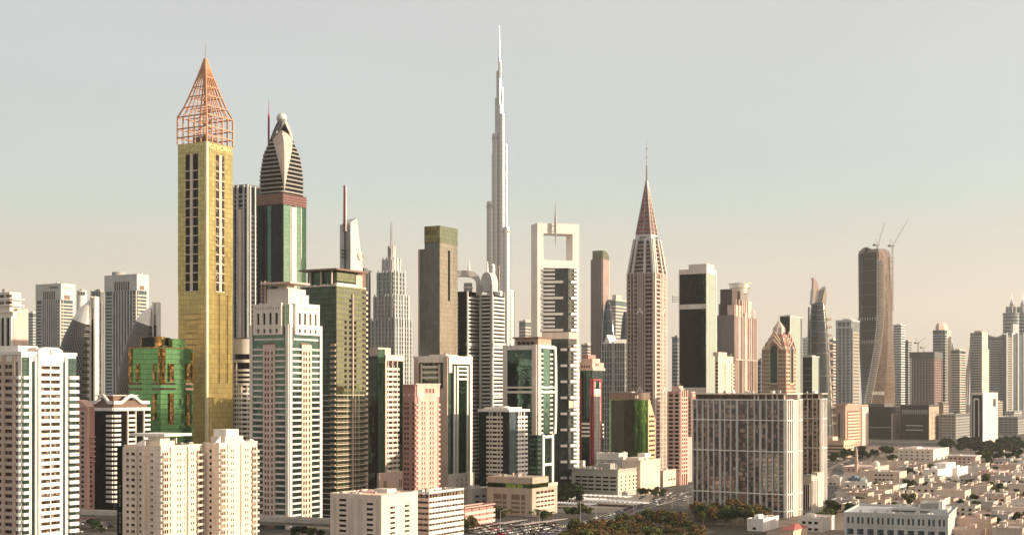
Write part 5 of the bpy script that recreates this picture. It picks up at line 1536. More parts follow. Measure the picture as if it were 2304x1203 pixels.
# ---------------------------------------------------------------- far towers of the right side
def horned_tower():
    d = 2100
    t = bulge('tapering dark tower with two curved horns and pale ribbed edges', [(682, 1826, 1855), (720, 1823, 1859), (800, 1821, 1864), (985, 1819, 1872)], 985, d, G_NAVY, bands=10)
    u = F / d; cx = (1819 + 1872) / 2
    def horn(pts, th, mat):
        """blade between an outer and an inner edge: (row, outer column, inner column)"""
        m = M(); n = len(pts)
        A = [((a - cx) / u, Z(py, d)) for py, a, b in pts]; B = [((b - cx) / u, Z(py, d)) for py, a, b in pts]
        for i in range(n - 1):
            for y, s in ((-th, 1), (th, -1)):
                q = [(A[i][0], y, A[i][1]), (B[i][0], y, B[i][1]), (B[i + 1][0], y, B[i + 1][1]), (A[i + 1][0], y, A[i + 1][1])]
                m.face(q if s == 1 else q[::-1])
            for L in (A, B):
                m.face([(L[i][0], -th, L[i][1]), (L[i][0], th, L[i][1]), (L[i + 1][0], th, L[i + 1][1]), (L[i + 1][0], -th, L[i + 1][1])])
        return m.build('horn', mat, t)
    horn([(684, 1828, 1836), (668, 1827.5, 1840), (654, 1827.5, 1841), (642, 1828, 1839), (632, 1828.5, 1835), (625, 1827, 1829)], 6, PALEPINK)
    horn([(684, 1835, 1846), (670, 1838, 1852), (658, 1842, 1855), (650, 1847, 1855), (644, 1853, 1855)], 7, GREY)
    horn([(684, 1846, 1856), (672, 1848, 1856.5), (662, 1850.5, 1857), (651, 1853, 1856)], 9, CREAM)
    horn([(684, 1824, 1829), (668, 1826, 1829), (650, 1827, 1829)], 9, PALEGREY)
    for i, (a, b, m_) in enumerate(((1853, 1868, PALEPINK), (1856.5, 1873, CREAM), (1859, 1876, MAUVE), (1821.5, 1817, GREY))):
        M().tube(((b - cx) / u, -8 + i * 4, 0), ((a - cx) / u, -4 + i * 3, Z(690, d)), 2.2, 5, 1.4).build('edge_rib', m_, t)
    for i in range(14):
        py = 720 + i * 18; x = (1860 + (py - 720) * .05 - cx) / u
        M().box(x - 1, x + 6, -6, 6, Z(py, d), Z(py - 5, d)).build('balcony', CREAM, t)
horned_tower()
t = small_far('blue grey slab tower beside the twisted dark tower', 1881, 1917, 1933, 722, 2300, PALEGREY, 1, rf=G_HAZE)
t.lat('F', 0, 1, t.z(738), t.z(722), (.25, .45, .65, .85), 5.5, 99, t.px(10), PALEGREY, 2.0, 3, 'crown_lattice')
t.rows([('R', .1, .9)], 6, t.z(740), 5.5, 2.4, TAN, 'balcony', o1=1.0); t.rows([('F', .08, .92)], 6, t.z(745), 5.5, 1.6, GREY, 'spandrel', o1=.4)
small_far('pale banded tower with a small green pitched top, near the horned tower', 1866, 1874, 1884, 765, 2450, PALEPINK, 0)

def twisted_tower():
    d = 2500
    cx = 1969
    u = F / d
    RX = X(cx, d)
    xx = lambda px, y: X(px, d + 30 + y) - RX
    t = thing('skyscraper', 'huge dark tower twisting towards its base, unfinished, with cranes on its roof', 'skyscraper', (RX, d + 30, 0))
    n = 44
    zt, zb = Z(566, d), 0.0
    def corner(py):
        """column of the near edge, left silhouette, right silhouette in that row"""
        P = [(560, 1931, 1977, 2003), (700, 1932, 1977, 2007), (740, 1932, 1975, 2009), (780, 1933, 1971, 2011), (820, 1935, 1964, 2013), (860, 1937, 1957, 2014), (900, 1939, 1949, 2014), (990, 1941, 1946, 2014)]
        for a, b in zip(P, P[1:]):
            if a[0] <= py <= b[0]:
                f = (py - a[0]) / (b[0] - a[0]); f2 = f
                return [a[k] + (b[k] - a[k]) * f2 for k in (1, 2, 3)]
        return P[-1][1:]
    dark, bron = M(), M()
    prev = None; strip = []
    for i in range(n + 1):
        z = zb + (zt - zb) * i / n; py = HZ - (z - H) * u
        q_ = corner(py); l, c, r = xx(q_[0], 14), xx(q_[1], -30), xx(q_[2], 4)
        ring = [(l, 14, z), (l + (c - l) * .12, 3, z), (c, -30, z), (c + (r - c) * .55, -24, z), (r, 4, z), (r - 4, 30, z), (l + 6, 34, z)]
        strip.append((c, -30.6, z))
        if prev:
            for k in range(7):
                a, b = k, (k + 1) % 7
                (dark if k in (0, 1, 6) else bron).face([prev[a], prev[b], ring[b], ring[a]])
        prev = ring
    dark.build('glazed_flank', G_TWIST, t); bron.build('bronze_flank', G_BRONZEP, t)
    for i in range(16):
        py = 985 - i * 27; z = Z(py, d)
        q_ = corner(py); l, c, r = xx(q_[0], 14), xx(q_[1], -30), xx(q_[2], 4)
        sg = [(l, 14), (l + (c - l) * .12, 3), (c, -30)]
        m = M()
        m.tube((*sg[1], z), (*sg[2], z), .5, 4); m.build('floor_line', DARKGREY, t)
    M().loft([prev, [(x * .9, y * .9, zt + 6) for x, y, z in prev]]).build('roof_rim', BROWNG, t)
    for (a, b, py) in ((1941, 1958, 556), (1944, 1952, 553), (1976, 1998, 562)): M().box(xx(a, 0), xx(b, 0), -8, 12, zt + 2, Z(py, d)).build('roof_storey', DARKGREY, t)
    # open balcony strip along the twisting edge
    for i in range(n * 2):
        f = i / (n * 2.0)
        z = zb + (zt - zb) * (.12 + .88 * f); py = HZ - (z - H) * u
        q_ = corner(py); l, c, r = xx(q_[0], 14), xx(q_[1], -30), xx(q_[2], 4)
        if i < 84: M().box(c - 3, c + 8.5, -33, -26, z, z + 1.3).build('edge_slab', GREY, t)
    for o in (-3.4, 9):
        for p, q in zip(strip[5:], strip[6:]): M().tube((p[0] + o, p[1] - 2.2, p[2]), (q[0] + o, q[1] - 2.2, q[2]), .6, 4).build('edge_rail', PALEGREY if o > 0 else GREY, t)
    for py, a, b in ((716, 1936, 1972), (768, 1944, 1968), (884, 1955, 1985)):
        for i in range(9):
            x = xx(a + (b - a) * i / 9, -10)
            q_ = corner(py); l, c, r = xx(q_[0], 14), xx(q_[1], -30), xx(q_[2], 4)
            k = (x - l) / (c - l); y = (3 - 33 * (k - .12) / .88 if k < 1 else -30 + (x - c) * .12) - .7
            M().box(x, x + 1.6, y - .6, y + 1, Z(py + 4, d), Z(py - 4, d)).build('bright_panel', WARM, t)
    for q, y in ((2003, -6), (2007, 4)):
        M().tube((xx(q, y), y, 0), (xx(q, y), y, Z(575, d)), .9, 4).build('hoist_mast', TANL, t)
    for i in range(26): M().box(xx(2001, 0), xx(2008, 0), -4, 6, Z(985 - i * 16, d), Z(983.5 - i * 16, d)).build('scaffold_deck', TANL, t)
    t2 = T('hotel_block', 'dark glass podium block at the foot of the twisted tower', 'office building', 2026, 2090, 2112, 2420)
    z2 = t2.z(912)
    t2.core(G_TWIST, 0, z2, 'glazing'); t2.panel('R', 0, 1, 0, z2 - 2, .4, TAN, 'side_wall')
    t2.wins('F', [.08 + i * .065 for i in range(14)], 2.2, t2.z(932), t2.z(918), 99, t2.px(10), GREY, 'louvre_row', .6, off=.5)
    for py in (958, 968): t2.panel('F', .2, .8, t2.z(py), t2.z(py - 2), .8, PALEGREY, 'canopy')
    t2.parapet(DARKGREY, z2, 1.5, .6, .5); t2.wins('R', (.3, .6, .8), 4, 8, z2 - 6, 9, 4, G_WARM, o1=.5)
    t3 = T('office_block', 'low dark podium between the tan office and the louvred glass podium', 'office building', 1952, 2006, 2026, 2450)
    t3.core(G_TWIST, 0, t3.z(915), 'glazing'); t3.block(DARKGREY, 0, .7, 0, 1, t3.z(915), t3.z(908), 'upper_storey'); t3.panel('R', 0, 1, 0, t3.z(930), .4, CREAM, 'side_wall')
    t3.panel('F', 0, 1.0, t3.z(962), t3.z(960), .6, GREY, 'ledge')
G_TWIST = glass('dark_bronze_skin', (.045, .042, .036), metal=.3, rough=.2, pw=3, ph=4, vary=.3)
G_BRONZEP = glass('bronze_panel_skin', (.165, .115, .085), metal=.5, rough=.28, pw=3, ph=5, vary=.3)
twisted_tower()

def crane(label, bx, by, bz, mast, jib, ang, az=0.0):
    """luffing tower crane standing at (bx, by, bz)"""
    t = thing('tower_crane', label, 'crane', (bx, by, bz), az, 'cranes on the unfinished towers')
    C_ = plain('crane_paint', (.42, .36, .32), .6)
    m = M(); w = 1.1
    for sx_ in (-w, w):
        for sy_ in (-w, w): m.tube((sx_, sy_, 0), (sx_, sy_, mast), .3, 4)
    nn = max(2, int(mast / 4))
    for i in range(nn):
        z = mast * i / nn; z2 = mast * (i + 1) / nn
        m.tube((-w, -w, z), (w, -w, z2), .2, 4); m.tube((w, w, z), (-w, w, z2), .2, 4); m.tube((w, -w, z), (w, w, z2), .2, 4)
    m.build('lattice_mast', C_, t)
    M().box(-3.5, 3, -2, 2, mast, mast + 2.4).build('cab_deck', C_, t)
    M().box(-8, -4.5, -2, 2, mast - .5, mast + 3).build('counterweight', DARKGREY, t)
    c, s = math.cos(ang), math.sin(ang)
    m = M(); p = Vector((2, 0, mast + 2)); e = p + Vector((c, 0, s)) * jib
    nrm = Vector((-s, 0, c))
    m.tube(p, e, .35, 4); m.tube(p + nrm * 2, e, .3, 4)
    for i in range(10):
        a = p + (e - p) * (i / 10); b = p + nrm * 2 * (1 - (i + .5) / 10) + (e - p) * ((i + .5) / 10); m.tube(a, b, .18, 4)
    m.build('luffing_jib', C_, t)
    m = M(); top = Vector((-3, 0, mast + 13))
    m.tube((0, -1, mast + 2), top, .3, 4); m.tube((-6, 0, mast + 2), top, .3, 4); m.tube(top, e * .55 + p * .45 + nrm, .12, 4)
    m.build('back_mast', C_, t)
    return t
dd = 2520
crane('luffing crane on the roof of the twisted tower, jib raised steeply', X(1974, dd), dd, Z(560, dd), 6, 43, R_(74))
crane('luffing crane beside the twisted tower, its jib reaching out beyond the roof', X(2004, dd) , dd - 12, Z(700, dd), Z(556, dd) - Z(700, dd), 54, R_(61))
def far_right():
    t = small_far('white banded tower just behind the twisted dark tower', 2010, 2027, 2036, 732, 3000, WHITE, 0)
    small_far('narrow teal tower beside the pale banded tower', 2034, 2043, 2051, 768, 3050, GREY, 0)
    d = 2900
    t = T('unfinished_tower', 'unfinished brown tower frame with a dark screen around its top', 'tower', 2048, 2102, 2120, d)
    zt = t.z(800)
    t.core(BROWN, 0, zt, 'core_wall', 2)
    t.rows([('F', 0, 1), ('R', 0, 1)], 6, zt, 5.2, 1.6, CONC, 'floor_slab', -3, .5)
    t.cols('F', [i / 8 for i in range(9)], 1.8, 0, zt, CONC, 'column', -1, .4); t.cols('R', [i / 4 for i in range(5)], 1.8, 0, zt, ROSE, 'column', -1, .4)
    M().box(-t.hx - 1.5, t.hx + 1, -t.hy - 1.5, t.hy, zt - 5, t.z(791)).build('safety_screen', DARKGREY, t.root)
    crane('small crane with a level jib on the unfinished brown tower', X(2072, d), d + 20, t.z(791), 18, 18, R_(35))
    crane('second small crane on the unfinished brown tower, facing the other way', X(2086, d), d + 24, t.z(791), 8, 14, R_(30), R_(20))
    t = T('office_tower', 'blue glass tower with an eight sided crown and a short mast', 'tower', 2099, 2126, 2139, 3200)
    t.core(G_BLUE, 0, t.z(742), 'glazing'); t.rows([('F', 0, 1), ('R', 0, 1)], 8, t.z(742), 6.5, 1.8, PALEGREY, 'spandrel', o1=.5)
    t.panel('R', .3, 1, 0, t.z(742), .8, CREAM, 'side_wall'); t.panel('F', .72, .8, 0, t.z(742), 1, GREY, 'pier'); t.panel('F', 0, 1.0, t.z(750), t.z(742), .7, DARKGREY, 'crown_band')
    M().lathe([(t.hx * 1.0, t.z(742)), (t.hx * 1.0, t.z(732)), (t.hx * .75, t.z(726))], 8, 0, 0, 1, t.hy / t.hx).build('crown', PALEPINK, t.root); t.mast(0, 0, t.z(727), t.z(718), .8, METAL)
    t = small_far('teal tower with a sail shaped spike, between the blue and the grey slab towers', 2140, 2159, 2172, 788, 3100, CREAM, 0, rf=G_BLUE)
    m = M(); z = t.z(788); a = [(-t.hx, -t.hy, z), (-t.hx * .2, -t.hy, z), (-t.hx * .85, -t.hy, t.z(766))]; b = [(x, y + 4, q) for x, y, q in a]
    m.face(a); m.face(b[::-1])
    for i in range(3): m.face([a[(i + 1) % 3], a[i], b[i], b[(i + 1) % 3]])
    m.build('sail_spike', PALEGREY, t.root)
    t = T('office_tower', 'grey slab tower with a smooth cream flank and curved ribs', 'tower', 2183, 2209, 2222, 3200)
    t.core(G_HAZE, 0, t.z(748), 'glazing'); t.panel('R', 0, 1, 0, t.z(746), .6, CREAM, 'side_wall'); t.rows([('F', 0, 1)], 8, t.z(748), 6, 2.2, MAUVE, 'spandrel', o1=.5)
    t.block(MAUVE, .25, .85, .2, .8, t.z(748), t.z(743), 'roof_storey')
    for k, (o, y) in enumerate(((3, 758), (9, 772), (15, 790))):
        M().tube((-t.hx - o - 6, -t.hy + 6, 0), (-t.hx - o * .6, -t.hy + 6, t.z(y + 40)), 1.8, 5).build('curved_rib', CREAM, t.root)
        M().tube((-t.hx - o * .6, -t.hy + 6, t.z(y + 40)), (-t.hx - 1, -t.hy + 6, t.z(y)), 1.8, 5, .8).build('curved_rib', CREAM, t.root)
    t.panel('R', 1.0, 1.5, 0, t.z(783), -3, YELL2, 'lower_wing', -14)
    d = 3500
    t = T('office_tower', 'wide grey tower with a sagging curved roofline', 'tower', 2221, 2258, 2268, d)
    zt = t.z(758); n = 12
    t.core(G_HAZE, 0, zt, 'glazing'); t.rows([('F', 0, 1)], 8, zt, 6, 2.4, PALEGREY, 'spandrel', o1=.5); t.rows([('R', 0, 1)], 8, zt, 6, 2.6, CREAM, 'balcony', o1=1.2)
    m = M(); pr = [(-t.hx + t.w * i / n, zt + 9 * abs(2 * i / n - 1) ** 1.8 + .5) for i in range(n + 1)]
    a = [(-t.hx, -t.hy, zt)] + [(x, -t.hy, z) for x, z in pr] + [(t.hx, -t.hy, zt)]; b = [(x, t.hy, z) for x, y, z in a]
    m.face(a[::-1]); m.face(b)
    for i in range(len(a) - 1): m.face([a[i], a[i + 1], b[i + 1], b[i]])
    m.build('sagging_roof', GREY, t.root)
    for q, lab in ((2277, 'round blue grey tower with an onion finial, nearer of the domed pair'), (2301, 'round blue grey tower with an onion finial, cut by the edge of view')):
        d = 3600; u = F / d
        t = thing('hotel_tower', lab, 'tower', (X(q, d), d, 0), 0, 'domed round towers')
        r = 19.5 / u
        M().cyl(0, 0, r, 0, Z(704, d), 32).build('shaft', G_HAZE, t, smooth=True)
        M().cyl(0, 0, r * 1.04, Z(707, d), Z(704, d), 32).build('cornice', GREY, t, smooth=True)
        M().cyl(0, 0, r * .62, Z(704, d), Z(690, d), 24).build('crown_drum', GREY, t, smooth=True)
        m = M(); m.cyl(0, 0, r + .5, 0, 2.2, 32); repeat('floor_band', m, PALEGREY, t, [(0, 0, 20 + i * 9) for i in range(30)], smooth=True)
        for i in range(10):
            a = 2 * math.pi * i / 10; M().tube((r * .66 * math.cos(a), r * .66 * math.sin(a), Z(704, d)), (r * .66 * math.cos(a), r * .66 * math.sin(a), Z(689, d)), 1.1, 5).build('crown_column', PALEGREY, t)
        M().lathe([(r * .2, Z(690, d)), (r * .28, Z(684, d)), (r * .2, Z(680, d)), (r * .05, Z(675, d)), (.8, Z(670, d)), (.3, Z(655, d))], 16).build('onion_finial', METAL, t, smooth=True)
    t = T('office_block', 'stepped pale front wing below the domed round towers', 'tower', 2256, 2264, 2330, 3450, b=20)
    t.core(G_BLUE, 0, t.z(752), 'glazing'); t.cols('R', (.02, .2, .4, .6, .8), 4, 0, t.z(748), PALEGREY, 'fin', o1=1.5); t.rows([('R', .03, .2)], 6, t.z(752), 6, 2.5, CREAM, 'balcony', o1=2)
    t.panel('R', .25, .45, t.z(752), t.z(728), -2, PALEGREY, 'stepped_wall', -10)
    small_far('faint grey tower beyond the unfinished brown tower', 2120, 2128, 2134, 850, 3600, GREY, 0)
    small_far('low hazy block under the wide grey tower', 2226, 2240, 2256, 905, 3300, TAN, 0)
far_right()

def slot_block():
    t = T('office_tower', 'solitary white and black slab tower rising from dark trees', 'tower', 2186, 2211, 2245, 2140)
    zt = t.z(884)
    t.core(WARM, 0, zt, 'wall')
    t.panel('F', .06, .94, 0, t.z(888), .3, G_BLACK, 'black_glazing')
    for u in (.24, .66): t.panel('F', u - .045, u + .045, 0, t.z(896), .8, WHITE, 'white_frame')
    t.panel('F', .24, .66, t.z(899), t.z(895.5), .8, WHITE, 'white_frame')
    t.panel('R', .0, .22, 0, zt + 2, .5, WHITE, 'edge_pier')
    t.wins('R', (.32,), 1.8, 6, t.z(896), 5.2, 2.6, G_BLACK, 'window', .2)
    t.panel('R', .68, .86, t.z(915), t.z(897), .2, G_BLACK, 'tall_window'); t.panel('R', .0, 1.0, 0, t.z(996), 1.0, TAN, 'base_wall')
    t.parapet(WARM, zt, 1.2, .6, .3)
slot_block()

def tan_office():
    t = T('office_block', 'wide tan office block with a strip window and banded sunlit wing', 'office building', 1845, 1902, 1953, 2090)
    zt = t.z(914)
    t.core(TANO, 0, zt, 'wall')
    t.panel('F', .73, .78, t.z(985), t.z(930), .3, G_BLACK, 'strip_window'); t.panel('F', .86, .94, 0, t.z(922), 1.0, TAN, 'pier')
    t.rows([('R', .08, .62)], t.z(995), t.z(922), t.px(7.0), t.px(4), YELL2, 'spandrel', o1=1.2); t.panel('R', .08, .62, t.z(995), t.z(924), .3, BROWN, 'recessed_glazing')
    t.panel('R', .7, 1.0, 0, t.z(916), .8, PALEPINK, 'wall_panel'); t.panel('R', .66, .69, 0, zt, .2, BROWN, 'slot')
    t.parapet(TANO, zt, 2, .8, .4); t.block(TAN, .3, .8, .3, .8, zt, zt + 4, 'plant_room'); clutter(t, zt, 4, (METAL, GREY), 3)
    g = T('car_park_building', 'pale yellow car park building with open decks, below the tan office', 'car park', 1845, 1898, 1921, 1760)
    zg = g.z(992)
    g.core(DARKBR, 0, zg - 1, 'deck_interior', .8)
    g.lat('F', 0, 1, 0, zg, [.1 + .16 * i for i in range(6)], 6.0, g.px(7.6), g.px(3.2), YELL2, .5, g.px(2.4), 'deck_wall_lattice'); g.lat('R', 0, 1, 0, zg, (.15, .35, .55, .75, .9), 3.6, g.px(7.6), g.px(3.2), YELL2, .5, g.px(2.4), 'deck_wall_lattice')
    g.block(PALEPINK, .1, .45, .2, .7, zg, zg + 5, 'stair_house'); g.parapet(YELL2, zg, 1, .4, .4)
TANO = wall('tan_office_stone', (.46, .31, .23))
tan_office()
def low_far():
    for lab, xl, xc, xr, yt, d, m_ in (('grey decked car park behind the slab tower among trees', 2112, 2150, 2182, 932, 2450, GREY), ('long low grey office strip beyond the dark trees', 2246, 2290, 2330, 938, 2700, GREY), ('far pale low block near the solitary white and black tower', 2262, 2282, 2300, 925, 3000, PALEGREY), ('short tan block right of the twisted tower podium', 2112, 2122, 2134, 905, 2600, TAN)):
        t = T('office_block', lab, 'office building', xl, xc, xr, d)
        zt = t.z(yt); t.core(DARKGREY, 0, zt - 1, 'interior', .5)
        t.rows([('F', 0, 1), ('R', 0, 1)], 1, zt, 5, 2.4, m_, 'spandrel', o1=.4); t.cols('F', (.02, .25, .5, .75, .98), 1.6, 0, zt, m_, 'pier', o1=.3)
        t.parapet(m_, zt, 1, .5, .3); clutter(t, zt, 3, (m_, METAL), 3)
low_far()
# ---------------------------------------------------------------- lower blocks of the middle distance
def grid_slab():
    d = 928
    t = T('apartment_block', 'long bronze glass slab with a bold white grid of fins', 'apartment block', 1559, 1768, 1802, d, b=55)
    zt = t.z(899); fl = 3.3
    t.core(G_SLAB, 0, zt, 'glazing')
    y = (945.5, 1016, 1112, 1150)
    fr = [(x - 70) / 785 for x in (74, 112, 160, 208, 256, 310, 350, 400, 455, 545, 600, 650, 700, 750, 800, 845)]
    for u in fr:
        w = .011 if 0.3 < u < .32 or .48 < u < .5 or .73 < u < .75 else .0065
        t.panel('F', u - w, u + w, 0, zt, 1.0, PALEGREY, 'fin')
    for py in (899, *y): t.panel('F', 0, 1.0, t.z(py + 1.2), t.z(py - 1.2), 1.25, WHITE, 'grid_beam')
    # balconies and slabs between the fins
    t.rows([('F', 0, 1)], 4, zt - 1, fl, .26, BROWN, 'floor_edge', o1=.28)
    [t.rows([q], t.z(1145), zt - 2, fl, 1.0, DARKGREY, 'balcony', o1=.9) for q in (('F', .60, .64), ('F', .935, .99))]
    for a, b in ((.615, .66), (.945, .985), (.08, .11), (.14, .17)):
        t.rows([('F', a, b)], t.z(1090), zt - 4, fl, 1.9, G_REFL, 'pale_reflection_pane', o1=.16, off=.6)  # pale panes coloured to stand for reflections of sunlit buildings
    # sunlit end
    t.panel('R', .42, .74, 0, zt, .9, CREAMY, 'blank_wall')
    for u in (.0, .14, .28, .40, .78, .88, .98): t.panel('R', u - .012, u + .022, 0, zt, 1.0, WHITE, 'fin')
    for py in (899, *y): t.panel('R', 0, .42, t.z(py + 1.2), t.z(py - 1.2), 1.2, WHITE, 'grid_beam'); t.panel('R', .74, 1.0, t.z(py + 1.2), t.z(py - 1.2), 1.2, WHITE, 'grid_beam')
    M().box(-t.hx - 1, t.hx + 1.5, -t.hy - 1.2, t.hy, t.z(886.5), t.z(884)).build('roof_slab', WARM, t.root)
    t.block(G_BRONZE, .02, .98, .08, .9, zt, t.z(887), 'roof_glazing')
    for u in (.04, .1, .3, .52, .66, .7, .78, .85, .9, .97): t.block(WARM if u > .6 else DARKGREY, u, u + .012, .03, .07, zt, t.z(887), 'roof_post')
    clutter(t, t.z(884), 9, (WHITE, METAL, GREY), 1.8, .3, .95, .1, .8)
    # entrance court cut into the front
    t.panel('F', .49, .60, 0, t.z(1112), 1.0, BROWN, 'entrance_recess')
    d = 985
    s = T('apartment_block', 'narrow companion block with white fins beside the long bronze slab', 'apartment block', 1798, 1846, 1858, d, b=55)
    zs = s.z(897)
    s.core(G_SLAB, 0, zs, 'glazing')
    for u in (.0, .2, .42, .66, .86, .99): s.panel('F', u - .014, u + .014, 0, zs, 1.0, WARM, 'fin')
    [s.rows([q], 4, zs - 2, fl, 1.0, TAN, 'balcony', o1=.8) for q in (('F', .05, .18), ('F', .26, .4), ('F', .7, .85))]; s.rows([('F', 0, 1)], 4, zs, fl, .22, BROWN, 'floor_edge', o1=.28)
    for u in (.02, .3, .6, .95): s.panel('R', u - .05, u + .05, 0, zs, 1.0, WHITE, 'fin')
    for py in (897, 941, 1007): s.panel('F', 0, 1.0, s.z(py + 1.1), s.z(py - 1.1), 1.2, WARM, 'grid_beam'); s.panel('R', 0, 1.0, s.z(py + 1.1), s.z(py - 1.1), 1.2, WHITE, 'grid_beam')
    M().box(-s.hx - 1, s.hx + 1.5, -s.hy - 1.2, s.hy, s.z(886), s.z(884)).build('roof_slab', WARM, s.root); s.block(G_BRONZE, .05, .95, .08, .9, zs, s.z(886), 'roof_glazing')
    for u in (.1, .35, .6, .9): s.block(WARM, u, u + .03, .02, .07, zs, s.z(886), 'roof_post')
    clutter(s, s.z(884), 4, (WHITE, METAL), 1.6)
    p = T('podium_block', 'stepped cream podium between the two white finned slabs', 'podium', 1806, 1826, 1852, 960, b=55)
    p.core(CREAMY, 0, p.z(1072), 'wall'); p.block(CREAMY, .3, 1.0, .5, 1.0, p.z(1072), p.z(1064), 'upper_wall'); p.block(GREY, .05, .9, .05, .45, p.z(1072), p.z(1068), 'roof_glazing')
    for u in (.05, .2, .35, .5): p.panel('R', u - .02, u + .02, 0, p.z(1080), .8, WHITE, 'fin'); p.panel('F', u * 1.6, u * 1.6 + .05, 0, p.z(1088), .8, WHITE, 'fin')
    p.panel('F', .1, .9, 2, p.z(1090), .2, G_BRONZE, 'glazing')
def slab_glass():
    """bronze glazing: reflections of sunlit buildings painted in as random pale and warm panes"""
    k = NT('bronze_reflection_glass')
    tc = k.n('TexCoord'); sp = k.n('SeparateXYZ'); k.l(tc.outputs['Object'], sp.inputs[0])
    u = k.mth('DIVIDE', k.mth('ADD', sp.outputs[0], sp.outputs[1]), 1.9); v = k.mth('DIVIDE', sp.outputs[2], 3.3)
    cb = k.n('CombineXYZ'); k.l(k.mth('FLOOR', u), cb.inputs[0]); k.l(k.mth('FLOOR', v), cb.inputs[1])
    wn = k.n('TexWhiteNoise', noise_dimensions='3D'); k.l(cb.outputs[0], wn.inputs['Vector'])
    bl = k.n('TexNoise'); bl.inputs['Scale'].default_value = .055; bl.inputs['Detail'].default_value = 3; k.l(tc.outputs['Object'], bl.inputs[0])
    thr = k.mth('SUBTRACT', 1.10, bl.outputs[0])
    lit = k.mth('GREATER_THAN', wn.outputs['Value'], thr)
    w2 = k.n('TexWhiteNoise', noise_dimensions='3D'); k.l(wn.outputs['Color'], w2.inputs['Vector'])
    pal = k.mix(w2.outputs['Value'], (.26, .14, .11), (.55, .39, .29))
    c = k.mix(k.mth('MULTIPLY', lit, .85), k.mix(wn.outputs['Value'], (.020, .017, .016), (.085, .062, .055)), pal)
    m = k.mth('MAXIMUM', k.mth('LESS_THAN', k.mth('FRACT', k.mth('MULTIPLY', u, 2)), .12), k.mth('LESS_THAN', k.mth('FRACT', v), .14))
    k.l(k.mix(m, c, (.03, .025, .022)), k.b.inputs['Base Color'])
    k.b.inputs['Roughness'].default_value = .06
    k.b.inputs['Coat Weight'].default_value = 1.0
    k.b.inputs['Coat Roughness'].default_value = .04
    k.b.inputs['Coat IOR'].default_value = 1.9
    k.b.inputs['Specular IOR Level'].default_value = .5
    return k.m
G_SLAB = slab_glass(); G_REFL = glass('pale_reflection_glass', (.34, .23, .16), rough=.12, pw=1.2, ph=1.9, vary=.5)
CREAMY = wall('pale_cream_wall', (.62, .54, .44), var=.08)
grid_slab()

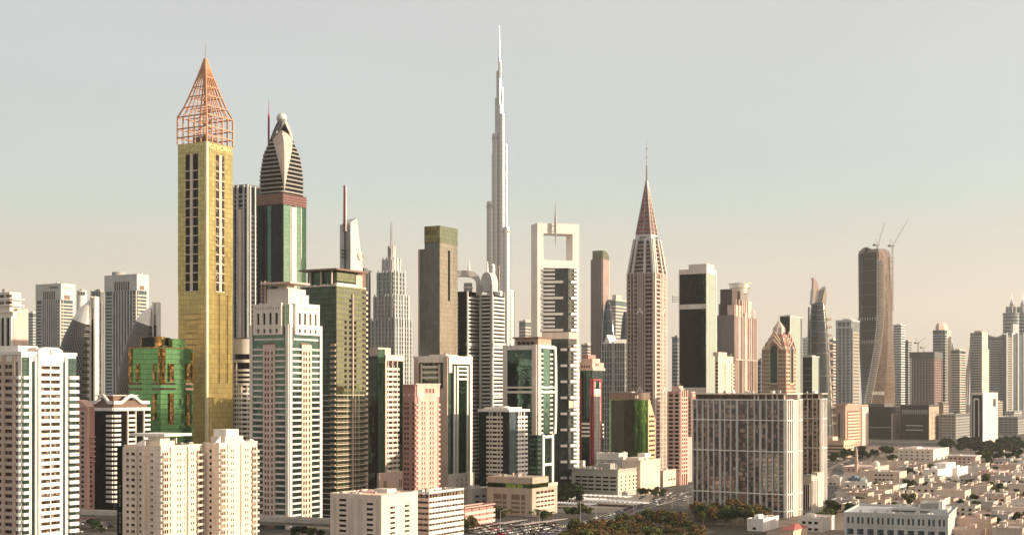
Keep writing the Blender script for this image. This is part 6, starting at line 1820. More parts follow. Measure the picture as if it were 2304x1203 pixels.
def mid_blocks():
    # white office with slot windows
    t = T('office_block', 'blank white office block with stacked slot windows and pipework on its roof', 'office building', 743, 858, 940, 740)
    zt = t.z(1119); fl = t.px(11.7)
    t.core(CREAMP, 0, zt, 'wall')
    n = int(zt / fl)
    t.wins('F', (.25,), t.px(19), zt - n * fl, t.z(1118), fl, t.px(5.2), G_BLACK, 'slot_window', .05, off=0)
    t.wins('F', (.78,), t.px(17), zt - n * fl - t.px(6), t.z(1124), fl, t.px(5.2), G_BLACK, 'slot_window', .05, off=0)
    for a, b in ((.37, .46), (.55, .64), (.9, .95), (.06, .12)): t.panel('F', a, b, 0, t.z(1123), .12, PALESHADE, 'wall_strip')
    t.wins('R', (.3,), 4.6, zt - n * fl - t.px(4), t.z(1127), fl, t.px(5), G_WARM, 'slot_window', .05, off=0); t.wins('R', (.7,), 4.6, zt - n * fl - t.px(4), t.z(1127), fl, t.px(5), G_WARM, 'slot_window', .05, off=0)
    t.parapet(CREAMP, zt, 1.4, .5, .1)
    t.block(WARM, .5, .75, .5, .75, zt, zt + 3.2, 'lift_house')
    for i in range(12):
        x = .1 + .07 * i
        M().tube((-t.hx + x * t.w, -t.hy + 2, zt + 1), (-t.hx + x * t.w, t.hy * .6, zt + 1), .25, 5).build('roof_pipe', PINK, t.root)
    clutter(t, zt, 16, (GREY, PINK, METAL, WARM), 2.2)
    # ribbon window office
    t = T('office_block', 'low white office block wrapped in continuous ribbon windows', 'office building', 925, 965, 1042, 790)
    zt = t.z(1110); fl = t.px(12.6)
    t.core(G_WARM, 0, zt - .5, 'glazing')
    n = int(zt / fl)
    t.rows([('R', 0, 1.0)], zt - n * fl - 1.2, zt, fl, fl * .60, WHITE, 'spandrel', o1=.45); t.rows([('F', 0, 1.005)], zt - n * fl - 1.2, zt, fl, fl * .6, PALEPINK, 'spandrel', o1=.45)
    t.cols('R', [i / 12 for i in range(13)], .25, 0, zt, CREAM, 'mullion', o1=.2)
    t.panel('R', .38, .5, t.z(1150), t.z(1144), .6, PALEGREY, 'sign_panel'); t.parapet(WHITE, zt, 1.2, .5, .4); clutter(t, zt, 10, (GREY, PINK, METAL), 2)
    # tan office with a dark attic band
    t = T('office_block', 'tan office block with a dark glass attic band, beside the car park', 'office building', 1097, 1198, 1254, 934)
    zt = t.z(1098); fl = t.px(10)
    t.core(TANB, 0, zt, 'wall'); t.block(G_FOREST, .0, 1.0, .0, .62, zt, t.z(1088), 'attic_glazing'); t.block(TANB, -.005, 1.005, -.005, .63, t.z(1088), t.z(1074), 'attic_wall')
    for a, b in ((.14, .43), (.54, .84)):
        t.panel('F', a, b, t.z(1158), t.z(1113), .02, BROWN, 'window_recess', -.2)
        t.rows([('F', a, b)], t.z(1160), t.z(1114), fl, fl * .5, TAN, 'spandrel', o1=.3); t.panel('F', a + (b - a) * .62, a + (b - a) * .7, 0, t.z(1112), .4, TANB, 'pier')
    for u in (.03, .06, .9, .93): t.panel('F', u - .008, u + .008, t.z(1114), t.z(1102), .1, BROWN, 'slit_window')
    t.panel('F', 0, .13, 0, zt, .6, TANB, 'pier'); t.panel('F', .44, .53, 0, t.z(1112), .6, TANB, 'pier'); t.panel('F', .85, 1.0, 0, zt, .6, TANB, 'pier')
    t.panel('R', .15, .86, t.z(1148), t.z(1106), .02, G_WARM, 'window_recess', -.2)
    t.rows([('R', .14, .87)], t.z(1158), t.z(1106), fl, fl * .58, CREAM, 'spandrel', o1=.35); t.cols('R', (.3, .44, .58, .72), .6, t.z(1150), t.z(1106), CREAM, 'pier', o1=.25)
    t.panel('R', .62, 1.0, zt, t.z(1090), .3, CREAM, 'parapet_wall'); clutter(t, t.z(1074), 10, (PINK, METAL, GREY), 1.8, .1, .7, .1, .5)
    # pink striped parking deck
    t = T('car_park_building', 'small pink decked car park building beside the white ribbon office', 'car park', 1020, 1046, 1113, 848)
    zt = t.z(1143); fl = t.px(12)
    t.core(ROSE, 0, zt - 1, 'deck_interior', .6); n = int(zt / fl)
    t.rows([('F', 0, 1), ('R', 0, 1)], zt - n * fl - 1, zt, fl, fl * .55, PALEPINK, 'deck_wall', o1=.4); t.cols('R', (.25, .5, .75), .35, 0, zt, PINK, 'column', o1=.2); t.parapet(PINK, zt, .8, .3, .3)
    # low dark strip behind it
    t = T('office_block', 'low grey shaded block behind the pink decked car park', 'office building', 1040, 1062, 1120, 960, b=40)
    t.core(GREY, 0, t.z(1098), 'wall'); t.wins('R', (.2, .45, .7), 3, 2, t.z(1098), 4, 1.6, G_BLACK); clutter(t, t.z(1098), 3, (METAL, PALEGREY), 2)
    # shaded grey office and its white neighbours
    t = T('office_block', 'grey office block with punched windows behind the white car canopies', 'office building', 1287, 1390, 1434, 1110)
    zt = t.z(1058); fl = t.px(8.9)
    t.core(SHADEGREY, 0, zt, 'wall')
    us = [.14, .28, .42, .58, .74, .9]
    t.lat('F', 0, 1, 4, zt - 2, us, 5.2, fl, 1.5, SHADEGREY, .45, 1.1); t.wins('F', us, 5.1, 4, zt - 2, fl, 1.45, G_BLACK, off=1.12)
    us = (.15, .38, .58, .78, .92); t.lat('R', 0, 1, 4, zt - 2, us, 2.2, fl, 1.5, YELLSUN, .45, 1.1); t.wins('R', us, 2.1, 4, zt - 2, fl, 1.45, G_BLACK, off=1.12)  # shadow put into the grey-green walls, sunlight into the yellowish end
    t.parapet(SHADEGREY, zt, 1, .5, .5); t.block(GREY, .5, .75, .2, .45, zt, zt + 5, 'lift_house'); t.block(WARM, .12, .2, .1, .2, zt, zt + 7, 'vent_stack'); clutter(t, zt, 9, (PINK, METAL, GREY), 2.5)
    t = T('office_block', 'plain grey block standing over the roof of the punched window office', 'office building', 1342, 1392, 1412, 1170)
    t.core(PALEGREY, 0, t.z(1022), 'wall'); t.panel('F', .0, .9, t.z(1036), t.z(1034), .8, GREY, 'ledge'); t.parapet(PALEGREY, t.z(1022), 1.2, .4, .2); clutter(t, t.z(1022), 4, (WHITE, METAL), 2)
    t.panel('F', .2, .35, t.z(1058), t.z(1040), .05, G_BLACK, 'window'); t.panel('F', .5, .65, t.z(1058), t.z(1040), .05, G_BLACK, 'window')
    t = T('office_block', 'blank cream box building with shallow vertical grooves', 'office building', 1400, 1441, 1485, 1140)
    t.core(CREAM, 0, t.z(1038), 'wall'); zt = t.z(1038)
    for u in (.18, .36, .54, .72): t.panel('R', u - .02, u + .02, 3, t.z(1092), .12, YELL2, 'groove')
    t.parapet(CREAM, zt, 1.2, .4, .2); t.block(WARM, .1, .8, .1, .6, zt, zt + 3, 'roof_house'); t.block(WHITE, .3, .7, .5, .8, zt + 3, zt + 6, 'roof_house'); clutter(t, zt, 8, (TAN, PINK, METAL), 2.2)
    t = T('shop_block', 'low peach building with two rows of small windows beside the cream box', 'shop building', 1476, 1492, 1530, 1225)
    zt = t.z(1060); t.core(PALEPINK, 0, zt, 'wall'); t.wins('R', (.35, .5, .65), 2.5, t.z(1082), t.z(1066), t.px(9), 2, G_WARM, off=0); t.panel('R', .78, 1.0, 0, zt, 1, CREAM, 'pier'); t.parapet(PALEPINK, zt, 1, .4, .2); clutter(t, zt, 3, (WHITE, METAL), 2)
    t = T('apartment_block', 'pale blank end wall block peeking out beside the bronze slab', 'apartment block', 1530, 1546, 1572, 1290)
    t.core(MAUVE, 0, t.z(986), 'wall'); t.wins('R', (.6,), 4, 6, t.z(996), 5, 2.2, G_BLACK, off=0); t.parapet(MAUVE, t.z(986), 1, .4, .2)
CREAMP = wall('warm_cream_render', (.74, .62, .52), var=.08); PALESHADE = wall('shaded_render', (.60, .52, .45)); TANB = wall('beige_stone', (.50, .40, .31)); SHADEGREY = wall('shadow_grey_render', (.42, .42, .37)); YELLSUN = wall('sunlit_yellow_render', (.62, .55, .42))
mid_blocks()

def viaduct():
    t = thing('rail_viaduct', 'elevated pale concrete rail viaduct crossing between the towers', 'viaduct')
    p0, p1 = Vector((X(100, 870), 870, 0)), Vector((X(800, 792), 792, 0))
    dr = (p1 - p0).normalized(); nr = Vector((-dr.y, dr.x, 0))
    p0 -= dr * 40; p1 += dr * 15
    def bar(name, o0, o1, z0, z1, mat):
        c = [p0 + nr * o0, p1 + nr * o0, p1 + nr * o1, p0 + nr * o1]
        M().prism([(q.x, q.y) for q in c], z0, z1).build(name, mat, t)
    bar('deck', -4.5, 4.5, 8.5, 10, CONC2); bar('box_girder', -2.5, 2.5, 6.8, 8.5, CONC2); bar('parapet_wall', -4.8, -4.45, 8.8, 11.3, CONC2); bar('parapet_wall', 4.45, 4.8, 8.8, 11.3, CONC2)
    for o in (-2.2, -.8, .8, 2.2): bar('rail', o - .12, o + .12, 10.004, 10.25, DMETAL)
    L = (p1 - p0).length
    for i in range(8):
        c = p0 + dr * (L * (i + .5) / 8)
        M().lathe([(1.3, 0), (1.2, 5), (2.6, 6.8)], 14, c.x, c.y).build('pier', CONC2, t, smooth=True)
CONC2 = wall('viaduct_concrete', (.50, .46, .41))
viaduct()
# ---------------------------------------------------------------- streets, houses, trees, cars
def G(px, py):
    d = GD(py)
    return Vector((X(px, d), d, 0))
ORD = 'first second third fourth fifth sixth seventh eighth ninth tenth eleventh twelfth thirteenth fourteenth fifteenth sixteenth seventeenth eighteenth nineteenth twentieth'.split()
TENS = {2: 'twenty', 3: 'thirty', 4: 'forty', 5: 'fifty', 6: 'sixty', 7: 'seventy', 8: 'eighty', 9: 'ninety'}
def nth(i):
    if i < 20: return ORD[i]
    t, u = divmod(i + 1, 10)
    return TENS[t] + '-' + ORD[u - 1] if u else TENS[t][:-1] + 'ieth'
def sheet(name, pts, z, mat):
    m = M(); m.face([(p.x, p.y, z) for p in pts])
    o = m.build(name, mat); o['kind'] = 'structure'
    return o
def strip(name, line, w, z, mat, h=0):
    """road, kerb or painted line of width w along a ground polyline"""
    m = M(); n = len(line); L = []; Rr = []
    for i, p in enumerate(line):
        a = line[max(0, i - 1)]; b = line[min(n - 1, i + 1)]
        t = (b - a).normalized(); q = Vector((-t.y, t.x, 0)) * w / 2
        L.append(p + q); Rr.append(p - q)
    for i in range(n - 1):
        top = [Rr[i], Rr[i + 1], L[i + 1], L[i]]
        m.face([(p.x, p.y, z + h) for p in top])
        if h:
            for a, b in ((Rr[i], Rr[i + 1]), (L[i + 1], L[i])): m.face([(a.x, a.y, z), (b.x, b.y, z), (b.x, b.y, z + h), (a.x, a.y, z + h)])
    o = m.build(name, mat); o['kind'] = 'structure'
    return o
GRASS = plain('dry_lawn', (.05, .042, .02), .95); SAND = plain('sandy_plot', (.22, .17, .13), .95)
sheet('parking_ground', [G(1000, 1215), G(1215, 1215), G(1345, 1160), G(1330, 1135), G(1100, 1140)], .004, ASPH)
rd = [G(1180, 1216), G(1260, 1196), G(1345, 1172), G(1430, 1142), G(1520, 1118), G(1585, 1104)]
strip('road', rd, 17, .008, ASPH)
strip('kerb', [p + Vector((-5.5, 8, 0)) for p in rd], .9, .012, KERB, .14); strip('kerb', [p + Vector((5.5, -8, 0)) for p in rd], .9, .012, KERB, .14)
strip('lane_marking', rd, .35, .012, LINE); strip('lane_marking', [p + Vector((2.4, -3.6, 0)) for p in rd], .25, .012, LINE)
strip('road', [G(-250, 1190), G(210, 1178), G(720, 1194), G(1010, 1212)], 34, .004, ASPH)
strip('kerb', [p + Vector((0, 18, 0)) for p in (G(-250, 1190), G(210, 1178), G(720, 1194), G(1010, 1212))], .9, .008, KERB, .14)
sheet('park_lawn', [G(1215, 1216), G(1345, 1180), G(1440, 1148), G(1555, 1150), G(1720, 1180), G(1730, 1216)], .012, GRASS)
sheet('sandy_lots', [G(1700, 1180), G(1560, 1216), G(2420, 1216), G(2420, 1005), G(1960, 1003), G(1850, 1060), G(1850, 1150)], .004, SAND)
strip('road', [G(1840, 1162), G(1868, 1100), G(1890, 1050), G(1960, 1022), G(2100, 1006), G(2330, 1000)], 13, .008, ASPH)
sheet('paved_yard', [G(1200, 1152), G(1440, 1152), G(1480, 1106), G(1240, 1104)], .006, PAVE)

# --- trees
def leaf_mat(name, c):
    k = NT(name)
    oi = k.n('ObjectInfo'); ge = k.n('NewGeometry')
    wn = k.n('TexWhiteNoise', noise_dimensions='1D'); k.l(ge.outputs['Random Per Island'], wn.inputs['W'])
    f = k.mth('ADD', k.mth('MULTIPLY', wn.outputs['Value'], .65), k.mth('MULTIPLY', oi.outputs['Random'], .5))
    k.l(k.mix(f, tuple(x * .35 for x in c), (c[0] * 1.9, c[1] * 2.1, c[2] * 1.7)), k.b.inputs['Base Color'])
    k.b.inputs['Roughness'].default_value = .7
    k.b.inputs['Specular IOR Level'].default_value = .2
    return k.m
L_GREEN = leaf_mat('dark_leaf', (.030, .042, .016)); L_OLIVE = leaf_mat('olive_leaf', (.072, .072, .024)); L_RUST = leaf_mat('rust_leaf', (.115, .068, .030)); L_PALM = leaf_mat('palm_leaf', (.06, .065, .025))
L_RED = leaf_mat('blossom_leaf', (.35, .03, .05))
BARK = plain('bark', (.11, .08, .06), .9)
def crown_mesh(r, h, z, n, seed, mat, lobes=7):
    q = random.Random(seed); m = M()
    C = [(q.uniform(-.55, .55) * r, q.uniform(-.55, .55) * r, z + q.uniform(.2, .8) * h, q.uniform(.35, .6) * r) for _ in range(lobes)]
    for i in range(n):
        cx, cy, cz, cr = C[i % lobes]
        a, b = q.uniform(0, 6.283), q.uniform(-1, 1)
        s = math.sqrt(1 - b * b); k = cr * q.uniform(.55, 1.08)
        p = Vector((cx + k * s * math.cos(a), cy + k * s * math.sin(a), cz + k * b * .75))
        u = Vector((q.uniform(-1, 1), q.uniform(-1, 1), q.uniform(-.7, .7))).normalized(); v = u.orthogonal().normalized()
        v.rotate(Matrix.Rotation(q.uniform(0, 6.28), 3, u))
        e = q.uniform(.34, .8)
        m.face([p + u * e, p + v * e * .7, p - u * e, p - v * e * .7])
    return m.mesh('crown', mat)
def tree_proto(kind, seed, label):
    q = random.Random(seed)
    if kind == 'palm':
        t = thing('palm_tree', label, 'palm')
        h = 7.5
        M().tube((0, 0, 0), (.2, .1, h), .28, 7, .2).build('trunk', BARK, t)
        m = M()
        for i in range(22):
            a = 6.283 * i / 22 + q.uniform(-.1, .1); el = q.uniform(-.2, 1.0); L = q.uniform(2.4, 3.2)
            pts = []
            for j in range(6):
                f = j / 5; pts.append(Vector((.2 + math.cos(a) * L * f * math.cos(el * (1 - f * .6)), .1 + math.sin(a) * L * f * math.cos(el * (1 - f * .6)), h + L * (math.sin(el) * f - .75 * f * f))))
            sd_ = Vector((-math.sin(a), math.cos(a), 0))
            for j in range(5):
                for s in (-1, 1):
                    w = .55 * (1 - j / 6)
                    m.face([pts[j], pts[j + 1], pts[j + 1] + sd_ * s * w * .8 - Vector((0, 0, .25)), pts[j] + sd_ * s * w - Vector((0, 0, .25))])
        m.build('crown', L_PALM, t)
        return t
    mat, r, h, z = {'rust': (L_RUST, 4.6, 6.2, 3.0), 'olive': (L_OLIVE, 4.4, 6.4, 3.0), 'dark': (L_GREEN, 4.2, 6.5, 2.4), 'bush': (L_GREEN, 2.4, 3.0, .5), 'red': (L_RED, 2.0, 2.6, .8)}[kind]
    t = thing('tree' if kind not in ('bush', 'red') else 'bush', label, 'tree' if kind not in ('bush', 'red') else 'bush')
    m = M(); m.tube((0, 0, 0), (.1, .1, z + h * .35), .32, 7, .16)
    for i in range(5):
        a = 6.283 * i / 5 + q.uniform(-.3, .3)
        m.tube((.05, .05, z * .8 + i * .25), (math.cos(a) * r * .55, math.sin(a) * r * .55, z + h * q.uniform(.3, .6)), .14, 5, .06)
    m.build('trunk', BARK, t)
    link('crown', crown_mesh(r, h, z, 1500 if r > 3 else 600, seed, mat), t)
    return t
PROTO = {}
TREES = []
def plant(kind, p, sc, area):
    v = rnd.randrange(3)
    key = (kind, v)
    if key not in PROTO:
        o = tree_proto(kind, 11 + v * 7 + len(kind), '')
        PROTO[key] = o
    else: o = copy_thing(PROTO[key])
    o.location = p; o.rotation_euler = (0, 0, rnd.uniform(0, 6.28))
    s = sc * rnd.uniform(.85, 1.15)
    o.scale = (s * rnd.uniform(.9, 1.1), s * rnd.uniform(.9, 1.1), s * rnd.uniform(.9, 1.1))
    o['group'] = 'trees ' + area
    TREES.append((o, kind, area))
LOOK = {'rust': 'rusty brown broad crowned tree', 'olive': 'olive green broad tree', 'dark': 'dark green bushy tree', 'bush': 'low dark green bush', 'palm': 'date palm', 'red': 'bush covered in crimson blossom'}
def name_trees():
    by = {}
    for o, k, a in TREES: by.setdefault((k, a), []).append(o)
    for (k, a), L in by.items():
        L.sort(key=lambda o: o.location.x / o.location.y)
        for i, o in enumerate(L):
            o['label'] = LOOK[k] + ' ' + a if len(L) == 1 else '%s %s, %s from the left' % (LOOK[k], a, nth(i))
def grove(area, n, x0, x1, y0, y1, kinds, sc=1.0):
    for i in range(n): plant(rnd.choice(kinds), G(rnd.uniform(x0, x1), rnd.uniform(y0, y1)), sc, area)
for i in range(104):
    px = 1272 + 300 * rnd.random(); f = rnd.random()
    top = 1212 - (px - 1272) * .17 if px < 1440 else 1182 - (px - 1440) * .06
    plant(rnd.choice(('rust', 'rust', 'rust', 'olive', 'olive', 'olive', 'dark', 'palm')), G(px, top + (1250 - top) * f), 1.05, 'in the park strip')
grove('in front of the bronze slab', 30, 1553, 1725, 1163, 1184, ('dark', 'olive', 'olive', 'rust'), 1.15)
grove('beside the bronze slab', 12, 1852, 1935, 1150, 1180, ('dark', 'dark', 'olive'), .9)
grove('before the punched window office', 26, 1240, 1300, 1113, 1136, ('dark',), 1.15)
grove('along the cream box', 9, 1425, 1500, 1115, 1122, ('olive', 'dark', 'palm'), .7)
grove('around the car park', 8, 1085, 1250, 1172, 1182, ('palm', 'palm', 'olive'), .9)
grove('on the traffic island', 6, 1268, 1330, 1160, 1170, ('olive', 'dark', 'palm'), .75)
grove('around the solitary slab tower', 44, 2120, 2310, 1004, 1022, ('dark',), 1.7)
grove('behind the long school', 16, 2200, 2290, 1026, 1044, ('dark', 'dark', 'olive'), 1.5)
grove('near the mosque', 20, 1860, 2035, 1020, 1050, ('dark', 'olive', 'dark', 'palm'), 1.3)
grove('before the lettered side wall', 5, 640, 720, 1206, 1216, ('dark', 'olive'), .7)
grove('beside the pink car park', 4, 1040, 1068, 1192, 1200, ('olive', 'rust'), .9)
grove('under the viaduct', 5, 170, 255, 1186, 1200, ('dark', 'bush'), .7)
grove('below the slot window office', 4, 820, 960, 1222, 1232, ('palm', 'olive'), .85)

BLUEP = wall('blue_panel', (.16, .22, .26), .4)
# --- larger low buildings among the houses
def low(label, xl, xc, xr, yt, yb, mat, cat='building', name='low_building', b=60, rows_=((.25, .5, .75), (.3, .7)), wh=1.5, n=None):
    d = GD(yb)
    t = T(name, label, cat, xl, xc, xr, d, b)
    zt = t.z(yt)
    t.core(mat, 0, zt, 'wall')
    k = n or max(1, int(zt / 3.4))
    for f, us in zip('FR', rows_):
        if us: t.wins(f, us, min(2.2, t.rng(f) / (len(us) + 1) * .6), 0, zt, zt / k, wh, G_BLACK, 'window_row', .05, off=.9)
    t.parapet(mat, zt, .9, .3, .12)
    t.block(mat, .15, .4, .3, .6, zt, zt + 2.4, 'stair_house')
    clutter(t, zt, 5, (METAL, WHITE, GREY), 1.4)
    return t
low('long peach walled building with one lit white end, below the mosque', 1936, 2024, 2040, 1063, 1094, CREAM, rows_=((.4, .5, .6, .7, .8), (.5,)))
t = low('bright white stepped building facing the sun among the houses', 2077, 2110, 2150, 1058, 1088, WHITE, rows_=((.7,), ()))
t.block(WHITE, .2, 1.0, .45, 1.0, t.z(1058), t.z(1046), 'upper_block')
t = low('second bright white building, lower, touching the stepped white one', 2140, 2154, 2178, 1054, 1080, WHITE, rows_=((), ()))
low('long white school building with a flat deep roof', 2020, 2100, 2135, 1012, 1036, WARM, 'school', 'school_building', rows_=((.1, .25, .4, .55, .7, .85), (.3, .6)))
t = low('wide pinkish school wing with dark windows under a thin roof', 2132, 2195, 2206, 1028, 1050, PALEPINK, 'school', 'school_building', rows_=((.12, .28, .44, .6, .76), (.5,)))
M().box(-t.hx - 1.5, t.hx + 1.5, -t.hy - 1.5, t.hy, t.z(1027), t.z(1025)).build('roof_slab', WHITE, t.root)
low('square peach villa block with red tinted roof terrace', 2200, 2247, 2270, 1064, 1089, PINKL, rows_=((.3, .5, .7), (.4, .7)))
low('blue glazed showroom between the white houses', 1908, 1936, 1950, 1077, 1099, BLUEP, 'showroom', rows_=((), ()))
low('small white roadside building with an awning shaped roof', 1860, 1890, 1912, 1076, 1092, WARM, rows_=((.3, .6), (.5,)))
low('white flat roofed building just below the bronze slab', 1681, 1717, 1752, 1170, 1195, WHITE, rows_=((.45,), ()))
low('white walled building with a shaded garden front beside the bronze slab', 1795, 1850, 1877, 1168, 1197, WARM, rows_=((.25, .5, .75), ()))
t = low('small house with a red hipped roof', 1757, 1785, 1817, 1196, 1220, YELL2, 'house', 'red_roofed_house', rows_=((.3, .6), (.4, .7)))
zt = t.z(1196); M().loft([[(-t.hx - .6, -t.hy - .6, zt + .9), (t.hx + .6, -t.hy - .6, zt + .9), (t.hx + .6, t.hy + .6, zt + .9), (-t.hx - .6, t.hy + .6, zt + .9)], [(-t.hx * .3, -t.hy * .2, zt + 3.6), (t.hx * .3, -t.hy * .2, zt + 3.6), (t.hx * .3, t.hy * .2, zt + 3.6), (-t.hx * .3, t.hy * .2, zt + 3.6)]]).build('hipped_roof', wall('red_roof', (.36, .11, .09)), t.root)

def near_office():
    d = 765
    t = T('office_block', 'near grey white office with large square windows and a glazed roof storey', 'office building', 1900, 2133, 2152, d, b=68)
    zt = t.z(1163); fl = 4.4
    W2 = wall('bluish_white_panel', (.50, .505, .495), .6)
    t.core(W2, 0, zt, 'wall')
    us = [.06 + .098 * i for i in range(10)]
    z0 = t.z(1189)
    t.lat('F', 0, 1, z0, zt - .2, us, 3.6, 99, 3.7, W2, .5, 1.3); t.wins('F', us, 3.5, z0, zt, 99, 3.6, G_BLUE, 'window', .1, off=1.35)
    t.lat('F', 0, 1, 0, z0 - .3, us, 3.6, 99, 3.4, W2, .45, z0 - 5, 'wall_lattice'); t.wins('F', us, 3.5, 0, z0, 99, 3.3, G_BLUE, 'window', .1, off=z0 - 4.9)
    for i in range(10): t.panel('F', us[i] - .01, us[i] + .01, z0 + 1.35, z0 + 4.9, .16, PALEGREY, 'mullion')
    t.parapet(W2, zt, 1.3, .4, .55)
    t.block(W2, .42, .97, .3, .75, zt, t.z(1152), 'roof_storey'); t.block(G_BLACK, .43, .8, .29, .3, zt + 1.0, t.z(1157), 'roof_glazing'); t.block(GREY, .70, .88, .35, .7, t.z(1152), t.z(1140), 'plant_room')
    t.block(WHITE, .88, .92, .32, .6, t.z(1152), t.z(1134), 'stair_wall')
    for i in range(12): t.block(METAL, .44 + .022 * i, .445 + .022 * i, .31, .315, t.z(1152), t.z(1148), 'railing_post')
    t.block(METAL, .44, .70, .31, .315, t.z(1148.4), t.z(1148), 'railing')
    clutter(t, zt, 14, (METAL, GREY, WHITE), 1.6, .03, .95, .05, .28); clutter(t, t.z(1152), 6, (METAL, GREY), 1.2, .45, .7, .35, .7)
near_office()

def mosque():
    d = GD(1062)
    t = T('mosque', 'small pale mosque with one white dome and a tan minaret', 'mosque', 1895, 1968, 2000, d)
    zt = t.z(1052)
    t.core(PALEPINK, 0, zt, 'wall'); t.parapet(PALEPINK, zt, .8, .4, .2)
    t.wins('F', (.2, .35, .5, .65, .8), 1.4, 0, zt, 9, 2.6, BROWN, 'arched_window', .08, off=1)
    x, y = t.hx * .55, t.hy * .2; r = 8.2 / F * d
    M().cyl(x, y, r, zt, zt + 2, 24).build('drum', WARM, t.root, smooth=True)
    M().lathe([(r * math.cos(a), zt + 2 + r * 1.05 * math.sin(a)) for a in [math.pi / 2 * i / 9 for i in range(9)]] + [(.1, zt + 2 + r * 1.06), (.08, zt + 4 + r * 1.06)], 24, x, y).build('dome', WHITE, t.root, smooth=True)
    x, y = -t.hx * .05, -t.hy - 4; u = F / d
    prof = [(2.0, 0), (2.0, 10), (2.6, 10.4), (2.6, 11.2), (1.6, 11.3), (1.5, 17), (2.1, 17.4), (2.1, 18.2), (1.2, 18.3), (1.2, 22), (1.5, 22.3), (.8, 24), (.15, 26.5), (.08, 28.5)]
    M().lathe(prof, 12, x, y).build('minaret', TANL, t.root, smooth=True)
mosque()

# --- houses
HM = [wall('villa_white', (.74, .69, .62)), wall('villa_cream', (.68, .58, .48)), wall('villa_peach', (.62, .46, .37)), wall('villa_sand', (.56, .46, .37)), wall('villa_pink', (.58, .40, .35)), wall('villa_grey', (.48, .46, .43))]
HN = ['white', 'cream', 'peach', 'sand coloured', 'pink', 'grey']
ROOFT = plain('roof_screed', (.40, .335, .285), .9)
def house_proto(i, ci):
    q = random.Random(100 + i)
    t = thing('villa', '', 'house')
    w, l, h = q.uniform(8, 11.5), q.uniform(7, 10), (4.6, 8.0, 9.2, 7.4)[i % 4]
    m = HM[ci]
    RT = (ROOFT, ROOFT, wall('roof_tint', (.36, .22, .17)), plain('roof_dark', (.16, .14, .125), .9))[i % 4]
    b = M().box(-w, w, -l, l, 0, h)
    if i % 3 == 0: b.box(w - .01, w + 4, -l * .4, l * .5, 0, h * .55)
    if i % 3 == 1: b.box(-w * .2, w * .8, -l - 2.6, -l + .01, 0, h * .55)
    b.build('wall', m, t)
    p = M(); o = .12; k = .28
    p.box(-w - o, w + o, -l - o, -l - o + k, h, h + .8); p.box(-w - o, w + o, l + o - k, l + o, h, h + .8); p.box(-w - o, -w - o + k, -l - o + k, l + o - k, h, h + .8); p.box(w + o - k, w + o, -l - o + k, l + o - k, h, h + .8)
    p.build('parapet', m, t)
    M().box(-w + .2, w - .2, -l + .2, l - .2, h + .004, h + .06).build('flat_roof', RT, t)
    x = q.uniform(-.4, .3) * w; y = q.uniform(-.2, .3) * l
    M().box(x, x + 3.2, y, y + 4, h + .06, h + 2.9).build('stair_house', m, t)
    M().cyl(x - 1.6, y + 1, .75, h + .06, h + 1.7, 12).build('water_tank', HM[0], t)
    M().box(x - 3.4, x - 2.2, y - 1.5, y - .5, h + .06, h + .95).build('air_conditioner', METAL, t)
    M().box(-w * .5, -w * .5 + 1.1, l * .3, l * .3 + 1, h + .06, h + 1.0).build('air_conditioner', METAL, t)
    n = max(1, int(h / 3.3))
    for fl in range(n):
        z = 1.1 + fl * 3.4
        for u in (-.75, -.3, .15, .6):
            if i % 3 != 1 or fl or u < -.3: M().box(u * w, u * w + 2.0, -l - .06, -l + .1, z, z + 1.7).build('window', G_BLACK, t)
        for u in (-.6, -.1, .4):
            if not (i % 3 == 0 and fl == 0 and u > -.3): M().box(w - .1, w + .06, u * l, u * l + 1.8, z, z + 1.7).build('window', G_WARM, t)
    if i % 2:
        c = M(); r = 1.5; zz = 2.2
        pts = [(-w * .1 + r * math.cos(a), -l - (2.65 if i % 3 == 1 else .06), zz + r * math.sin(a)) for a in [math.pi * j / 10 for j in range(11)]] + [(-w * .1 - r, -l - (2.65 if i % 3 == 1 else .06), 0), (-w * .1 + r, -l - (2.65 if i % 3 == 1 else .06), 0)]
        c.face(pts); c.build('arched_door', BROWN, t)
    g = M(); a, bb, hh = w + 4, l + 4.5, 1.9
    g.box(-a, a, -bb, -bb + .25, 0, hh); g.box(-a, a, bb - .25, bb, 0, hh); g.box(-a, -a + .25, -bb + .25, bb - .25, 0, hh); g.box(a - .25, a, -bb + .25, bb - .25, 0, hh)
    g.build('boundary_wall', HM[(ci + 1) % 4], t)
    return t
HOUSES = []
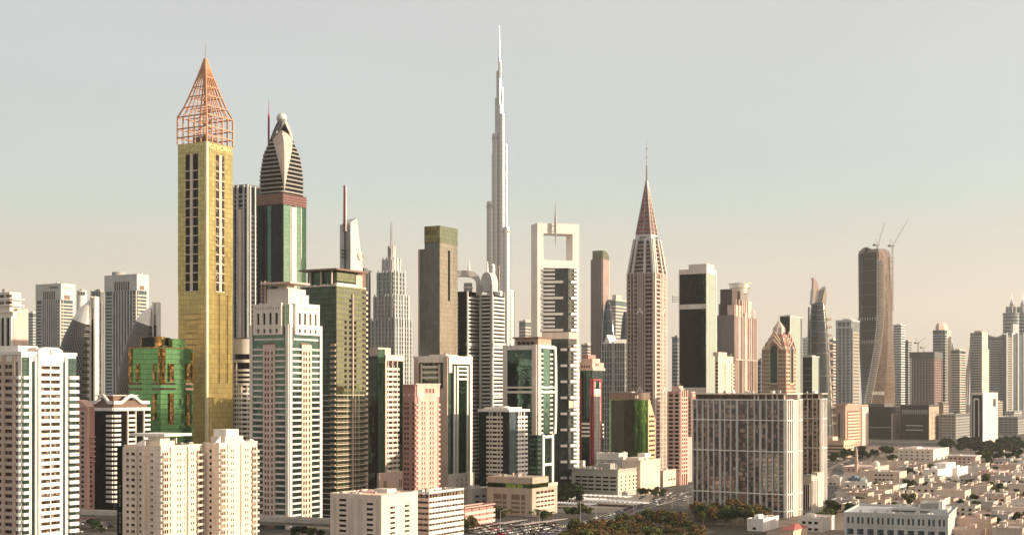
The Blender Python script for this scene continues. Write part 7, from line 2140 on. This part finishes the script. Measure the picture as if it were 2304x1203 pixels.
def houses():
    protos = {}
    th = R_(-30); ex = Vector((math.cos(th), math.sin(th), 0)); ey = Vector((-math.sin(th), math.cos(th), 0))
    org = G(1960, 1150)
    block = [(1985, 1080, 70), (2110, 1070, 60), (2160, 1068, 34), (2080, 1026, 75), (2165, 1040, 55), (2235, 1078, 36), (1930, 1088, 34), (1885, 1086, 30), (1717, 1185, 40), (1840, 1185, 45), (1785, 1212, 30), (2030, 1185, 0), (1950, 1056, 60), (1830, 1150, 0)]
    for i in range(-26, 40):
        for j in range(-22, 52):
            p = org + ex * (i * 31 + rnd.uniform(-3, 3) + (5 if i % 2 else 0)) + ey * (j * 32 + rnd.uniform(-3, 3) + (7 if j % 2 else 0))
            if p.y < 770 or p.y > 1750: continue
            px, py = CX + p.x / p.y * F, HZ + H * F / p.y
            if not (1868 < px < 2335): continue
            if py > 1160 and px < 2170: continue
            if py < 1052 and px < 2010: continue
            if px < 1905 and py < 1120: continue
            if any(abs(px - a) < r * .8 and abs(py - b) < r * .35 for a, b, r in block): continue
            HOUSES.append((p, px, py))
    HOUSES.sort(key=lambda q: q[2], reverse=True)
    rows_ = {}
    for p, px, py in HOUSES[:210]:
        if rnd.random() < .15:
            for _ in range(3): plant(rnd.choice(('dark', 'olive', 'dark', 'palm', 'red' if rnd.random() < .3 else 'bush')), p + Vector((rnd.uniform(-9, 9), rnd.uniform(-9, 9), 0)), rnd.uniform(.7, 1.1), 'in house gardens')
            continue
        i = rnd.randrange(8); ci = (0, 0, 1, 1, 2, 3, 4, 5)[rnd.randrange(8)]
        key = (i, ci)
        if key not in protos: o = protos[key] = house_proto(i, ci)
        else: o = copy_thing(protos[key])
        o.location = p; o.rotation_euler = (0, 0, th + rnd.choice((0, 0, math.pi / 2, math.pi)))
        o.scale = (rnd.uniform(.9, 1.12), rnd.uniform(.9, 1.12), rnd.uniform(.85, 1.15))
        o['group'] = 'villas of the low quarter'
        rows_.setdefault((int(math.log(p.y / 760) / .085), HN[ci]), []).append(o)
        for _ in range(rnd.choice((0, 1, 1, 2))): plant(rnd.choice(('bush', 'dark', 'dark', 'olive', 'palm')), p + ex * 15.5 + ey * rnd.uniform(-14, 14), rnd.uniform(.7, 1.1), 'in house gardens')
    for (r, c), L in rows_.items():
        L.sort(key=lambda o: o.location.x / o.location.y)
        for i, o in enumerate(L): o['label'] = '%s flat roofed villa, %s %s one from the left in the %s house row back' % (('lone' if len(L) == 1 else nth(i)), c, '', nth(max(0, r)))
        for o in L: o['label'] = ' '.join(o['label'].split())
houses()
name_trees()

# --- cars, canopies, lamps
def car_proto(mat, tall):
    t = thing('parked_car', '', 'car')
    h = 1.0 if not tall else 1.15
    m = M()
    prof = [(-2.25, .35), (2.2, .35), (2.25, .75), (1.2, h - .08), (-2.2, h - .05), (-2.3, .7)]
    def ext(pr, w, m):
        a = [(x, -w, z) for x, z in pr]; b = [(x, w, z) for x, z in pr]
        m.face(a); m.face(b[::-1])
        for i in range(len(pr)): m.face([a[(i + 1) % len(pr)], a[i], b[i], b[(i + 1) % len(pr)]])
    ext(prof, .88, m); m.build('body', mat, t)
    m = M(); ext([(-1.9 if tall else -1.6, h - .06), (1.05, h - .06), (.45, h + .5), (-1.3 if not tall else -1.75, h + .52)], .78, m); m.build('window_glass', G_BLACK, t)
    m = M(); ext([(-1.25 if not tall else -1.7, h + .5), (.42, h + .48), (.36, h + .56), (-1.2 if not tall else -1.65, h + .58)], .76, m); m.build('roof', mat, t)
    for x in (-1.4, 1.4):
        for y in (-.9, .74): M().tube((x, y, .33), (x, y + .16, .33), .33, 12).build('wheel', DMETAL, t)
    return t
CARS = []
def cars():
    P = [(plain('car_white', (.78, .76, .73), .25), 'white'), (plain('car_silver', (.48, .48, .47), .25, .5), 'silver'), (plain('car_black', (.02, .02, .02), .2), 'black'), (plain('car_red', (.36, .04, .04), .25), 'red'), (plain('car_sand', (.42, .34, .25), .3), 'beige'), (plain('car_grey', (.16, .16, .165), .25), 'dark grey')]
    pr = {}
    th = R_(-30); ex = Vector((math.cos(th), math.sin(th), 0)); ey = Vector((-math.sin(th), math.cos(th), 0))
    def put(p, rz, area):
        c = rnd.choice((0, 0, 0, 0, 1, 1, 2, 3, 4, 5)); tall = rnd.random() < .45
        if (c, tall) not in pr: o = pr[(c, tall)] = car_proto(P[c][0], tall)
        else: o = copy_thing(pr[(c, tall)])
        o.location = p; o.rotation_euler = (0, 0, rz + rnd.uniform(-.04, .04)); o['group'] = 'cars ' + area
        CARS.append((o, ('tall ' if tall else 'low ') + P[c][1], area))
    org = G(1120, 1197)
    for i in range(-3, 9):
        for j in range(-4, 22):
            p = org + ex * (i * 8.2) + ey * (j * 2.75)
            px, py = CX + p.x / p.y * F, HZ + H * F / p.y
            if 1048 < px < 1335 and 1163 < py < 1203 and py > 1163 + max(0, (px - 1250) * .0) and rnd.random() < .84 and not (px > 1215 and py > 1196 - (px - 1215) * .22):
                put(p + Vector((0, 0, .01)), th + (0 if i % 2 else math.pi), 'in the open car park')
    for k in range(5):
        for s in range(len(rd) - 1):
            for _ in range(3):
                p = rd[s].lerp(rd[s + 1], rnd.random()); t_ = (rd[s + 1] - rd[s]).normalized(); q = Vector((-t_.y, t_.x, 0))
                off = (-6.4, -3.0, 2.4, 5.8)[rnd.randrange(4)]
                pp = p + q * off + Vector((0, 0, .012))
                if all((pp - o.location).length > 6.5 for o, _, a in CARS): put(pp, math.atan2(t_.y, t_.x) + (0 if off < 0 else math.pi), 'on the curving road')
    for _ in range(34):
        p = G(rnd.uniform(1440, 1560), rnd.uniform(1102, 1126))
        if all((p - o.location).length > 5 for o, _, a in CARS): put(p + Vector((0, 0, .012)), R_(60), 'by the peach building')
    for _ in range(16):
        p = G(rnd.uniform(1862, 1990), rnd.uniform(1030, 1046))
        if all((p - o.location).length > 5 for o, _, a in CARS): put(p + Vector((0, 0, .012)), R_(30), 'near the mosque')
    for _ in range(8):
        p = G(rnd.uniform(170, 262), rnd.uniform(1172, 1198))
        if all((p - o.location).length > 6 for o, _, a in CARS): put(p + Vector((0, 0, .012)), R_(-6), 'under the viaduct')
    by = {}
    for o, c, a in CARS: by.setdefault((c, a), []).append(o)
    for (c, a), L in by.items():
        L.sort(key=lambda o: o.location.x / o.location.y)
        for i, o in enumerate(L): o['label'] = '%s car %s, %s of its colour from the left' % (c, a, nth(i)) if len(L) > 1 else 'only %s car %s' % (c, a)
    # shade canopies
    SH = plain('shade_sheet', (.55, .47, .42), .7); SW = plain('white_shade_sheet', (.74, .73, .71), .6)
    for i, (px, py, n_) in enumerate(((1145, 1184, 'first'), (1192, 1187, 'second'), (1238, 1181, 'third'))):
        o = thing('car_canopy', '%s pinkish car park canopy counted from the pink decked building' % n_, 'canopy', G(px, py) + Vector((0, 0, 0)), th, 'canopies in the open car park')
        M().loft([[(-5, -15, 2.4), (5, -15, 3.4), (5, 15, 3.4), (-5, 15, 2.4)], [(-5, -15, 2.55), (5, -15, 3.55), (5, 15, 3.55), (-5, 15, 2.55)]]).build('roof_sheet', SH, o)
        for y in (-11, -4, 4, 11): M().box(-.12, .12, y - .12, y + .12, 0, 2.9).build('post', METAL, o)
    k = 0
    for (px, py, ln) in ((1262, 1126, 18), (1300, 1130, 22), (1350, 1134, 24), (1338, 1123, 30), (1290, 1142, 16), (1385, 1137, 26)):
        o = thing('car_canopy', '%s pleated white canopy from the left below the punched window office' % nth([1262, 1290, 1300, 1338, 1350, 1385].index(px)), 'canopy', G(px, py), th, 'pleated white canopies')
        m = M(); N_ = 14
        for q in range(N_):
            x0, x1 = -ln + 2 * ln * q / N_, -ln + 2 * ln * (q + 1) / N_; xm = (x0 + x1) / 2
            for a, b, za, zb in ((x0, xm, 3.0, 3.7), (xm, x1, 3.7, 3.0)):
                m.face([(a, -7, za), (b, -7, zb), (b, 7, zb), (a, 7, za)]); m.face([(a, 7, za - .08), (b, 7, zb - .08), (b, -7, zb - .08), (a, -7, za - .08)])
        m.build('pleated_sheet', SW, o)
        for x in (-ln * .9, -ln * .3, ln * .3, ln * .9): M().box(x - .1, x + .1, -.1, .1, 0, 3.1).build('post', METAL, o)
    LP = ((1126, 1201, 14), (1213, 1199, 13), (1306, 1174, 14), (1341, 1168, 13), (1388, 1148, 12), (1426, 1160, 12), (1494, 1158, 12), (1512, 1142, 12), (1548, 1132, 12), (711, 1206, 11), (1958, 1062, 14), (2128, 1003, 22))
    for i, (px, py, h) in enumerate(LP):
        o = thing('street_lamp', '%s tall street lamp from the left, slim pole with a curved arm' % nth(sorted(q[0] for q in LP).index(px)), 'street lamp', G(px, py), rnd.uniform(-.5, .5), 'street lamps')
        M().tube((0, 0, 0), (0, 0, h), .13, 6, .08).build('pole', PALEGREY, o)
        m = M(); pts = [(0, 0, h)] + [(2.2 * math.sin(a), 0, h + .9 * (1 - math.cos(a))) for a in (.5, 1.0, 1.5)]
        for a, b in zip(pts, pts[1:]): m.tube(a, b, .07, 5)
        m.build('arm', PALEGREY, o); M().box(1.9, 2.9, -.16, .16, h + .75, h + .92).build('lamp_head', METAL, o)
cars()
